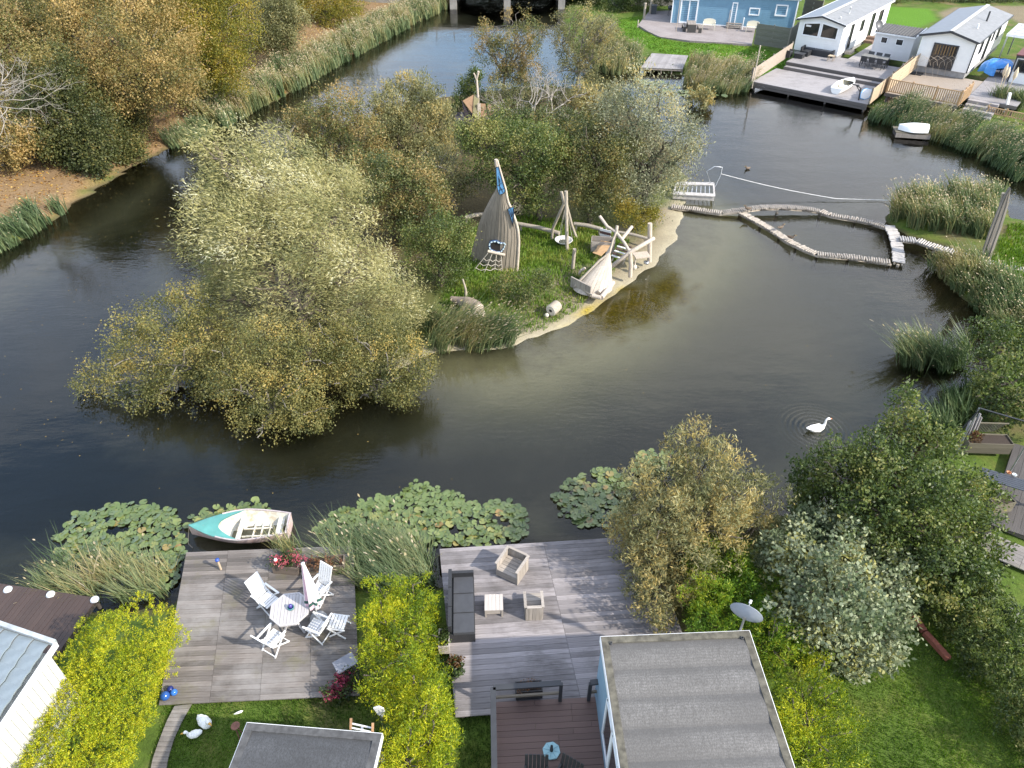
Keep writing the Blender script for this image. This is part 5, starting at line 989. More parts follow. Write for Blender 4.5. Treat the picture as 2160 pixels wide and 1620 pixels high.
BOXW = woodmat('silvered_plank', (.36, .32, .28), (.22, .19, .16), None, 2, .8, objvar=.25); BOXH = woodmat('silvered_plank_flat', (.36, .32, .28), (.22, .19, .16), None, 0, .8, objvar=.25)
def box_armchair(p, rz, label, s=.74):
    t = thing('wooden_armchair', p, label, 'armchair', rz, 'boxy wooden armchairs on the weathered deck'); h = .58; n = 5
    for k in range(n):
        x = -s / 2 + (k + .5) * s / n; mb = MB(); mb.box((x, -s / 2, h / 2), (s / n - .006, .03, h)); mb.build('back_plank', BOXW, t)
    for sx in (-1, 1):
        for k in range(n - 1):
            y = -s / 2 + .02 + (k + .5) * (s - .02) / (n - 1); mb = MB(); mb.box((sx * s / 2, y, h / 2 - .01), (.03, (s - .02) / (n - 1) - .006, h - .02)); mb.build('side_plank', BOXW, t)
        mb = MB(); mb.box((sx * s / 2, 0.01, h + .002), (.075, s + .05, .022)); mb.build('arm_cap', BOXW, t)
    mb = MB(); mb.box((0, -s / 2, h + .004), (s - .08, .075, .022)); mb.build('back_cap', BOXH, t)
    for k in range(5): mb = MB(); mb.box((0, -s / 2 + .09 + k * .125, .27), (s - .04, .115, .022)); mb.build('seat_plank', BOXH, t)
    mb = MB(); mb.box((0, s / 2 - .02, .14), (s - .04, .022, .23)); mb.build('front_board', BOXH, t)
c_ = G(1081, 1207, ZR); box_armchair(c_, R(150), 'boxy wooden armchair turned askew near the water edge of the deck', .66)
c_ = G(1125, 1292, ZR); box_armchair(c_, R(3), 'boxy wooden armchair with its back to the camera beside the coffee table', .46)
def coffee_table():
    t = thing('coffee_table', G(1042, 1285, ZR), 'low square bleached wooden coffee table in front of the black sofa', 'table', R(2)); s = .50
    for k in range(5): mb = MB(); mb.box((-s / 2 + (k + .5) * s / 5, 0, .31), (s / 5 - .005, s, .025)); mb.build('top_plank', woodmat('bleached_plank', (.46, .42, .38), (.33, .29, .26), None, 1, objvar=.15), t)
    for sy in (-1, 1): mb = MB(); mb.box((0, sy * (s / 2 - .03), .2), (s - .08, .02, .17)); mb.build('apron', BOXH, t)
    for x in (-1, 1):
        for y in (-1, 1): mb = MB(); mb.box((x * (s / 2 - .03), y * (s / 2 - .03), .148), (.05, .05, .296)); mb.build('leg', BOXW, t)
coffee_table()
p = planter(G(926, 1379, ZR), G(949, 1378, ZR), ZR, .34, .5, 'wooden trough with small plants between the black sofa and the golden hedge', mat=woodmat('bleached_plank', (.46, .42, .38), (.33, .29, .26), None, 1, objvar=.15)); leafy(p, 'leaves', (0, .25, .36), (.1, .2, .12), 'green', 66, 250)
def pot_plant():
    t = thing('pot_plant', G(955, 1422, ZR), 'round dark pot with sprawling green and red brown leaves by the golden hedge', 'plant pot'); mb = MB(); mb.lathe([(0, 0), (.17, 0), (.24, .32), (.22, .32), (.2, .28), (0, .28)], n=20); mb.build('pot', plain('dark_pot', (.03, .03, .032), .5), t); leafy(t, 'leaves', (0, 0, .38), (.26, .26, .16), 'green', 67, 700, .09, .04, .4); leafy(t, 'red_leaves', (0, .05, .40), (.16, .16, .13), 'red', 68, 250, .08, .04)
pot_plant()
def black_railing(name, label, pts, z0, h, posts, low=True):
    a = Vector(pts[0]); t = thing(name, a, label, 'railing')
    for p, q in zip(pts[:-1], pts[1:]):
        mb = MB(); mb.bar(Vector(p) - a + Vector((0, 0, h)), Vector(q) - a + Vector((0, 0, h)), .13, .05); mb.build('top_rail', DARKMETAL, t)
        if low: mb = MB(); mb.bar(Vector(p) - a + Vector((0, 0, h * .45)), Vector(q) - a + Vector((0, 0, h * .45)), .05, .07); mb.build('lower_rail', woodmat('dark_rail_wood', (.16, .135, .10), (.1, .08, .06), None, 0), t)
    for p in posts: mb = MB(); mb.box(Vector(p) - a + Vector((0, 0, h / 2 - .02)), (.08, .08, h - .03)); mb.build('post', DARKMETAL, t)
zt = ZB + .8
pl = G(1040, 1451, zt); pr_ = G(1184, 1441, zt); pd = G(1044, 1700, zt); q0 = lambda p: Vector((p.x, p.y, ZB))
black_railing('railing', 'black railing round the corner of the reddish brown terrace', [q0(pr_), q0(pl), q0(pd)], ZB, .8, [q0(pr_), q0(pl), q0((pl + pd) / 2)])
a = G(1246, 1440, zt); b = G(1264, 1438, zt); black_railing('railing', 'short black railing stub against the blue wall', [q0(a), q0(b)], ZB, .8, [q0(a)])
p = planter(G(1088, 1476, ZB), G(1144, 1472, ZB), ZB, .36, .26, 'black planter with dry heather behind the terrace railing', mat=plain('black_planter', (.02, .02, .022), .5)); leafy(p, 'heather', (0, .13, .36), (.28, .1, .1), 'sedum', 69, 500, .05, .02)
def parasol_base():
    t = thing('parasol_stand', G(1163, 1585, ZB), 'pale blue octagonal parasol base with a dark tube on the brown terrace', 'parasol base', R(10)); mb = MB(); mb.prism(octagon(.205), 0, .05); mb.build('slab', plain('pale_blue_slab', (.30, .50, .54), .7, .15, 5), t)
    for k in range(8): 
        a = 2 * math.pi * (k + .5) / 8; mb = MB(); mb.bar((.05 * math.cos(a), .05 * math.sin(a), .053), (.19 * math.cos(a), .19 * math.sin(a), .053), .012, .008); mb.build('rib', plain('pale_blue_rib', (.22, .38, .42), .7), t)
    mb = MB(); mb.lathe([(.04, .05), (.03, .26), (.02, .26), (.02, .1)], n=12); mb.build('tube', DARKMETAL, t)
parasol_base()
def slat_chair(p, rz, label):
    t = thing('slatted_chair', p, label, 'chair', rz, 'black slatted chairs on the brown terrace'); m = plain('black_stained_wood', (.028, .027, .027), .6, .3, 10)
    for k in range(6): mb = MB(); mb.box((-.22 + k * .088, 0, .45), (.074, .46, .022)); mb.build('seat_slat', m, t)
    for k in range(6): mb = MB(); mb.bar((-.22 + k * .088, -.24, .46), (-.22 + k * .088, -.34, .98), .07, .02, (0, 1, 0)); mb.build('back_slat', m, t)
    for x in (-.24, .24):
        mb = MB(); mb.bar((x, -.25, .64), (x, .2, .64), .05, .03); mb.build('armrest', m, t)
        for y in (-.2, .2): mb = MB(); mb.box((x, y, .312), (.045, .045, .62)); mb.build('leg', m, t)
slat_chair(G(1130, 1668, ZB), R(178), 'black slatted chair in the middle of the bottom edge on the brown terrace'); slat_chair(G(1190, 1672, ZB), R(150), 'black slatted chair right of the pale parasol base at the bottom edge')
def red_beams():
    m = plain('red_brick_beam', (.26, .085, .055), .85, .25, 8)
    for (a, b, lab) in (((1919, 1288), (1949, 1332), 'shorter red edging beam half under the grey leaved shrub'), ((1951, 1335), (2001, 1390), 'longer red edging beam lying along the laurel hedge')):
        p, q = G(*a, .48), G(*b, .48); mb = MB(); c = (p + q) / 2; mb.bar(p - c, q - c, .15, .13); o = mb.build('edging_beam', m); o.location = c; tag(o, lab, 'beam', 'red edging beams')
red_beams()
# ================================================================ right hand deck
def tube_frame():
    b = G(2043, 962, .5); zt_ = V(2066, 861, b.y).z; top = Vector((V(2066, 861, b.y).x, b.y, zt_)); e = G(2190, 897, zt_); t = thing('tube_frame', Vector((top.x, b.y, .5)), 'tall metal tube frame with a level top bar on the right hand deck', 'frame'); L = lambda p: Vector(p) - t.location
    mb = MB(); mb.tube([L((top.x, b.y, .5)), L(top)], .025, 8); mb.build('post', STEEL, t); mb = MB(); mb.tube([L(top), L(e)], .025, 8); mb.build('top_bar', DARKMETAL, t); mb = MB(); mb.tube([L((e.x, e.y, .5)), L(e)], .025, 8); mb.build('post', STEEL, t)
    mb = MB(); p = top + (e - top) * .02; mb.tube([L(p), L((p.x - .5, p.y + .1, .55))], .022, 6); mb.build('brace', DARKMETAL, t)
tube_frame()
p = planter(G(2034, 955, .5), G(2128, 958, .5), .5, .45, .5, 'large wooden trough with lattice trellis at the back of the right hand deck', mat=woodmat('mossy_planter_board', (.15, .13, .09), (.085, .075, .05), None, 0)); leafy(p, 'leaves', (-.45, .2, .5), (.2, .2, .2), 'red', 70, 300)
def trellis(par):
    m = woodmat('mossy_planter_board', (.15, .13, .09), (.085, .075, .05), None, 0); Lh = .62
    mb = MB(); mb.box((0, .53, .9), (1.25, .03, .04)); mb.build('trellis_rail', m, par)
    for k in range(13):
        for s in (-1, 1):
            x = -.58 + k * .096; x2 = x + s * .36
            if abs(x2) < .62: mb = MB(); mb.bar((x, .53 + s * .006, .5), (x2, .53 + s * .006, .88), .006, .022, (0, 1, 0)); mb.build('lattice_strip', m, par)
trellis(p)
planter(G(2090, 1086, .5), G(2132, 1078, .5), .5, .42, .3, 'small wooden trough in front of the long black table', mat=woodmat('mossy_planter_board', (.15, .13, .09), (.085, .075, .05), None, 0))
def long_table():
    a, b, d = G(2072, 985, 1.25), G(2088, 1000, 1.25), G(2240, 1035, 1.25); u = (d - a); t = thing('long_table', Vector((a.x, a.y, .5)), 'long black slatted table with two small things on it at the right edge', 'table', math.atan2(u.y, u.x)); m = plain('black_table_wood', (.04, .045, .055), .5, .2, 8); L = u.length
    for k in range(6): mb = MB(); mb.box((L / 2, -.09 * k - .05, .735), (L, .08, .025)); mb.build('slat', m, t)
    for x in (.2, L - .2):
        for s in (-1, 1): mb = MB(); mb.bar((x, -.27 + s * .3, 0), (x, -.27 - s * .2, .71), .06, .05); mb.build('leg', m, t)
    for px, py, c, nm, lab in ((2127, 998, (.45, .16, .05), 'orange_bowl', 'small orange bowl on the long black table'), (2139, 1003, (.7, .72, .7), 'white_cup', 'small white cup beside the orange bowl on the long black table')):
        o = MB().lathe([(0, 0), (.045, 0), (.07, .05), (.062, .05), (.03, .012)], n=12).build(nm, plain(nm, c, .4)); o.location = G(px, py, 1.25); tag(o, lab, 'bowl' if 'bowl' in nm else 'cup')
long_table()
def deck_edge():
    a, b = G(2106, 1106, .42), G(2230, 1158, .42); c = (a + b) / 2; mb = MB(); mb.bar(a - c, b - c, .22, .16); o = mb.build('edge_beam', woodmat('mossy_beam', (.22, .19, .15), (.13, .11, .09), None, 0)); o.location = c; tag(o, 'mossy beam along the lower edge of the right hand deck', 'beam')
    P = [G(2085, 1105, .44), G(2109, 1115, .44), G(2290, 1190, .44), G(2290, 1250, .44), G(2060, 1160, .44)]; deck('plank_walk', 'brown plank walk below the right hand deck', G(2080, 1120, .46), G(2260, 1195, .46), G(2060, 1160, .46), .14, 2, OLDWOOD, .46, cat='path', seed=7)
    a = G(2024, 955, .3); h = V(2038, 880, a.y).z; t = thing('leaning_boat', Vector((a.x, a.y, .1)), 'grey weathered plank panel leaning by the mooring at the right hand deck', 'panel'); 
    for k in range(4):
        mb = MB(); mb.bar((-.12 + k * .10, -.1, 0), (.05 + k * .10, .3, h - .2 - .15 * abs(k - 2)), .09, .03, (1, 0, 0)); mb.build('plank', woodmat('pale_grey_board', (.42, .39, .37), (.29, .265, .25)), t)
deck_edge()
# ================================================================ water lilies
def lily():
    m, nt, b, _ = newmat('lily_pad'); oi = N(nt, 'ShaderNodeObjectInfo'); c = ramp(nt, oi.outputs['Random'], [(0, (.055, .085, .028)), (.4, (.09, .13, .038)), (.8, (.13, .165, .05)), (.94, (.18, .18, .05)), (1, (.22, .14, .05))]); n1 = noise(nt, vec_in(nt, 'world'), 14, 3)
    c = mixrgb(nt, ramp(nt, n1, [(.5, (0, 0, 0)), (.75, (.5, .5, .5))]), c, (.17, .15, .05)); nt.links.new(c, b.inputs['Base Color']); b.inputs['Roughness'].default_value = .32; b.inputs['Specular IOR Level'].default_value = .6
    meshes = []; rng = random.Random(3)
    for v_ in range(6):
        mb = MB(); n = 13; r = .125; cup = [.02, .012, -.015, .03, .0, .025][v_]; P = [(0, 0, 0)]
        for k in range(n):
            a = .22 + (2 * math.pi - .44) * k / (n - 1); rr = r * (1 + .05 * math.sin(3 * a + v_)); P.append((rr * math.cos(a), rr * math.sin(a), cup + .014 * math.sin(4 * a + v_ * 2)))
        mb.add(P, [(0, k, k + 1) for k in range(1, n)], True); meshes.append(mb.mesh('lily_pad', m))
    patches = [('dense lily pads behind the windswept reeds at the lower left', [(108, 1135), (150, 1085), (220, 1066), (300, 1058), (375, 1075), (388, 1120), (402, 1180), (372, 1235), (345, 1255), (250, 1210), (120, 1190)], .82),
               ('strip of lily pads behind the moored rowing boat', [(390, 1125), (400, 1085), (470, 1068), (545, 1056), (592, 1072), (560, 1092), (440, 1112)], .8),
               ('large field of lily pads in front of the weathered deck', [(655, 1125), (700, 1080), (790, 1045), (850, 1040), (858, 1000), (905, 1022), (960, 1038), (1020, 1062), (1090, 1047), (1112, 1080), (1114, 1135), (1000, 1157), (925, 1162), (820, 1130)], .84),
               ('lily pads at the left foot of the khaki shrub', [(1165, 1050), (1185, 1015), (1270, 985), (1330, 1005), (1330, 1112), (1240, 1117), (1180, 1092)], .86),
               ('small group of lily pads behind the khaki shrub', [(1328, 970), (1350, 950), (1425, 953), (1410, 995), (1335, 1005)], .86),
               ('distant lily pads below the small dock of the blue house', [(1330, 166), (1400, 172), (1500, 200), (1545, 206), (1440, 206), (1360, 190)], .7)]
    for pi, (lab, poly, gate) in enumerate(patches):
        rg_ = np.random.default_rng(200 + pi); W_ = gp(poly); far = pi == 5; P = scatter_poly(W_, 14 if far else 140, rg_); dd = sdist(P, W_); P = P[(vnoise(P, .7, 50 + pi) > -gate * 1.1) & (dd > rg_.uniform(0, .25, len(dd)))]
        keep = []; mind = .30 if far else .10
        for q in P:
            if all((q[0] - k[0]) ** 2 + (q[1] - k[1]) ** 2 > mind ** 2 for k in keep[-400:]): keep.append(q)
        c = np.mean(keep, 0); t = thing('water_lilies', (c[0], c[1], 0), lab, 'water lily', group='water lily patches on the pond'); keep.sort(key=lambda q: q[1])
        def place(q, o):
            o.location = (q[0] - c[0], q[1] - c[1], .012 + abs(rng.gauss(0, .035))); o.rotation_euler = (rng.gauss(0, .13), rng.gauss(0, .13), rng.uniform(0, 6.28)); s = rng.uniform(.65, 1.15) * (1.9 if far else 1); o.scale = (s, s, s)
        for q in keep[:300]: place(q, obj('lily_pad', rng.choice(meshes), t))
        if len(keep) > 300:
            mb = MB()
            for q in keep[300:]:
                a0 = rng.uniform(0, 6.28); s = rng.uniform(.08, .14); z = .012 + abs(rng.gauss(0, .03)); tx, ty = rng.gauss(0, .13), rng.gauss(0, .13); Q = [(q[0] - c[0], q[1] - c[1], z)]
                for k in range(10): a = a0 + .22 + 5.84 * k / 9; Q.append((q[0] - c[0] + s * math.cos(a), q[1] - c[1] + s * math.sin(a), z + s * (tx * math.cos(a) + ty * math.sin(a))))
                mb.add(Q, [(0, k, k + 1) for k in range(1, 10)], True)
            mb.build('lily_pads', m, t, kind='stuff')
lily()
# ================================================================ play island
LOG = plain('silver_log', (.33, .285, .225), .85, .35, 4, bmp=.5, stretch=(6, 6, 1)); PALELOG = plain('pale_peeled_log', (.43, .365, .295), .8, .25, 4, stretch=(5, 5, 1)); ROPE = plain('grey_rope', (.42, .38, .32), .9, .2, 20)
GL = .32
def ip1(lst, v):
    xs = [a for a, _ in lst]; return float(np.interp(v, xs, [b for _, b in lst]))
def wooden_ship():
    yr = G(1090, 571, GL).y; yl = G(992, 545, GL).y; t = thing('wooden_ship', (G(1050, 569, GL).x, yr, GL), 'tall upright half ship hull of grey boards with blue wing panels on the island', 'play ship'); loc = lambda p: Vector(p) - t.location
    Lp = [(336, 1045.5), (351, 1046), (399, 1047.5), (417, 1035.7), (444, 1021.8), (467, 1011.5), (501, 1002.8), (540, 992.5), (545, 992)]; Rp = [(336, 1048.5), (353, 1053), (396, 1066), (424, 1071), (439, 1078), (465, 1087.5), (484, 1092.7), (510, 1094.4), (541, 1092.7), (571, 1090.5)]
    def pt(s, k, dy=0.0):
        yk = yl * (1 - k) + yr * k if k < 1 else yr
        pl = V(ip1(Lp, 545 - 209 * k), 545 - 209 * k, yk); pr = V(ip1(Rp, 571 - 235 * k), 571 - 235 * k, yr)
        p = pl.lerp(pr, s); p.y -= (.42 * (1 - k) ** .8 + .02) * math.sin(math.pi * s) ** .8 - dy; return loc(p)
    m = woodmat('ship_board', (.30, .255, .20), (.15, .125, .095), None, 2, .75, objvar=.22); ns, nk = 12, 22
    for i in range(ns):
        kt = 1.0 if i in (0, ns - 1) else .99; mb = MB(); rows = []; fr = []
        for j in range(nk + 1):
            k = j / nk * .985; a, b = pt(i / ns, k), pt((i + .97) / ns, k); a = a + Vector((0, -.016, 0)); rows.append([a, b]); fr.append([a + Vector((0, .03, 0)), b + Vector((0, .03, 0))])
        mb.grid(rows); mb.grid([r[::-1] for r in fr]); mb.grid([[r[1], q[1]] for r, q in zip(rows, fr)]); mb.grid([[q[0], r[0]] for r, q in zip(rows, fr)]); mb.build('hull_plank', m, t)
    mb = MB(); mb.grid([[pt(i / 8, j / 14 * .97) * 1.0 + Vector((0, .75 * math.sin(math.pi * i / 8) * (1 - j / 16) + .05, 0)) for i in range(9)][::-1] for j in range(15)]); mb.build('back_hull', m, t)
    pts = [loc(V(ip1(Rp, y), y, yr)) + Vector((0, -.02, 0)) for y in range(571, 335, -9)]; mb = MB(); mb.tube(pts, [.075 - .03 * i / len(pts) for i in range(len(pts))], 8); mb.build('stem_post', PALELOG, t)
    mb = MB(); mb.tube([loc(V(1050, 362, yr)), loc(V(1047.5, 348, yr)), loc(V(1046, 336, yr))], [.06, .075, .07], 8); mb.build('stem_top', PALELOG, t)
    mb = MB(); mb.tube([pt(i / 12, 0.0) + Vector((0, -.03, .02)) for i in range(13)], .035, 6); mb.build('bottom_rim', PALELOG, t)
    blue = plain('sky_blue_panel', (.085, .23, .42), .5, .3, 6); black = plain('black_vein', (.012, .014, .018), .6)
    def panel(poly, veins, name, ydepth):
        P = [V(x, y, ydepth) for x, y in poly]; mb = MB(); n = len(P); F = [loc(p) for p in P]; B_ = [p + Vector((0, .03, 0)) for p in F]; mb.add(F + B_, [tuple(range(n))[::-1], tuple(range(n, 2 * n))] + [(i, (i + 1) % n, n + (i + 1) % n, n + i) for i in range(n)]); o = mb.build(name, blue, t)
        mb = MB(); mb.tube(F + [F[0]], .018, 5); mb.build('panel_edge', black, o)
        for v_ in veins: mb = MB(); mb.tube([loc(V(x, y, ydepth - .01)) for x, y in v_], .011, 4); mb.build('vein', black, o)
    panel([(1046, 353), (1052, 352), (1060, 383), (1066, 402), (1063, 408), (1053, 411), (1050.5, 404), (1048.5, 395)], [[(1053, 411), (1055, 398), (1052, 376)], [(1062, 407), (1057, 397), (1052, 390)], [(1050, 392), (1058, 386)], [(1052, 402), (1063, 398)], [(1055, 385), (1052, 372)]], 'wing_panel', yr - .10)
    panel([(1071, 442), (1077, 438), (1084, 437), (1084, 450), (1083, 466), (1082, 479), (1078, 462)], [[(1078, 440), (1081, 460), (1082, 478)], [(1074, 443), (1080, 458)], [(1083, 440), (1081, 455)]], 'wing_panel', yr - .12)
    yw = pt(.55, .16).y + t.location.y - .05; W_ = [(370, 1105), (405, 1092), (450, 1090), (490, 1115), (560, 1110), (540, 1170), (500, 1220), (440, 1222), (375, 1195), (358, 1150)]; Wp = [V(970 + x / 5.787, 320 + y / 5.787, yw) for x, y in W_]; F = [loc(p) for p in Wp]
    mb = MB(); mb.add(F, [tuple(range(len(F)))[::-1]]); wo = mb.build('window', plain('dark_opening', (.012, .010, .009), .9), t); mb = MB(); mb.tube(F + [F[0]], .055, 6); mb.build('window_frame', plain('deep_blue_frame', (.015, .05, .13), .5), wo)
    mb = MB(); F2 = F + [F[0]]
    for a, b in zip(F2[:-1], F2[1:]):
        n = max(1, int((b - a).length / .13))
        for k in range(n): c0, c1 = a.lerp(b, (k + .2) / n), a.lerp(b, (k + .8) / n); mb.bar(c0 + Vector((0, -.05, 0)), c1 + Vector((0, -.05, 0)), .03, .05)
    mb.build('frame_tiles', plain('pale_blue_tile', (.55, .68, .74), .4), wo, kind='stuff')
    la, lb_ = loc(V(1028.7, 530, yw - .12)), loc(V(1065, 538, yw - .12)); mb = MB(); mb.tube([la, lb_], .075, 8); mb.build('ledge_log', PALELOG, t)
    tops = [V(1030, 533, yw - .15), V(1038, 535, yw - .15), V(1047, 537, yw - .15), V(1057, 538, yw - .15)]; bots = [G(997, 573, GL), G(1021, 576, GL), G(1043, 573, GL), G(1059, 573, GL)]
    for a, b in zip(tops, bots): mb = MB(); mb.tube([loc(a), loc(b)], .022, 5); mb.build('net_rope', ROPE, t)
    for f in (.3, .55, .8):
        for k in range(3): a, b = tops[k].lerp(bots[k], f), tops[k + 1].lerp(bots[k + 1], f); mb = MB(); mb.tube([loc(a), loc((a + b) / 2) + Vector((0, -.05, -.08)), loc(b)], .018, 5); mb.build('net_rung', ROPE, t)
wooden_ship()
def poles(name, label, cat, base, segs, mat=LOG, part='post', group=None):
    "things made of round logs: each seg = (world points, radius)"
    t = thing(name, base, label, cat, group=group)
    for pts, r in segs: mb = MB(); mb.tube([Vector(p) - t.location for p in pts], r, 8); mb.build(part, mat, t)
    return t
b0, b1, b2 = G(1196, 528, GL), G(1164, 506, GL), G(1217, 505, GL)
top = V(1194, 403, b0.y + .25); t = poles('tripod', 'tall tripod of crooked grey poles with a white hanging bowl on the island', 'tripod', b0, [([b0, (b0 + top) / 2, top], .085), ([b1, V(1166, 482, b1.y), V(1175, 462, b1.y - .3), V(1190, 428, b0.y + .4), V(1184, 404, b0.y + .5)], .075), ([b2, V(1206, 475, b2.y), V(1197, 440, b2.y - .4), V(1191, 415, b2.y - .6)], .07)])
bc = G(1189, 509, .55); mb = MB(); mb.lathe([(0, -.12), (.22, -.09), (.40, .03), (.46, .10), (.44, .11), (.38, .05), (.2, -.05), (0, -.07)], n=22); o = mb.build('bowl', plain('whitewashed_bowl', (.58, .56, .52), .6, .2, 8), t); o.location = bc - t.location
mb = MB(); mb.lathe([(0, .0), (.36, .0)], n=18); o = mb.build('bowl_water', plain('green_water', (.03, .035, .015), .1), t); o.location = bc - t.location + Vector((0, 0, -.02))
for k in range(3):
    a = k * 2.1; mb = MB(); mb.tube([bc + Vector((.44 * math.cos(a), .44 * math.sin(a), .1)) - t.location, Vector((bc.x, b0.y + .4, 2.6)) - t.location], .009, 4); mb.build('rope', ROPE, t)
poles('stump_post', 'single short round grey post standing in the grass near the tripod', 'post', G(1208, 566, GL), [([G(1208, 566, GL), V(1212, 525, G(1208, 566, GL).y)], .085)])
def balance_beam(p, q, label, z=.72, r=.11):
    a, b = G(*p, z), G(*q, z); poles('balance_log', label, 'log', Vector(((a.x + b.x) / 2, (a.y + b.y) / 2, GL)), [([a, a.lerp(b, .5) + Vector((0, .05, .03)), b], r)] + [([Vector((c.x, c.y, .2)), Vector((c.x, c.y, z - .03))], .06) for c in (a.lerp(b, .08), a.lerp(b, .92))], group='balance logs on the island', part='log')
balance_beam((1092, 472), (1180, 492), 'balance log between the ship and the tripod bowl'); balance_beam((1211, 472), (1270, 484), 'balance log right of the tripod under the dark trees'); balance_beam((1300, 489), (1368, 504), 'balance log behind the pulley frame near the beach', .6, .08); balance_beam((981, 460), (1019, 452), 'balance log sticking out left of the ship')
def wicker_ball():
    b = G(1088, 470, GL); t = thing('wicker_ball', b, 'round woven ball peeping out behind the right edge of the ship', 'ball'); c = Vector((0, .2, .75)); m = plain('pale_wicker', (.55, .47, .33), .8); mb = MB(); mb.lathe([(.34 * math.sin(math.pi * i / 8) + .001, -.34 * math.cos(math.pi * i / 8)) for i in range(9)], c, 14); mb.build('core', plain('dark_core', (.03, .025, .02), .9), t); r = random.Random(4); mb = MB()
    for k in range(12):
        n = Vector((r.gauss(0, 1), r.gauss(0, 1), r.gauss(0, 1))).normalized(); u = n.orthogonal().normalized(); v = n.cross(u); mb.tube([c + (u * math.cos(2 * math.pi * j / 18) + v * math.sin(2 * math.pi * j / 18)) * .36 for j in range(19)], .022, 4, cap=False)
    mb.build('weave', m, t, kind='stuff')
wicker_ball()
def nest_box():
    b = G(1098, 455, GL); p = V(1108, 424, b.y); t = thing('bird_box', b, 'grey board box on a forked branch beside the woven ball', 'box'); mb = MB(); mb.tube([(0, 0, 0), (p.x - b.x - .15, 0, p.z - GL - .5), (p.x - b.x, 0, p.z - GL)], .07, 6); mb.tube([(0, .1, .9), (p.x - b.x + .5, .1, p.z - GL - .1)], .05, 6); mb.build('branch', LOG, t); mb = MB(); mb.box((p.x - b.x, .1, p.z - GL + .1), (.55, .4, .42), .4); mb.build('body', woodmat('mauve_board', (.25, .2, .18), (.16, .12, .11)), t)
nest_box()
def pulley_frame():
    b = G(1329, 584, GL); top = V(1329, 533, b.y); bl = G(1370, 552, GL); t2 = V(1371, 471, bl.y); a = Vector((G(1286, 566, .5).x, b.y + .6, V(1286, 566, b.y + .6).z)); e = V(1379, 503, bl.y - .4)
    fork = V(1300, 490, b.y + 1.2)
    t = poles('pulley_frame', 'water play frame of pale crooked logs at the edge of the beach', 'log frame', b, [([b, (b + top) / 2 + Vector((.04, 0, 0)), top], .10), ([bl, t2], .11), ([a, top + Vector((0, 0, .02)), e], .10), ([V(1265, 456, b.y + 1.9), V(1281, 478, b.y + 1.5), fork, V(1317, 512, b.y + .6), top], .075), ([V(1302, 476, b.y + 1.3), fork, V(1291, 517, b.y + 1.0), V(1279, 538, b.y + .8)], .07), ([V(1333, 478, b.y + 2.0), V(1312, 504, b.y + 1.3)], .085)], PALELOG, 'log')
    p = G(1353, 538, .9); mb = MB(); mb.box(p - t.location, (.75, .55, .06), .2); mb.build('table_board', PALELOG, t); mb = MB(); q = Vector((p.x - .3, p.y - .2, 0)); mb.tube([Vector((q.x, q.y, .2)) - t.location, Vector((q.x, q.y, .9)) - t.location], .04, 6); mb.build('table_leg', PALELOG, t)
    mb = MB(); mb.lathe([(.12 * math.sin(math.pi * i / 6) + .001, -.14 * math.cos(math.pi * i / 6)) for i in range(7)], Vector((q.x, q.y, .36)) - t.location, 10); mb.build('stone_foot', plain('pale_stone', (.5, .46, .38), .9), t)
    mb = MB(); mb.lathe([(.05, -.05), (.13, -.05), (.13, .05), (.05, .05)], Vector((bl.x - .2, bl.y - .25, .42)) - t.location, 14); mb.build('wheel', STEEL, t)
pulley_frame()
def crate():
    c = G(1270, 535, GL); t = thing('wooden_crate', c, 'open grey wooden crate with a tilted orange board behind the shingled hut', 'crate', R(-8)); S_ = G(1297, 531, GL) - G(1249, 531, GL); L = S_.length
    for s in (0, .62):
        for k in range(2): mb = MB(); mb.box((0, s, .18 + .3 * k), (L, .04, .28)); mb.build('plank', BOXH, t)
    for s in (-1, 1): mb = MB(); mb.bar((s * L / 2, -.02, .3), (s * L / 2, .64, .3), .04, .6); mb.build('end_plank', BOXW, t)
    mb = MB(); mb.bar((-.05, -.35, .35), (.15, .25, .55), .55, .03); mb.build('orange_board', woodmat('orange_board', (.55, .36, .19), (.42, .25, .12), None, 0), t); mb = MB(); mb.bar((-.25, -.65, .28), (-.05, -.33, .37), .5, .03); mb.build('orange_board', MATS['orange_board'], t)
    b = G(1312, 528, GL + .5); u = thing('striped_panel', Vector((b.x, b.y, GL)), 'tilted panel of brown and white striped boards under the crooked logs', 'panel', R(-35)); br = plain('dark_red_paint', (.09, .045, .04), .7)
    for k in range(6): mb = MB(); mb.bar((-.35, -.36 + k * .13, .28 + .07 * k), (.35, -.36 + k * .13, .28 + .07 * k), .10, .035); mb.build('striped_board', br if k % 2 else WHITEPL, u)
    for s in (-1, 1): mb = MB(); mb.bar((s * .3, -.4, 0), (s * .3, .3, .62), .05, .05); mb.build('support', LOG, u)
    b = G(1277, 492, .9); u = thing('striped_panel', Vector((b.x, b.y, GL)), 'small upright brown and white panel at the end of the balance log', 'panel', R(-30))
    for k in range(4): mb = MB(); mb.bar((-.3, 0, .3 + k * .14), (.3, .0, .3 + k * .14), .03, .12); mb.build('striped_board', WHITEPL if k % 2 else br, u)
    mb = MB(); mb.box((0, .05, .45), (.06, .06, .9)); mb.build('support', LOG, u)
crate()
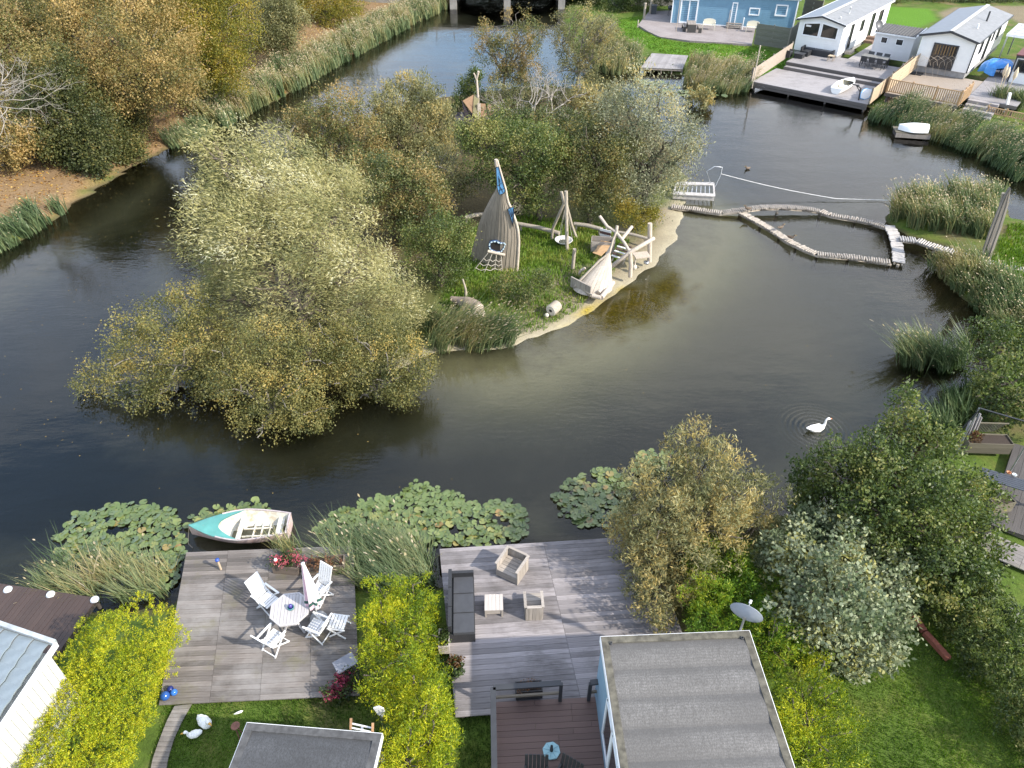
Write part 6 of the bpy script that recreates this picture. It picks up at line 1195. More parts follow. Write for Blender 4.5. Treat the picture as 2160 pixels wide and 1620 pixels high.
def shingled_hut():
    bl, br_ = G(1206, 604, GL), G(1292, 590, GL); fl, fr = G(1206, 600, GL), G(1245, 628, GL); c = G(1250, 606, GL); t = thing('shingled_hut', c, 'leaning conical play hut of three tiers of pale shingles on a log raft', 'play hut'); loc = lambda p: Vector(p) - t.location
    apex = V(1286, 533, c.y + .6); ax = loc(apex); m = woodmat('pale_shingle', (.50, .44, .36), (.36, .31, .25), (.25, .22, .19), 2, .8, 1.2, .55, .75, .22)
    R0 = .92; n = 22; tiers = [(0.0, .42, 1.0, .60), (.36, .70, .66, .36), (.64, .97, .40, .06)]
    for z0, z1, r0, r1 in tiers:
        for k in range(n):
            a0, a1 = 2 * math.pi * k / n, 2 * math.pi * (k + .94) / n; P = []
            for z, r in ((z0, r0), (z1, r1)):
                cc = ax * z
                for a in (a0, a1): P.append(cc + Vector((R0 * r * math.cos(a), R0 * r * .85 * math.sin(a), 0)))
            off = [Vector(((p - ax * z).x, (p - ax * z).y, .3)).normalized() * -.03 for p, z in zip(P, (z0, z0, z1, z1))]; Q = [p + o_ for p, o_ in zip(P, off)]
            mb = MB(); mb.add(P + Q, [(0, 1, 3, 2), (6, 7, 5, 4), (0, 2, 6, 4), (1, 5, 7, 3), (0, 4, 5, 1), (2, 3, 7, 6)]); mb.build('shingle', m, t)
    mb = MB(); mb.tube([ax * .9, ax * 1.0, ax * 1.0 + Vector((.12, .15, .55)), ax + Vector((.3, .3, 1.0))], [.06, .05, .045, .035], 6); mb.build('mast', PALELOG, t)
    mb = MB(); mb.tube([ax * 1.0, ax * .8 + Vector((-.32, -.12, .02)), ax * .5 + Vector((-.62, -.2, 0)), ax * .1 + Vector((-.95, -.25, 0))], .05, 6); mb.build('ridge_log', LOG, t)
    f0, f1 = loc(G(1204, 600, GL + .1)), loc(G(1246, 626, GL)); d = f1 - f0
    for k in range(4):
        a, b = f0 + d * (k / 4), f0 + d * ((k + .95) / 4); mb = MB(); mb.bar(Vector((a.x, a.y, .26)), Vector((b.x, b.y, .26)), .06, .52); mb.build('front_board', BOXW, t)
    for p, q, rr in (((1249, 624), (1268, 628), .10), ((1268, 628), (1293, 596), .12), ((1262, 618), (1288, 590), .10), ((1206, 596), (1249, 622), .05)):
        a, b = loc(G(*p, GL + .15)), loc(G(*q, GL + .15)); mb = MB(); mb.tube([a, b], rr, 8); mb.build('raft_log', PALELOG, t)
    mb = MB(); mb.tube([loc(G(1222, 578, GL + .1)), loc(G(1226, 570, GL + .45)), loc(G(1233, 566, GL + .3))], .07, 7); mb.build('curved_log', PALELOG, t)
shingled_hut()
def whale():
    t0 = G(952, 632, GL + .2); h0 = G(1010, 655, GL); t = thing('carved_whale', h0, 'carved whale shaped log with pale cut face lying in the grass', 'carved log'); L = lambda p: Vector(p) - t.location
    pts = [G(951, 628, GL + .45), G(960, 633, GL + .4), G(970, 635, GL + .38), G(984, 641, GL + .42), G(998, 650, GL + .42), G(1008, 657, GL + .38)]; mb = MB(); mb.tube([L(p) for p in pts], [.09, .17, .20, .33, .40, .36], 14); mb.build('body', plain('brown_grey_wood', (.22, .17, .135), .75, .35, 4), t)
    d = (pts[-1] - pts[-2]).normalized(); mb = MB(); mb.tube([L(pts[-1]) - d * .02, L(pts[-1]) + d * .05], [.37, .30], 16); mb.build('cut_face', PALELOG, t); mb = MB(); q = G(1012, 668, GL); mb.tube([L(q) + Vector((-.2, .1, 0)), L(q) + Vector((.12, -.02, .16))], .26, 12); mb.build('jaw', PALELOG, t)
    a = G(983, 628, GL); b = V(976, 589, a.y); mb = MB(); mb.tube([L(a), L((a + b) / 2) + Vector((.05, 0, 0)), L(b)], [.08, .05, .04], 7); mb.build('spout_pole', LOG, t)
whale()
def drum():
    c = G(1167, 660, .25); t = thing('hollow_drum', c, 'short hollow log with a white cut face lying on the beach edge', 'log'); a = Vector((-.12, -.16, .22)); b = Vector((.18, .22, .26)); mb = MB(); mb.tube([a, b], [.27, .25], 16); mb.build('body', LOG, t); d = (a - b).normalized(); mb = MB(); mb.tube([a, a + d * .025], [.26, .24], 16); mb.build('cut_face', plain('white_cut_face', (.6, .54, .45), .8), t); mb = MB(); mb.tube([a + d * .02, a + d * .03], .08, 10); mb.build('hole', plain('dark_opening', (.012, .010, .009), .9), t)
    mb = MB(); mb.lathe([(.1 * math.sin(math.pi * i / 6) + .001, -.1 * math.cos(math.pi * i / 6)) for i in range(7)], (0, 0, .1), 10); o = mb.build('pale_stone', plain('pale_stone', (.5, .46, .38), .9)); o.location = G(1153, 669, .2); tag(o, 'rounded pale stone beside the hollow log on the beach', 'stone')
drum()
def hidden_hut():
    c = G(1006, 268, GL); t = thing('ship_hut', c, 'small brown ship shaped hut with gabled roof panels at the back of the island', 'play hut'); Y = c.y; K = lambda x, y: 0
    P = lambda x, y, dy=0.0: V(950 + x / 10.8, 130 + y / 10.8, Y + dy) - t.location
    br = woodmat('rusty_brown_board', (.27, .165, .09), (.17, .10, .055), None, 2, .8, objvar=.2); ol = woodmat('olive_board', (.22, .20, .10), (.14, .125, .06), None, 2, .8, objvar=.2)
    def sheet(pts, m, name='roof_panel'): 
        n = len(pts); B_ = [p + Vector((0, .06, -.03)) for p in pts]; mb = MB(); mb.add(list(pts) + B_, [tuple(range(n))[::-1], tuple(range(n, 2 * n))] + [(i, (i + 1) % n, n + (i + 1) % n, n + i) for i in range(n)]); mb.build(name, m, t)
    sheet([P(280, 890, .6), P(530, 750, 1.0), P(520, 1000, .3), P(500, 1180, 0)], br); sheet([P(540, 750, 1.0), P(660, 760, 1.0), P(630, 1020, .4), P(520, 1030, .4)], ol); sheet([P(520, 1040, .35), P(630, 1040, .35), P(630, 1300, -.2), P(505, 1220, -.1)], ol); sheet([P(690, 950, .6), P(800, 960, .6), P(840, 1240, 0), P(700, 1280, 0)], br); sheet([P(830, 960, .7), P(930, 970, .7), P(1010, 1170, .1), P(900, 1230, .1)], br); sheet([P(690, 1290, .1), P(870, 1270, .1), P(870, 1420, -.1), P(700, 1420, -.1)], ol, 'front_board')
    for k in range(14):
        f = k / 13; a = P(265 + 60 * f, 900 + 330 * f, .6 - .5 * f); b = P(330 + 270 * f, 1010 + 360 * f, .55 - .7 * f); mb = MB(); mb.bar(a, b, .03, .05); mb.build('hull_slat', plain('dark_slat', (.05, .04, .045), .8), t)
    mb = MB(); mb.tube([P(250, 1150, .5), P(300, 1270, .2), P(420, 1360, 0), P(590, 1420, -.2)], .06, 6); mb.build('keel_log', LOG, t); mb = MB(); mb.bar(P(655, 950, .4), P(655, 1400, -.25), .22, .06); mb.build('front_post', LOG, t)
    mb = MB(); q = P(630, 800, .9); mb.tube([Vector((q.x, q.y, 0)), q, P(600, 420, 1.), P(560, 330, 1.)], [.09, .08, .07, .05], 7); mb.tube([P(600, 400, 1.), P(640, 220, 1.)], [.06, .09], 7); mb.tube([P(580, 350, 1.), P(530, 260, 1.)], .05, 6); mb.build('figurehead_post', PALELOG, t)
    mb = MB(); mb.box((0, .5, .3), (3.0, 1.6, .6)); mb.build('base', plain('dark_slat', (.05, .04, .045), .8), t)
hidden_hut()
def half_hidden_board():
    a, b = V(775, 432, 38.0), V(810, 402, 38.0); c = (a + b) / 2; t = thing('playhouse_roof', Vector((c.x, c.y, GL)), 'grey brown board roof half hidden in the trees left of the ship', 'play house'); m = woodmat('mauve_board', (.25, .2, .18), (.16, .12, .11))
    for k in range(4): mb = MB(); mb.bar(a - t.location + Vector((0, .25 * k, .1 * k)), Vector((b.x, a.y, b.z)) - t.location + Vector((0, .25 * k, .1 * k)), .24, .04); mb.build('roof_board', m, t)
    for x in (a.x, b.x): mb = MB(); mb.box((x - c.x, .4, (a.z - GL) / 2), (.1, .1, a.z - GL)); mb.build('post', LOG, t)
half_hidden_board()
# ================================================================ walkways over the pond
def walkway(label, pts, z, wd, seed, arch=None, mat=None):
    mat = mat or plain('wet_grey_log', (.33, .29, .245), .85, .35, 6)
    r = random.Random(seed); P = [G(x, y, z) for x, y in pts]; c = P[len(P) // 2]; t = thing('log_walkway', Vector((c.x, c.y, 0)), label, 'walkway', group='log walkways over the pond'); mb = MB(); bm = MB(); d0 = 0.0; st = .115; edge = [[], []]
    for a, b in zip(P[:-1], P[1:]):
        L = (b - a).length; d = (b - a) / L; n = Vector((-d.y, d.x, 0)); s = d0
        while s < L:
            p = a + d * s - t.location; up = 0
            if arch: up = arch[2] * max(0, 1 - ((a + d * s).x - (arch[0] + arch[1]) / 2) ** 2 / ((arch[1] - arch[0]) / 2) ** 2)
            p.z = z + up + r.uniform(-.015, .015); w_ = wd * r.uniform(.9, 1.12); ang = r.gauss(0, .06); nn = (n * math.cos(ang) + d * math.sin(ang)); mb.tube([p - nn * w_ / 2, p + nn * w_ / 2], .047 * r.uniform(.85, 1.1), 6); s += st
        d0 = s - L
        for sd_ in (-1, 1):
            edge[sd_ > 0] += [a + n * sd_ * wd * .32 - t.location, b + n * sd_ * wd * .32 - t.location]
    mb.build('logs', mat, t, kind='stuff')
    for e in edge: m2 = MB(); m2.tube([Vector((p.x, p.y, z - .10 + (arch[2] * max(0, 1 - (p.x + t.location.x - (arch[0] + arch[1]) / 2) ** 2 / ((arch[1] - arch[0]) / 2) ** 2) if arch else 0))) for p in e], .05, 6); m2.build('bearer', LOG, t)
    for k, p in enumerate(P[::2]): m2 = MB(); q = p - t.location; m2.tube([Vector((q.x, q.y, -1.2)), Vector((q.x, q.y, z - .1))], .08, 6); m2.build('pile', LOG, t)
    return t
g1, g2 = G(1530, 445, .3).x, G(1745, 445, .3).x
walkway('long arched log walkway from the island beach across to the reeds', [(1418, 435), (1453, 439), (1490, 444), (1520, 448), (1562, 446), (1600, 443), (1640, 442), (1690, 443), (1731, 446), (1752, 453), (1805, 462), (1840, 469), (1872, 479)], .2, .42, 1, (g1, g2, .18))
walkway('log walkway branching off towards the camera with ducks on it', [(1565, 449), (1586, 460), (1605, 471), (1625, 482), (1645, 495), (1660, 506), (1680, 516), (1699, 525), (1724, 535), (1750, 538), (1790, 541), (1830, 546), (1879, 553)], .18, .40, 2)
walkway('short pale walkway lying crosswise between the two long log walkways', [(1876, 477), (1884, 492), (1890, 508), (1894, 528), (1896, 554)], .22, .55, 3, mat=plain('pale_plank', (.40, .375, .35), .8, .25, 5))
walkway('board walk along the reed spit to the tall wooden board and the right bank', [(1900, 503), (1935, 507), (1974, 520), (2019, 534), (2069, 548), (2104, 559), (2160, 569), (2230, 578)], .36, .5, 4, mat=plain('pale_plank', (.40, .375, .35), .8, .25, 5))
def tall_board():
    b = G(2080, 560, .3); Y = b.y; t = thing('sail_board', b, 'tall pointed grey wooden board standing on the right bank beside the board walk', 'wooden board'); q = [(2066, 553), (2074, 525), (2090, 480), (2106, 440), (2120, 410), (2130, 395), (2126, 430), (2112, 478), (2100, 512), (2082, 563)]; L = [V(x, y, Y) - t.location for x, y in q]
    lp, rp = L[:6], [L[9], L[8], L[7], L[6], L[6].lerp(L[5], .6), L[5]]; m = woodmat('split_grey_board', (.25, .22, .19), (.13, .115, .10), None, 2, .8, objvar=.3)
    for k in range(4):
        mb = MB(); A = [a.lerp(b_, k / 4) for a, b_ in zip(lp, rp)]; B_ = [a.lerp(b_, (k + .93) / 4) for a, b_ in zip(lp, rp)]; o1 = Vector((0, -.05 - .03 * (k % 2), 0)); o2 = Vector((0, .05, 0)); mb.grid([[a + o1, b_ + o1] for a, b_ in zip(A, B_)]); mb.grid([[b_ + o2, a + o2] for a, b_ in zip(A, B_)]); mb.grid([[a + o2, a + o1] for a in A]); mb.grid([[b_ + o1, b_ + o2] for b_ in B_]); mb.build('plank', m, t)
    mb = MB(); mb.tube([Vector((.3, .3, -.3)), L[4] + Vector((0, .15, 0))], .07, 6); mb.build('support_post', LOG, t)
tall_board()
def swim_platform():
    z = .45; A, B, Cc, D = G(1428, 385, z), G(1505, 386, z), G(1507, 414, z), G(1420, 409, z); c = (A + B + Cc + D) / 4; t = thing('swim_platform', Vector((c.x, c.y, 0)), 'pale floating platform with a grating and ladder rail beside the silver willow', 'platform'); L = lambda p: Vector(p) - t.location; m = plain('pale_plank', (.40, .375, .35), .8, .25, 5)
    for p, q in ((A, B), (D, Cc)):
        for k in range(3): mb = MB(); d = (D - A).normalized() * (.13 * k if p == A else -.13 * k); mb.bar(L(p + d), L(q + d), .12, .04); mb.build('plank', m, t)
    for p, q in ((A, D), (B, Cc)): mb = MB(); mb.bar(L(p) + Vector((0, 0, -.005)), L(q) + Vector((0, 0, -.005)), .10, .035); mb.build('end_plank', m, t)
    for k in range(1, 9): mb = MB(); mb.bar(L(A.lerp(B, k / 9)) + Vector((0, 0, -.05)), L(D.lerp(Cc, k / 9)) + Vector((0, 0, -.05)), .035, .03); mb.build('grating_bar', STEEL, t)
    mb = MB(); mb.bar(L(D) + Vector((0, .02, -.16)), L(Cc) + Vector((0, .02, -.16)), .05, .24); mb.build('front_board', m, t)
    mb = MB(); s = B + Vector((-.2, -.1, 0)); mb.tube([L(s), L(s) + Vector((-.35, 0, .75)), L(s) + Vector((.1, .1, 1.0)), L(s) + Vector((.55, .1, .95)), L(s) + Vector((.5, 0, .5)), L(s) + Vector((.25, -.2, -.1))], .022, 6); mb.build('ladder_rail', STEEL, t)
    a = B + Vector((.35, 0, .55)); b = G(1763, 419, .12); mb = MB(); mb.tube([a.lerp(b, k / 12) + Vector((0, 0, -.10 * math.sin(math.pi * k / 12))) for k in range(13)] + [G(1860, 422, .06), G(1960, 426, .5)], .018, 5); o = mb.build('floating_rope', plain('white_rope', (.65, .64, .6), .8)); tag(o, 'long white rope from the platform rail to the reed spit', 'rope')
swim_platform()
# ---------------------------------------------------------------- birds
def swan():
    t = thing('swan', SWAN, 'white mute swan swimming to the right inside its ripple rings', 'swan', R(14)); w_ = plain('white_feathers', (.82, .81, .78), .7, .05, 12)
    swept('body', [(-.47, 0, .17, .015, .01), (-.36, 0, .14, .075, .055), (-.18, 0, .09, .15, .13), (.02, 0, .06, .165, .135), (.17, 0, .08, .11, .11), (.25, 0, .16, .05), (.265, 0, .27, .036), (.255, 0, .36, .033), (.285, 0, .435, .034), (.345, 0, .452, .042), (.40, 0, .435, .03), (.42, 0, .428, .015)], w_, t)
    for s in (-1, 1):
        mb = MB(); rows = []
        for i in range(7):
            f = i / 6; rows.append([Vector((.14 - .50 * f, s * (.115 + .03 * math.sin(math.pi * f)) * (1 - .55 * f) * (1 - .35 * h), .10 + .115 * h * (1 - .3 * f) + .03 * f)) for h in (0, .35, .7, 1)])
        mb.grid(rows if s > 0 else [r[::-1] for r in rows]); mb.build('wing', w_, t)
    mb = MB(); mb.lathe([(.024, 0), (.02, .05), (.006, .10)], n=8); o = mb.build('bill', plain('orange_bill', (.62, .20, .06), .5), t); o.location = (.405, 0, .44); o.rotation_euler = (0, R(105), 0)
    mb = MB(); mb.lathe([(.001, 0), (.016, .01), (.001, .03)], n=6); o = mb.build('bill_knob', plain('black_skin', (.012, .012, .012), .5), t); o.location = (.40, 0, .455)
swan()
def duck(p, rz, label):
    t = thing('duck', p, label, 'duck', rz, 'brown ducks about the walkways'); m = plain('brown_feathers', (.13, .095, .065), .8, .4, 25)
    swept('body', [(-.22, 0, .15, .012), (-.14, 0, .11, .055), (0, 0, .10, .085), (.09, 0, .13, .06), (.115, 0, .19, .034), (.14, 0, .245, .042), (.185, 0, .245, .018)], m, t, 10, 3); mb = MB(); mb.lathe([(.018, 0), (.016, .04), (.004, .06)], n=6); o = mb.build('bill', plain('yellow_bill', (.4, .28, .06), .5), t); o.location = (.18, 0, .245); o.rotation_euler = (0, R(95), 0)
duck(G(1576, 358, -.03), R(200), 'brown duck swimming alone on the far open water'); duck(G(1646, 483, .30), R(20), 'brown duck standing on the branching walkway nearest its fork'); duck(G(1668, 504, .30), R(-30), 'brown duck with head up where the branching walkway bends'); duck(G(1576, 443, .42), R(170), 'brown duck resting on the long arched walkway')
# ================================================================ the far right shore: a street frame
SO = Vector((19.1, 60.03, 0)); SA = R(-39); su = Vector((math.cos(SA), math.sin(SA), 0)); sv = Vector((-su.y, su.x, 0))
def SP(x, y, z=0): return SO + su * x + sv * y + Vector((0, 0, z))
def SL(p): d = Vector(p) - SO; return d.dot(su), d.dot(sv)
def sthing(name, x, y, z, label, cat, rz=0, group=None): return thing(name, SP(x, y, z), label, cat, SA + rz, group)
def fence(name, label, a, b, z0a, z0b, h, board, mat, posts, horizontal=False, cat='fence', rows=9):
    a, b = Vector(a), Vector(b); u = b - a; L = u.length; t = thing(name, Vector((a.x, a.y, z0a)), label, cat, math.atan2(u.y, u.x)); dz = z0b - z0a; pm = woodmat('fence_post', (.26, .24, .20), (.17, .155, .13), None, 2)
    for i in range(posts): f = i / (posts - 1); mb = MB(); mb.box((L * f, .06, dz * f + (h + .08) / 2), (.09, .09, h + .08)); mb.build('post', pm, t)
    mb = MB()
    if horizontal:
        for k in range(rows): mb.bar((0, .03 * (k % 2), h * (k + .5) / rows), (L, .03 * (k % 2), dz + h * (k + .5) / rows), .02, h / rows * 1.05)
    else:
        n = int(L / board)
        for k in range(n): f = (k + .5) / n; mb.box((L * f, .0 + .012 * (k % 2), dz * f + h / 2), (board * .95, .025, h))
    mb.build('boards', mat, t, kind='stuff'); return t
def fdeck(name, label, x0, y0, x1, y1, z, th, along_x=True, w_=.16, mat=FARWOOD):
    "a far deck: boards too narrow to tell apart in the picture, joined"
    t = sthing(name, x0, y0, 0, label, 'deck'); W_, D_ = x1 - x0, y1 - y0; mb = MB(); n = int((D_ if along_x else W_) / w_)
    for k in range(n):
        if along_x: mb.box((W_ / 2, D_ * (k + .5) / n, z - .02), (W_, D_ / n - .012, .04))
        else: mb.box((W_ * (k + .5) / n, D_ / 2, z - .02), (W_ / n - .012, D_, .04))
    mb.build('boards', mat, t, kind='stuff'); fm = woodmat('dark_fascia', (.14, .125, .115), (.085, .075, .07), None, 0, .8)
    for k in range(max(1, int(th / .2))): mb = MB(); mb.box((W_ / 2, -.02, z - .06 - .2 * k - .09), (W_ + .02, .035, .18)); mb.build('fascia_board', fm, t)
    mb = MB()
    for i in range(4):
        for yy in (.15, D_ - .15): mb = MB(); mb.box((.2 + (W_ - .4) * i / 3, yy, z / 2 - .7), (.12, .12, z + 1.2)); mb.build('pile', fm, t)
    mb = MB(); mb.box((W_ / 2, D_ / 2 + .02, z - .1), (W_ - .1, D_ - .1, .1)); mb.build('joists', fm, t); return t
x2, y2 = SL(G(1856, 164, 1.1)); x1, y1 = SL(G(1637, 126, 1.1)); LOWZ, MIDZ, UPZ = .62, .86, 1.12
fdeck('jetty_deck', 'lower grey jetty deck over the water below the two steps', 0, 0, 9.0, 4.75, LOWZ, .45)
fdeck('deck_step', 'long wooden step between the two far deck levels', .6, 4.78, 9.0, 5.3, MIDZ, .2)
fdeck('upper_deck', 'upper grey deck in front of the white caravan with lounge furniture', .5, 5.33, 9.4, 9.4, UPZ, .2)
fdeck('side_deck', 'grey deck strip running back between the caravan and the shed', 4.2, 9.43, 7.0, 16, UPZ - .004, .2, False)
fence('board_fence', 'pale board fence along the left side of the grey jetty deck', SP(-.08, .1), SP(-.05, 7.6), .55, 1.1, 1.0, .14, woodmat('pale_beige_board', (.50, .42, .34), (.40, .33, .26), None, 2), 5)
fence('board_fence', 'pale weathered board fence on the right side of the grey jetty deck', SP(9.12, .1), SP(9.3, 8.5), .6, 1.15, 1.1, .14, woodmat('straw_board', (.46, .36, .25), (.34, .26, .17), None, 2), 5)
def gable_house(name, label, x, y, z, wd, ln, h, rise, wall, roofl, roofr, trim, skirt=.0, over=.18):
    t = sthing(name, x, y, z, label, 'house'); mb = MB(); pr = [(0, 0), (wd, 0), (wd, h), (wd / 2, h + rise), (0, h)]; n = 5
    mb.add([(a, 0, b) for a, b in pr] + [(a, ln, b) for a, b in pr], [(0, 1, 2, 3, 4), (9, 8, 7, 6, 5), (0, 5, 6, 1), (1, 6, 7, 2), (4, 9, 5, 0)]); mb.build('wall', wall, t)
    nb = 14; mb = MB()                              # lap boards
    for k in range(nb): mb.box((wd / 2, -.008, h * (k + .5) / nb), (wd - .02, .016, h / nb - .02)); mb.box((wd + .008, ln / 2, h * (k + .5) / nb), (.016, ln - .02, h / nb - .02))
    mb.build('lap_boards', wall, t, kind='stuff')
    sl = math.atan2(rise, wd / 2); e = over / math.cos(sl)
    for s, m in ((-1, roofl), (1, roofr)):
        a = Vector((wd / 2, 0, h + rise + .05)); b = Vector((wd / 2 + s * (wd / 2 + over), 0, h - over * math.tan(sl) + .05)); mb = MB(); P = []
        for yy in (-.25, ln + .2): P += [a + Vector((0, yy, 0)), b + Vector((0, yy, 0)), b + Vector((0, yy, -.07)), a + Vector((0, yy, -.07))]
        f = [(0, 1, 2, 3), (7, 6, 5, 4), (0, 4, 5, 1), (1, 5, 6, 2), (2, 6, 7, 3)]; mb.add(P, f if s < 0 else [q[::-1] for q in f]); mb.build('roof', m, t, label=None)
        mb = MB(); mb.bar(a + Vector((0, -.27, -.05)), b + Vector((0, -.27, -.05)), .03, .16); mb.build('barge_board', trim, t); mb = MB(); mb.bar(b + Vector((s * .04, -.25, -.05)), b + Vector((s * .04, ln + .2, -.05)), .07, .08); mb.build('gutter', trim, t)
    mb = MB(); mb.bar((wd / 2, -.25, h + rise + .075), (wd / 2, ln + .2, h + rise + .075), .28, .03); mb.build('ridge_cap', plain('pale_ridge', (.42, .42, .42), .7), t)
    if skirt: mb = MB(); mb.box((wd / 2, ln / 2, -skirt / 2), (wd - .12, ln - .12, skirt)); mb.build('skirt', plain('grey_skirt', (.26, .255, .25), .8, .2, 4), t)
    return t
def opening(t, side, a, b, z0, z1, panes, frame, wd=0, name='window', fw=.07, slope=None, door=None):
    "window or door on the front (y=0) or right (x=wd) wall"
    def P(s, z, d): return Vector((s, -.03 - d, z)) if side == 'front' else Vector((wd + .03 + d, s, z))
    n = (0, 1, 0) if side == 'front' else (1, 0, 0); zt = lambda s: z1 if not slope else z1 + (s - a) / (b - a) * (slope - z1)
    mb = MB(); mb.bar(P(a, z0, 0), P(b, z0, 0), fw, fw, (0, 0, 1)); mb.bar(P(a, zt(a), 0), P(b, zt(b), 0), fw, fw, (0, 0, 1))
    for s in (a, b): mb.bar(P(s, z0 - fw / 2, .003), P(s, zt(s) + fw / 2, .003), fw, fw, n)
    o = mb.build(name, frame, t)
    for i in range(1, panes): s = a + (b - a) * i / panes; mb = MB(); mb.bar(P(s, z0, .005), P(s, zt(s), .005), fw * .8, fw * .8, n); mb.build('mullion', frame, o)
    for i in range(panes):
        s0, s1 = a + (b - a) * i / panes, a + (b - a) * (i + 1) / panes; mb = MB(); mb.add([P(s0, z0, -.012), P(s1, z0, -.012), P(s1, zt(s1), -.012), P(s0, zt(s0), -.012)], [(0, 1, 2, 3)] if side == 'front' else [(0, 1, 2, 3)]); mb.build('pane', door or glassmat(), o)
    return o
WHITEWALL = plain('white_lap_siding', (.74, .74, .73), .55, .05, 2); GREYWALL = plain('pale_grey_siding', (.60, .60, .61), .55, .05, 2); ROOFG = plain('grey_roof_sheet', (.20, .205, .21), .75, .15, 3, space='world'); ROOF_SHADE = plain('shaded_roof_sheet', (.10, .125, .16), .45, .15, 3, space='world'); ANTH = plain('anthracite_trim', (.035, .037, .042), .5)  # left roof slopes: shade and sky reflection put into the sheet colour
cx, cy = SL(G(1764, 122, UPZ)); cw = 3.75
car = gable_house('static_caravan', 'long white static caravan with a grey roof behind the upper deck', cx - cw, cy, UPZ + .1, cw, 12.5, 2.45, .42, WHITEWALL, ROOF_SHADE, ROOFG, WTRIM, .35)
mb = MB(); mb.bar((-.2, -.30, 2.40), (cw / 2, -.30, 2.86), .04, .12); mb.build('front_trim', ANTH, car); mb = MB(); mb.bar((cw / 2, -.30, 2.86), (cw + .2, -.30, 2.40), .04, .12); mb.build('front_trim', ANTH, car)
opening(car, 'front', .45, 1.82, 1.25, 2.15, 1, WTRIM, fw=.09, slope=2.35); opening(car, 'front', 1.98, 3.35, 1.25, 2.35, 1, WTRIM, fw=.09, slope=2.15)
mb = MB(); mb.box((.85, -.07, 2.0), (.42, .02, .14)); mb.build('window_sticker', WHITEPL, car)
for a, b, z0, z1 in ((2.0, 2.6, .2, 2.1), (4.6, 5.3, 1.2, 2.0), (7.4, 8.2, .1, 2.1), (9.6, 10.6, 1.1, 2.0)): opening(car, 'side', a, b, z0, z1, 1, ANTH, cw)
for x, y, hh in ((cw * .78, 3.2, .5), (cw * .8, .9, .12)): mb = MB(); mb.lathe([(.06, 0), (.06, hh), (.08, hh), (.08, hh + .06), (0, hh + .06)], (x, y, 2.45 + .42 * (1 - abs(x / cw - .5) * 2) + .02), 8); mb.build('roof_vent', WHITEPL, car)
hx, hy = SL(G(2036, 159, 1.35)); hw = 3.9
h2 = gable_house('white_cabin', 'white cabin with dark framed glass doors and grey roof beside the balustrade deck', hx - hw, hy, 1.5, hw, 11.8, 2.25, .48, WHITEWALL, ROOF_SHADE, ROOFG, ANTH, .45)
def fpt(t, px, py, y=0.0):
    n = Vector((-math.sin(t.rotation_euler[2]), math.cos(t.rotation_euler[2]), 0)); p0 = t.location + n * y; d = Vector(ray(px, py)); c0 = Vector((0, 0, CAMH)); k = (p0 - c0).dot(n) / d.dot(n); return rel(t, c0 + d * k)
a, b = fpt(h2, 1760 + 1060 / 5.4, 755 / 5.4), fpt(h2, 1760 + 1420 / 5.4, 530 / 5.4); opening(h2, 'front', a.x, b.x, max(a.z, .05), b.z, 3, ANTH, fw=.09, name='glass_doors')
for k in range(7): mb = MB(); mb.box((a.x + .25 + k * (b.x - a.x - .5) / 6, -.026, b.z - .42), (.07, .01, .7)); mb.build('curtain_strip', plain('ochre_curtain', (.20, .13, .06), .9), h2)
opening(h2, 'side', 2.0, 2.8, 1.0, 1.9, 1, ANTH, hw); opening(h2, 'side', 4.4, 5.3, .1, 2.0, 1, ANTH, hw, name='door'); opening(h2, 'side', 6.2, 6.7, 1.2, 1.9, 1, ANTH, hw); opening(h2, 'side', 8, 9, 1., 1.9, 1, ANTH, hw)
for px, py, m, hh in ((2094, 46, ANTH, .75), (2074, 66, WHITEPL, .35)):
    q = fpt(h2, px, py, 5.5 if hh > .5 else 3.2); mb = MB(); x = hw * .78; mb.tube([(x, 6.6 if hh > .5 else 3.4, 2.3), (x, 6.6 if hh > .5 else 3.4, 2.5 + hh)], .07, 8); mb.build('chimney_pipe' if hh > .5 else 'roof_vent', m, h2)
mb = MB(); mb.box((hw + .02, 0.0, 1.1), (.09, .09, 2.2)); mb.build('corner_trim', ANTH, h2)
# steps by the caravan side, and the cabin steps
def steps(name, label, x, y, z, wd, n, rise, run, mat, rz=0, hdir=1):
    t = sthing(name, x, y, z, label, 'steps', rz)
    for k in range(n): mb = MB(); mb.box((wd / 2, run * (k + .5), rise * (k + .5)), (wd, run - .01, rise)); mb.build('step', mat, t)
    return t
steps('caravan_step', 'small pale step at the near side door of the caravan', cx + .05, cy + 1.7, UPZ, .55, 1, .22, .9, PALELOG); steps('caravan_step', 'brick and timber step at the far side door of the caravan', cx + .05, cy + 6.6, UPZ, .8, 2, .2, .6, plain('brown_brick', (.2, .13, .09), .9, .3, 8))
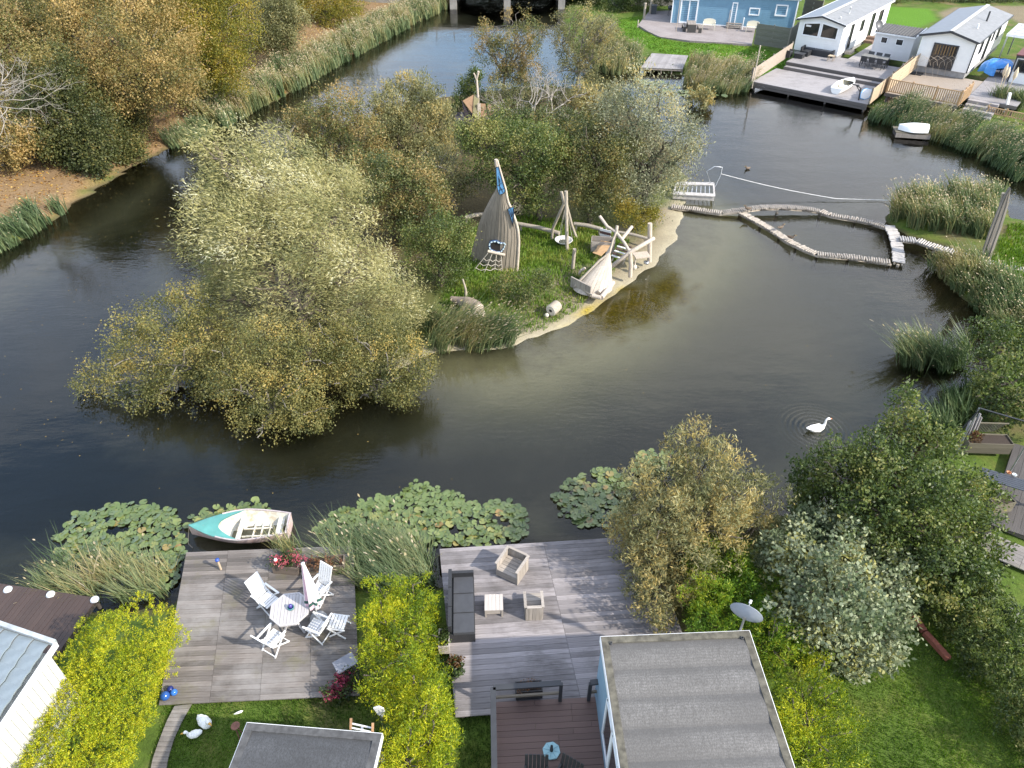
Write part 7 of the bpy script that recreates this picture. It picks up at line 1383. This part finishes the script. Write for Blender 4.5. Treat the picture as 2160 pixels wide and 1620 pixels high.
# shed
sx, sy = SL(G(1834, 118, UPZ)); 
def shed():
    wd, dp, h = 3.1, 2.3, 1.9; t = sthing('garden_shed', sx, sy, UPZ, 'small white shed with a dark corrugated roof between caravan and cabin', 'shed'); mb = MB(); mb.box((wd / 2, dp / 2, h / 2), (wd, dp, h)); mb.build('wall', GREYWALL, t); mb = MB()
    for k in range(10): mb.box((wd / 2, -.008, h * (k + .5) / 10), (wd - .02, .016, h / 10 - .02))
    mb.build('lap_boards', GREYWALL, t, kind='stuff'); opening(t, 'front', .55, 1.05, 1.15, 1.6, 1, WTRIM, fw=.05); opening(t, 'front', 1.75, 2.3, 1.15, 1.6, 1, WTRIM, fw=.05)
    m = plain('dark_corrugated_sheet', (.075, .072, .07), .8, .3, 5); n = 72; rows = []
    for j in range(2):
        y = -.2 + j * (dp + .4); rows.append([Vector((-.12 + (wd + .24) * i / n, y, h + .06 + .12 * j * 1.5 + .035 * math.sin(i * math.pi / 2.6))) for i in range(n + 1)])
    mb = MB(); mb.grid(rows, smooth=False); mb.grid([[p + Vector((0, 0, -.02)) for p in r][::-1] for r in rows], smooth=False); mb.build('corrugated_roof', m, t); mb = MB(); mb.bar((-.1, -.19, h - .02), (wd + .1, -.19, h - .02), .03, .10); mb.build('fascia', WTRIM, t); mb = MB(); mb.bar((wd + .12, -.2, h + .08), (wd + .12, dp + .2, h + .26), .05, .14); mb.build('verge_board', WTRIM, t)
    d = sthing('satellite_dish', sx - .25, sy + .3, UPZ, 'dark grey satellite dish on the left corner of the white shed', 'satellite dish'); C.objects.unlink(d); bpy.data.objects.remove(d); dish(SP(sx + .1, sy - .15, UPZ + 1.9), .40, R(20), R(60), 'dark grey satellite dish at the left corner of the corrugated shed roof', plain('charcoal_dish', (.06, .062, .068), .5), pole=.35)
shed()
# lounge set, dining set
def lounge():
    z = UPZ + .005; w_ = BLACKWEAVE; cu = MATS['charcoal_cushion']; p = SL(G(1694, 113, UPZ)); q = SL(G(1748, 127, UPZ))
    t = sthing('corner_sofa', p[0], p[1], z, 'black woven corner sofa against the front wall of the caravan', 'sofa'); L = q[0] - p[0]
    mb = MB(); mb.box((L / 2, .35, .2), (L, .75, .4)); mb.build('base', w_, t); mb = MB(); mb.box((L / 2, .68, .5), (L, .12, .42)); mb.build('backrest', w_, t); mb = MB(); mb.box((L - .06, .33, .45), (.12, .6, .25)); mb.build('armrest', w_, t)
    for k in range(3): mb = MB(); mb.box((L * (k + .5) / 3 - .03, .28, .44), (L / 3 - .05, .62, .09)); mb.build('cushion', cu, t)
    mb = MB(); mb.box((.35, -.45, .2), (.7, .85, .4)); mb.build('corner_base', w_, t); mb = MB(); mb.box((.06, -.45, .5), (.12, .85, .42)); mb.build('corner_backrest', w_, t)
    p = SL(G(1660, 119, UPZ)); t = sthing('woven_armchair', p[0], p[1] - .1, z, 'black woven armchair at the left end of the upper deck', 'armchair', R(0)); mb = MB(); mb.box((0, 0, .2), (.7, .7, .4)); mb.build('base', w_, t); mb = MB(); mb.box((-.32, 0, .5), (.1, .7, .4)); mb.build('backrest', w_, t)
    for s in (-1, 1): mb = MB(); mb.box((.04, s * .31, .48), (.62, .09, .16)); mb.build('armrest', w_, t)
    mb = MB(); mb.box((.05, 0, .43), (.6, .5, .08)); mb.build('cushion', cu, t)
    p = SL(G(1685, 122, UPZ)); t = sthing('lounge_table', p[0], p[1], z, 'low black woven table between the armchair and the corner sofa', 'table'); mb = MB(); mb.box((0, 0, .18), (.72, .6, .32)); mb.build('base', w_, t); mb = MB(); mb.box((0, 0, .36), (.82, .7, .035)); mb.build('top', ANTH, t)
    p = SL(G(1751, 127, UPZ)); t = sthing('side_table', p[0] + .1, p[1] - .2, z, 'small light wooden side table at the right end of the corner sofa', 'table'); 
    for k in range(4): mb = MB(); mb.box((-.19 + k * .125, 0, .4), (.11, .5, .03)); mb.build('slat', woodmat('straw_board', (.46, .36, .25), (.34, .26, .17)), t)
    for x in (-.2, .2):
        for y in (-.2, .2): mb = MB(); mb.box((x, y, .19), (.04, .04, .38)); mb.build('leg', woodmat('straw_board', (.46, .36, .25), (.34, .26, .17)), t)
    a = SL(G(1812, 137, UPZ)); b = SL(G(1866, 147, UPZ)); L = b[0] - a[0]; t = sthing('dining_table', (a[0] + b[0]) / 2, (a[1] + b[1]) / 2 + .3, z, 'long grey dining table with black chairs beside the shed', 'table')
    for k in range(5): mb = MB(); mb.box((0, -.38 + k * .19, .74), (L, .175, .03)); mb.build('top_board', plain('grey_table_board', (.16, .155, .14), .6, .2, 5), t)
    for x in (-1, 1):
        for y in (-1, 1): mb = MB(); mb.box((x * (L / 2 - .06), y * .38, .36), (.06, .06, .72)); mb.build('leg', ANTH, t)
    labs = ['black chair at the left of the near side of the long grey table', 'black chair in the middle of the near side of the long grey table', 'black chair at the right of the near side of the long grey table', 'black chair at the left of the far side of the long grey table', 'black chair in the middle of the far side of the long grey table', 'black chair at the right of the far side of the long grey table']
    ch = None
    for i in range(6):
        x = (i % 3 - 1) * L * .3; s = -1 if i < 3 else 1; P = t.location + su * x + sv * s * .62; rz = SA + (0 if s < 0 else math.pi)
        if ch is None:
            ch = thing('dining_chair', P, labs[0], 'chair', rz, 'black chairs round the far dining table'); mb = MB(); mb.box((0, .0, .45), (.48, .46, .04)); mb.build('seat', ANTH, ch); mb = MB(); mb.bar((0, -.22, .47), (0, -.32, .88), .46, .03, (0, 1, 0)); mb.build('backrest', ANTH, ch)
            for xx in (-.21, .21):
                for yy in (-.2, .2): mb = MB(); mb.box((xx, yy, .215), (.03, .03, .43)); mb.build('leg', ANTH, ch)
                mb = MB(); mb.bar((xx * 1.1, -.26, .66), (xx * 1.1, .2, .64), .04, .025); mb.build('armrest', ANTH, ch)
        else: copy_thing(ch, P, rz, labs[i])
lounge()
def dinghy(name, label, p, rz, L, B, upside=False, z=0.0, loadm=None):
    t = thing(name, p, label, 'boat', rz); rows, hb = boat_hull(L, B, .42, 12, 7, .72, .10, .08, 2.0); w_ = plain('white_gelcoat', (.80, .80, .78), .35, .04, 2)
    mb = MB()
    if upside: rows = [[Vector((q.x, -q.y, .5 - q.z)) for q in r] for r in rows]
    mb.grid(rows); mb.add(rows[-1], [tuple(range(len(rows[-1])))]); mb.build('hull', w_, t)
    if not upside:
        for s in (-1, 1): mb = MB(); mb.tube([(k / 10 * L, s * hb(k / 10), .43 + .08 * (1 - k / 10) ** 2) for k in range(11)], .04, 6); mb.build('rim', w_, t)
        mb = MB(); inr = [[Vector((q.x, q.y * .9, max(q.z + .04, .12))) for q in r] for r in rows]; mb.grid([r[::-1] for r in inr]); mb.build('inner_hull', plain('cream_inside', (.62, .58, .46), .5), t)
        G_ = [[Vector((s * L, hb(s) * q * .97, .455 + .08 * (1 - s) ** 2)) for q in (-1, -.5, 0, .5, 1)] for s in (.02, .12, .22, .30)]; mb = MB(); mb.grid(G_); mb.build('foredeck', w_, t)
        for s in (.55, .85): mb = MB(); mb.box((s * L, 0, .30), (.22, hb(s) * 1.8, .03)); mb.build('thwart', w_, t)
    else: mb = MB(); mb.tube([(k / 10 * L, 0, rows[k][len(rows[k]) // 2].z + .012) for k in range(11)], .02, 5); mb.build('keel_strip', w_, t); 
    return t
a, b = G(1797, 178, LOWZ), G(1762, 198, LOWZ); dinghy('dinghy', 'small white dinghy lying on the right end of the grey jetty deck', a + Vector((0, 0, .005)), math.atan2(b.y - a.y, b.x - a.x), (b - a).length + .1, 1.15)
a, b = G(1895, 268, .55), G(1957, 274, .55); dinghy('upturned_boat', 'white boat lying upside down on a small raft before the reeds', Vector((a.x, a.y, .40)), math.atan2(b.y - a.y, b.x - a.x), (b - a).length, 1.25, True)
def raft():
    c = (G(1895, 274, .3) + G(1950, 282, .3)) / 2; t = thing('wooden_raft', Vector((c.x, c.y, 0)), 'mossy wooden raft under the upturned white boat', 'raft', R(-12))
    for k in range(7): mb = MB(); mb.box((0, -.5 + k * .19, .35), (2.2, .17, .05)); mb.build('plank', woodmat('mossy_planter_board', (.15, .13, .09), (.085, .075, .05)), t)
    mb = MB(); mb.box((0, -.62, .2), (2.2, .05, .26)); mb.build('front_board', woodmat('split_grey_board', (.25, .22, .19), (.13, .115, .10)), t)
    for x in (-.9, .9): mb = MB(); mb.box((x, 0.05, .16), (.22, 1.2, .32)); mb.build('float', plain('dark_joist', (.05, .042, .036)), t)
raft()
def davit():
    b = G(1811, 211, LOWZ); Y = b.y; t = thing('davit', b, 'black crane arm for the dinghy at the corner of the grey jetty deck', 'crane'); L = lambda p: Vector(p) - t.location; top = V(1816, 186, Y)
    mb = MB(); mb.tube([(0, 0, 0), L(top)], .055, 8); mb.build('post', ANTH, t); mb = MB(); mb.tube([L(top), L(V(1808, 180, Y)), L(V(1791, 175, Y + .3))], .045, 8); mb.build('arm', ANTH, t); mb = MB(); mb.tube([L(V(1815, 195, Y)), L(V(1806, 180, Y))], .03, 6); mb.build('brace', ANTH, t); mb = MB(); mb.box(L(V(1810, 181, Y)), (.14, .14, .14)); mb.build('winch', ANTH, t)
    a, c = G(1814, 208, LOWZ + .1), G(1838, 190, LOWZ + .35); t = thing('surfboard', (a + c) / 2, 'white surfboard with a blue edge leaning at the corner of the jetty deck', 'surfboard'); d = (c - a) / 2; n = Vector((-d.y, d.x, 0)).normalized(); P = [(-1, 0), (-.6, .2), (0, .27), (.6, .2), (1, 0), (.6, -.2), (0, -.27), (-.6, -.2)]; mb = MB(); u = [d * p + n * q + Vector((0, 0, q * .9)) for p, q in P]; mb.add(u + [p + Vector((.03, .02, .05)) for p in u], [tuple(range(8)), tuple(range(8, 16))[::-1]] + [(i, 8 + i, 8 + (i + 1) % 8, (i + 1) % 8) for i in range(8)]); mb.build('board', WHITEPL, t); mb = MB(); mb.tube([p + Vector((.015, .01, .025)) for p in u] + [u[0] + Vector((.015, .01, .025))], .035, 5); mb.build('blue_edge', plain('blue_edge', (.12, .35, .6), .5), t)
davit()
# balustrade deck
bx0, by0 = SL(G(1852, 193, 1.0)); bx1, by1 = SL(G(2020, 221, 1.0)); BZ = 1.02
byf = min(by0, by1); fdeck('balustrade_deck', 'sandy coloured deck with a slatted balustrade in front of the white cabin', 9.45, byf, bx1 + .1, hy + .5, BZ, .2, mat=woodmat('sandy_board', (.36, .30, .245), (.28, .23, .18), (.22, .19, .16), 0, .8, .4, .55, .75, .15)); fdeck('cabin_side_deck', 'pale deck running along the right side of the white cabin', bx1 + .13, byf + 2.6, bx1 + 3.4, hy + 9, BZ - .004, .2)
def balustrade(label, a, b, z0, h, seed):
    a, b = Vector(a), Vector(b); u = b - a; L = u.length; t = thing('balustrade', Vector((a.x, a.y, z0)), label, 'balustrade', math.atan2(u.y, u.x)); m = woodmat('honey_board', (.47, .31, .17), (.36, .23, .12), None, 2, .7, objvar=.15)
    for z in (.12, h): mb = MB(); mb.bar((0, 0, z), (L, 0, z), .07, .06); mb.build('rail', m, t)
    n = int(L / .145); mb = MB()
    for k in range(n): mb.box((L * (k + .5) / n, -.04, h / 2 + .06), (.075, .025, h - .05))
    mb.build('slats', m, t, kind='stuff')
    for k in range(4): mb = MB(); mb.box((L * k / 3, .05, h / 2 + .05), (.09, .09, h + .12)); mb.build('post', m, t)
balustrade('honey coloured slatted balustrade along the water side of the cabin deck', SP(9.5, byf + .06), SP(bx1 + .05, byf + .06), BZ, .95, 1); balustrade('honey coloured slatted balustrade at the top of the far steps', SP(bx1 + .12, byf + .1), SP(bx1 + .16, byf + 2.9), BZ, .95, 2)
mb = MB(); mb.box((0, 0, .1), (bx1 - 9.6, .3, 1.6)); o = mb.build('retaining_wall', plain('red_brown_wall', (.15, .095, .075), .9, .3, 5)); o.location = SP((bx1 + 9.5) / 2, byf + .32, .0); o.rotation_euler = (0, 0, SA); tag(o, 'reddish brown retaining wall below the slatted balustrade', 'wall')
fence('woven_fence', 'woven straw coloured fence between the shed and the white cabin', SP(9.5, byf + .5), SP(9.62, hy + 1.2), 1.05, 1.3, 1.15, .2, woodmat('straw_board', (.46, .36, .25), (.34, .26, .17)), 4, True)
steps('garden_steps', 'wide wooden garden steps right of the slatted balustrade', bx1 + .3, byf + .5, .25, 2.0, 4, .19, .52, FARWOOD)
def pot_and_mat():
    t = thing('terracotta_pot', G(1889, 167, BZ), 'orange terracotta chimney pot in the corner of the cabin deck', 'pot'); mb = MB(); mb.lathe([(.16, 0), (.22, .1), (.2, .35), (.24, .42), (.2, .42), (.16, .3), (.14, .05)], n=14); mb.build('pot', plain('terracotta', (.55, .20, .10), .8), t); mb = MB(); mb.lathe([(.24, .40), (.26, .44), (.23, .46)], n=14); mb.build('rim', plain('terracotta', (.55, .20, .10), .8), t)
    c = G(1930, 155, BZ + .02); o = MB().box((0, 0, .02), (1.1, .75, .05)).build('door_mat', plain('black_mat', (.02, .02, .022), .9)); o.location = c; o.rotation_euler = (0, 0, SA); tag(o, 'black mat lying on the sandy deck in front of the glass doors', 'mat')
pot_and_mat()
def garden_hoops():
    t = thing('hoop_arch', SP(hx - 2.2, hy - 1.0, BZ), 'thin dry arching canes on the deck before the glass doors', 'plant'); r = random.Random(2)
    for k in range(6): x = -1.6 + .55 * k; mb = MB(); mb.tube([(x, r.uniform(-.3, .3), 0), (x - .2, 0, 1.1), (x + .5, 0, 1.6), (x + 1.1, 0, 1.3), (x + 1.3, 0, .9)], .009, 4); mb.build('cane', PALELOG, t)
garden_hoops()
def blue_tarp():
    c = G(2098, 157, BZ); t = thing('covered_table', c, 'garden table covered by a bright blue tarpaulin at the right of the cabin', 'covered table'); rng = np.random.default_rng(8); m = plain('blue_tarpaulin', (.05, .24, .62), .35, .2, 4, bmp=.5); rows = []; n = 40
    for i, (r_, z) in enumerate(((.02, 1.12), (.35, 1.1), (.7, 1.02), (.95, .9), (1.05, .7), (1.08, .45), (1.12, .2))):
        row = []
        for k in range(n):
            a = 2 * math.pi * k / n; f = i / 6; w_ = 1 + .10 * f * math.sin(5 * a + 1) + .06 * f * math.sin(11 * a) ; zz = z + .06 * math.sin(3 * a + i) * (1 - f) + .10 * f * math.sin(4 * a + .5) ; row.append(Vector((r_ * w_ * math.cos(a) * 1.1, r_ * w_ * math.sin(a) * .85, zz)))
        rows.append(row)
    cut = [k for k in range(n) if not (27 <= k <= 31)]; mb = MB(); mb.grid(rows[:5], closed=True)
    for i in range(4, 6):
        for k in range(n):
            if k in cut: mb.add([rows[i][k], rows[i][(k + 1) % n], rows[i + 1][(k + 1) % n], rows[i + 1][k]], [(0, 1, 2, 3)], True)
    mb.build('tarpaulin', m, t); 
    for x in (-.6, .6):
        for y in (-.4, .4): mb = MB(); mb.box((x, y, .4), (.06, .06, .8)); mb.build('table_leg', ANTH, t)
blue_tarp()
def white_post():
    b = G(2119, 238, .4); t = thing('white_post', b, 'leaning square white post between the pampas tufts', 'post'); mb = MB(); mb.bar((0, 0, 0), Vector(V(2131, 196, b.y)) - b, .17, .17); mb.build('shaft', WHITEPL, t); mb = MB(); mb.box((0, 0, .04), (.3, .3, .08)); mb.build('foot', STEEL, t)
    balustrade('low honey coloured picket fence behind the reeds at the right edge', G(2080, 238, .5), G(2200, 262, .5), .42, .5, 3)
white_post()
def garden_room():
    t = thing('garden_room', G(2124, 176, .9), 'white garden room with a big window at the right edge behind the pampas grass', 'house', SA); mb = MB(); mb.prism([(0, 0), (3.5, 0), (3.5, 4), (0, 4)], 0, 1.9); mb.build('wall', WHITEWALL, t); opening(t, 'front', .15, 2.4, .95, 1.75, 1, ANTH, fw=.09); mb = MB(); mb.bar((-.08, -.05, 1.95), (3.5, -.05, 2.15), .08, .14); mb.build('barge_board', ANTH, t); mb = MB(); mb.box((1.72, 2, 2.08), (3.7, 4.2, .08)); mb.build('roof', plain('dark_red_roof', (.13, .045, .045), .8), t); mb = MB(); mb.bar((-.02, -.03, 0), (-.02, -.03, 1.95), .08, .08, (1, 0, 0)); mb.build('corner_post', ANTH, t)
    c = G(2123, 74, 2.9); t = thing('carport', Vector((c.x, c.y, .5)), 'carport with a flat pale roof and four skylights at the right edge', 'carport', SA); mb = MB(); mb.box((2.2, 2.4, 2.45), (4.4, 4.8, .14)); mb.build('roof', plain('pale_flat_roof', (.42, .42, .42), .8), t)
    for k in range(4): mb = MB(); mb.box((.8 + .0 * k, .9 + k * 1.0, 2.55), (.75, .3, .07)); mb.build('skylight', WHITEPL, t)
    for x in (.1, 4.3):
        for y in (.1, 4.7): mb = MB(); mb.box((x, y, 1.18), (.1, .1, 2.37)); mb.build('post', STEEL, t)
    mb = MB(); mb.bar((0, -.03, 2.42), (4.4, -.03, 2.42), .05, .2); mb.build('fascia', WTRIM, t)
garden_room()
# blue house
BL, BR = G(1415, 48, .45), G(1671, 64, .45)
def blue_house():
    u = BR - BL; L = u.length; t = thing('blue_house', BL, 'pale blue boarded house with white trim behind the paved terrace', 'house', math.atan2(u.y, u.x)); bw = plain('sky_blue_siding', (.155, .29, .40), .55, .08, 2); h = 2.75; mb = MB(); mb.box((L / 2, 3, h / 2), (L, 6, h)); mb.build('wall', bw, t); mb = MB()
    for k in range(16): mb.box((L / 2, -.012, h * (k + .5) / 16), (L - .02, .024, h / 16 - .02))
    mb.build('lap_boards', bw, t, kind='stuff')
    def f(x, y): return fpt(t, 1300 + x / 3.6, y / 3.6)
    a, b = f(480, 150), f(625, 2); opening(t, 'front', a.x, b.x, .12, max(b.z, 2.1), 2, WTRIM, fw=.14, name='french_doors'); a, b = f(862, 180), f(925, 15); opening(t, 'front', a.x, b.x, .10, 2.15, 1, WTRIM, fw=.10, name='door', door=plain('white_door', (.72, .74, .74), .4)); a, b = f(1008, 110), f(1090, 65); opening(t, 'front', a.x, b.x, a.z, b.z, 1, WTRIM, fw=.10); a, b = f(1205, 115), f(1305, 42); opening(t, 'front', a.x, b.x, a.z, b.z, 1, WTRIM, fw=.12)
    mb = MB(); mb.bar((-.2, -.06, h - .02), (L + .25, -.06, h - .02), .12, .18); mb.build('gutter', WTRIM, t); mb = MB(); mb.box((L / 2, 3, h + .06), (L + .6, 6.6, .08)); mb.build('roof', ROOFG, t); mb = MB(); mb.bar((.0, -.05, 0), (.0, -.05, h), .10, .10, (1, 0, 0)); mb.build('downpipe', WTRIM, t); mb = MB(); mb.bar((L, -.05, 0), (L, -.05, h), .12, .12, (1, 0, 0)); mb.build('corner_board', WTRIM, t); mb = MB(); mb.bar((1.6, -.04, .05), (L, -.04, .05), .03, .10); mb.build('plinth_trim', WTRIM, t)
    return t
bh = blue_house()
def paving():
    P = gp([(1369, 24), (1346, 53), (1368, 67), (1392, 78), (1455, 86), (1586, 94), (1594, 58), (1671, 64), (1671, 55), (1415, 44), (1420, 22)], .45); z = ground_z(*P[5]) 
    m, nt, b, _ = newmat('paving_brick'); bt = N(nt, 'ShaderNodeTexBrick'); bt.inputs['Scale'].default_value = 3.2; bt.inputs['Mortar Size'].default_value = .012; bt.inputs['Color1'].default_value = (.25, .215, .20, 1); bt.inputs['Color2'].default_value = (.18, .155, .15, 1); bt.inputs['Mortar'].default_value = (.16, .14, .13, 1); nt.links.new(vec_in(nt, 'world'), bt.inputs['Vector']); n1 = noise(nt, vec_in(nt, 'world'), .7, 5); nt.links.new(mixrgb(nt, ramp(nt, n1, [(.4, (0, 0, 0)), (.7, (.5, .5, .5))]), bt.outputs['Color'], (.30, .27, .26)), b.inputs['Base Color']); b.inputs['Roughness'].default_value = .9
    mb = MB(); mb.prism(P, .1, .47); o = mb.build('paved_terrace', m); o['kind'] = 'structure'
paving()
def terrace_things():
    GT = .475; m = plain('dark_picnic_wood', (.05, .048, .045), .7, .2); top = plain('grey_picnic_top', (.24, .21, .18), .8, .25, 8)
    def tb(px, py, wd, ln, h, label, cat, group=None):
        t = thing('garden_bench' if cat == 'bench' else 'garden_table', G(px, py, GT), label, cat, R(68) - math.pi / 2 + R(15), group)
        for k in range(3 if cat == 'table' else 2): n = 3 if cat == 'table' else 2; mb = MB(); mb.box((-wd / 2 + wd * (k + .5) / n, ln / 2, h), (wd / n - .015, ln, .05)); mb.build('top_board', top, t)
        for y in (.06, ln - .06): mb = MB(); mb.box((0, y, h / 2 - .015), (wd - .04, .10, h - .03)); mb.build('end_panel', m, t)
    tb(1458, 69, .85, 1.7, .72, 'dark garden table with grey top on the terrace of the blue house', 'table'); tb(1443, 67, .35, 1.6, .45, 'dark bench left of the garden table by the blue house', 'bench', 'benches at the terrace table'); tb(1476, 70, .35, 1.6, .45, 'dark bench right of the garden table by the blue house', 'bench', 'benches at the terrace table')
    cr = plain('cream_bench_paint', (.66, .62, .50), .5, .06)
    for px, py, lab in ((1494, 62, 'cream garden bench beside the glass doors of the blue house'), (1586, 67, 'cream garden bench right of the white door of the blue house')):
        t = thing('cream_bench', G(px, py, GT), lab, 'bench', R(-16), 'cream benches against the blue house'); w_ = 1.15
        for k in range(4): mb = MB(); mb.box((0, -.18 + k * .12, .42), (w_, .10, .03)); mb.build('seat_slat', cr, t)
        mb = MB(); prf = [(-w_ / 2, .45), (w_ / 2, .45), (w_ / 2, .82), (w_ * .25, .92), (0, .95), (-w_ * .25, .92), (-w_ / 2, .82)]; mb.prism(prf, -.02, .02); mb.v = [(x, .26 - z + .0 * y, y) for x, y, z in mb.v]; mb.build('backrest', cr, t)
        for s in (-1, 1):
            mb = MB(); mb.bar((s * w_ / 2, -.25, .62), (s * w_ / 2, .25, .62), .06, .05); mb.build('armrest', cr, t)
            for y in (-.22, .22): mb = MB(); mb.box((s * w_ / 2, y, .3), (.06, .06, .6)); mb.build('leg', cr, t)
    p = fpt(bh, 1539, 50); q = fpt(bh, 1558, 52); t = thing('porch_steps', bh.location + Vector((0, 0, .02)), 'grey wooden steps under the white door of the blue house', 'steps', bh.rotation_euler[2])
    for k in range(3): mb = MB(); mb.box(((p.x + q.x) / 2, -.30 - .3 * k, .34 - .12 * k), (1.5, .32, .06)); mb.build('tread', plain('grey_picnic_top', (.24, .21, .18)), t)
    for s in (-.6, .6): mb = MB(); mb.bar(((p.x + q.x) / 2 + s, -.1, .2), ((p.x + q.x) / 2 + s, -1.0, .03), .05, .2); mb.build('stringer', m, t)
    def stick(px, y0, y1, r, lab, mat, nm='garden_pole', z=.45):
        b = G(px, y0, z); t = thing(nm, b, lab, 'pole'); h = V(px, y1, b.y).z - z; mb = MB(); mb.tube([(0, 0, 0), (0, 0, h)], r, 8); mb.build('shaft', mat, t); mb = MB(); mb.lathe([(r * 1.3, h - .02), (r * 1.3, h + .03), (0, h + .04)], n=8); mb.build('cap', mat, t)
    stick(1565, 63, 38, .05, 'short white post left of the right hand cream bench', WHITEPL); stick(1426, 67, 0, .03, 'thin wooden pole standing before the glass doors of the blue house', PALELOG); stick(1533, 68, 22, .025, 'thin pole beside the porch steps of the blue house', PALELOG)
    stick(1358, 41, 7, .12, 'thick grey post at the left end of the terrace', LOG); stick(1371, 29, 0, .11, 'thick grey post by the dark bin at the back of the terrace', LOG); stick(1345, 58, 43, .05, 'short pale stake at the left corner of the paving', PALELOG); stick(1586, 186, 97, .045, 'tall bamboo pole at the corner of the pale board fence', PALELOG, z=.2)
    t = thing('waste_bin', G(1378, 29, GT), 'dark square bin beside the thick grey post', 'bin'); mb = MB(); mb.box((0, 0, .4), (.55, .5, .8)); mb.build('body', plain('bin_plastic', (.05, .055, .06), .6), t); mb = MB(); mb.box((0, 0, .83), (.6, .55, .06)); mb.build('lid', plain('bin_lid', (.09, .095, .10), .6), t)
    t = thing('kettle_grill', G(1412, 33, GT), 'dark kettle grill at the left corner of the blue house', 'grill'); mb = MB(); mb.lathe([(.05, .55), (.26, .68), (.28, .8), (.2, .95), (0, 1.0)], n=14); mb.build('kettle', ANTH, t)
    for k in range(3): a = k * 2.1; mb = MB(); mb.tube([(.12 * math.cos(a), .12 * math.sin(a), .6), (.3 * math.cos(a), .3 * math.sin(a), 0)], .02, 5); mb.build('leg', ANTH, t)
terrace_things()
GRF = woodmat('grey_green_fence_board', (.17, .17, .135), (.11, .11, .085), None, 0, .85, objvar=.2)
fence('garden_fence', 'grey green board fence at the right end of the paved terrace', G(1590, 93, .45), G(1660, 104, .45), .45, .45, 1.75, .2, GRF, 3, True, rows=8); fence('garden_fence', 'dark board fence running back between the lawn and the caravan', G(1661, 104, .45), G(1688, 80, .45), .45, .45, 1.75, .2, GRF, 3, True, rows=8); fence('garden_fence', 'brown board fence between the blue house and the caravan at the top', G(1690, 40, .45), G(1727, 45, .45), .45, .45, 1.9, .2, woodmat('brown_fence_board', (.16, .125, .09), (.10, .08, .06), None, 0), 3, True, rows=9)
def dock():
    A, B, Cc, D = G(1352, 142, .45), G(1440, 146, .45), G(1452, 117, .45), G(1375, 112, .45); c = (A + B + Cc + D) / 4; t = thing('small_dock', Vector((c.x, c.y, 0)), 'small weathered dock on thin legs in front of the bright lawn', 'dock'); n = 16
    for k in range(n): mb = MB(); P = [A.lerp(B, k / n), A.lerp(B, (k + .95) / n), D.lerp(Cc, (k + .95) / n), D.lerp(Cc, k / n)]; mb.prism([W2(p - t.location) for p in P], .41, .45); mb.build('plank', FARWOOD, t)
    for k in range(5): p = A.lerp(B, k / 4) - t.location; mb = MB(); mb.tube([(p.x, p.y + .1, -1), (p.x, p.y + .1, .42)], .05, 6); mb.build('leg', LOG, t)
    mb = MB(); mb.bar(A - t.location + Vector((0, .05, -.12)), B - t.location + Vector((0, .05, -.12)), .05, .12); mb.build('front_beam', LOG, t)
dock()
def bridge():
    Y0 = G(1068, 20, 0).y; conc = plain('grey_concrete_pier', (.21, .20, .185), .9, .25, 1.5); t = thing('road_bridge', (-.6, Y0, 0), 'low concrete road bridge with square piers over the channel at the top', 'bridge'); x0, x1 = -16, 16
    mb = MB(); mb.box((0, 11, 1.95), (x1 - x0, 22, .5)); mb.build('deck', conc, t); mb = MB(); mb.box((0, -.06, 2.0), (x1 - x0, .22, .42)); mb.build('edge_beam', plain('pale_concrete', (.45, .44, .42), .85), t)
    for px in (957, 1070, 1184):
        x = G(px, 18, 0).x + .6
        for y in (.4, 5, 10, 15, 20): mb = MB(); mb.box((x, y, .3), (.75, .75, 2.78)); mb.build('pier', conc, t)
    for x in (-9.5, 12.0): mb = MB(); mb.box((x + (-4 if x < 0 else 4), 11, .47), (8, 21.8, 2.44)); mb.build('abutment', conc, t)
    for z in (2.75, 3.3): mb = MB(); mb.bar((x0, .02, z), (x1, .02, z), .08, .10); mb.build('handrail', plain('pale_concrete', (.45, .44, .42)), t)
    for k in range(17): mb = MB(); mb.box((x0 + 2 * k, .02, 2.8), (.08, .08, 1.0)); mb.build('rail_post', plain('pale_concrete', (.45, .44, .42)), t)
bridge()
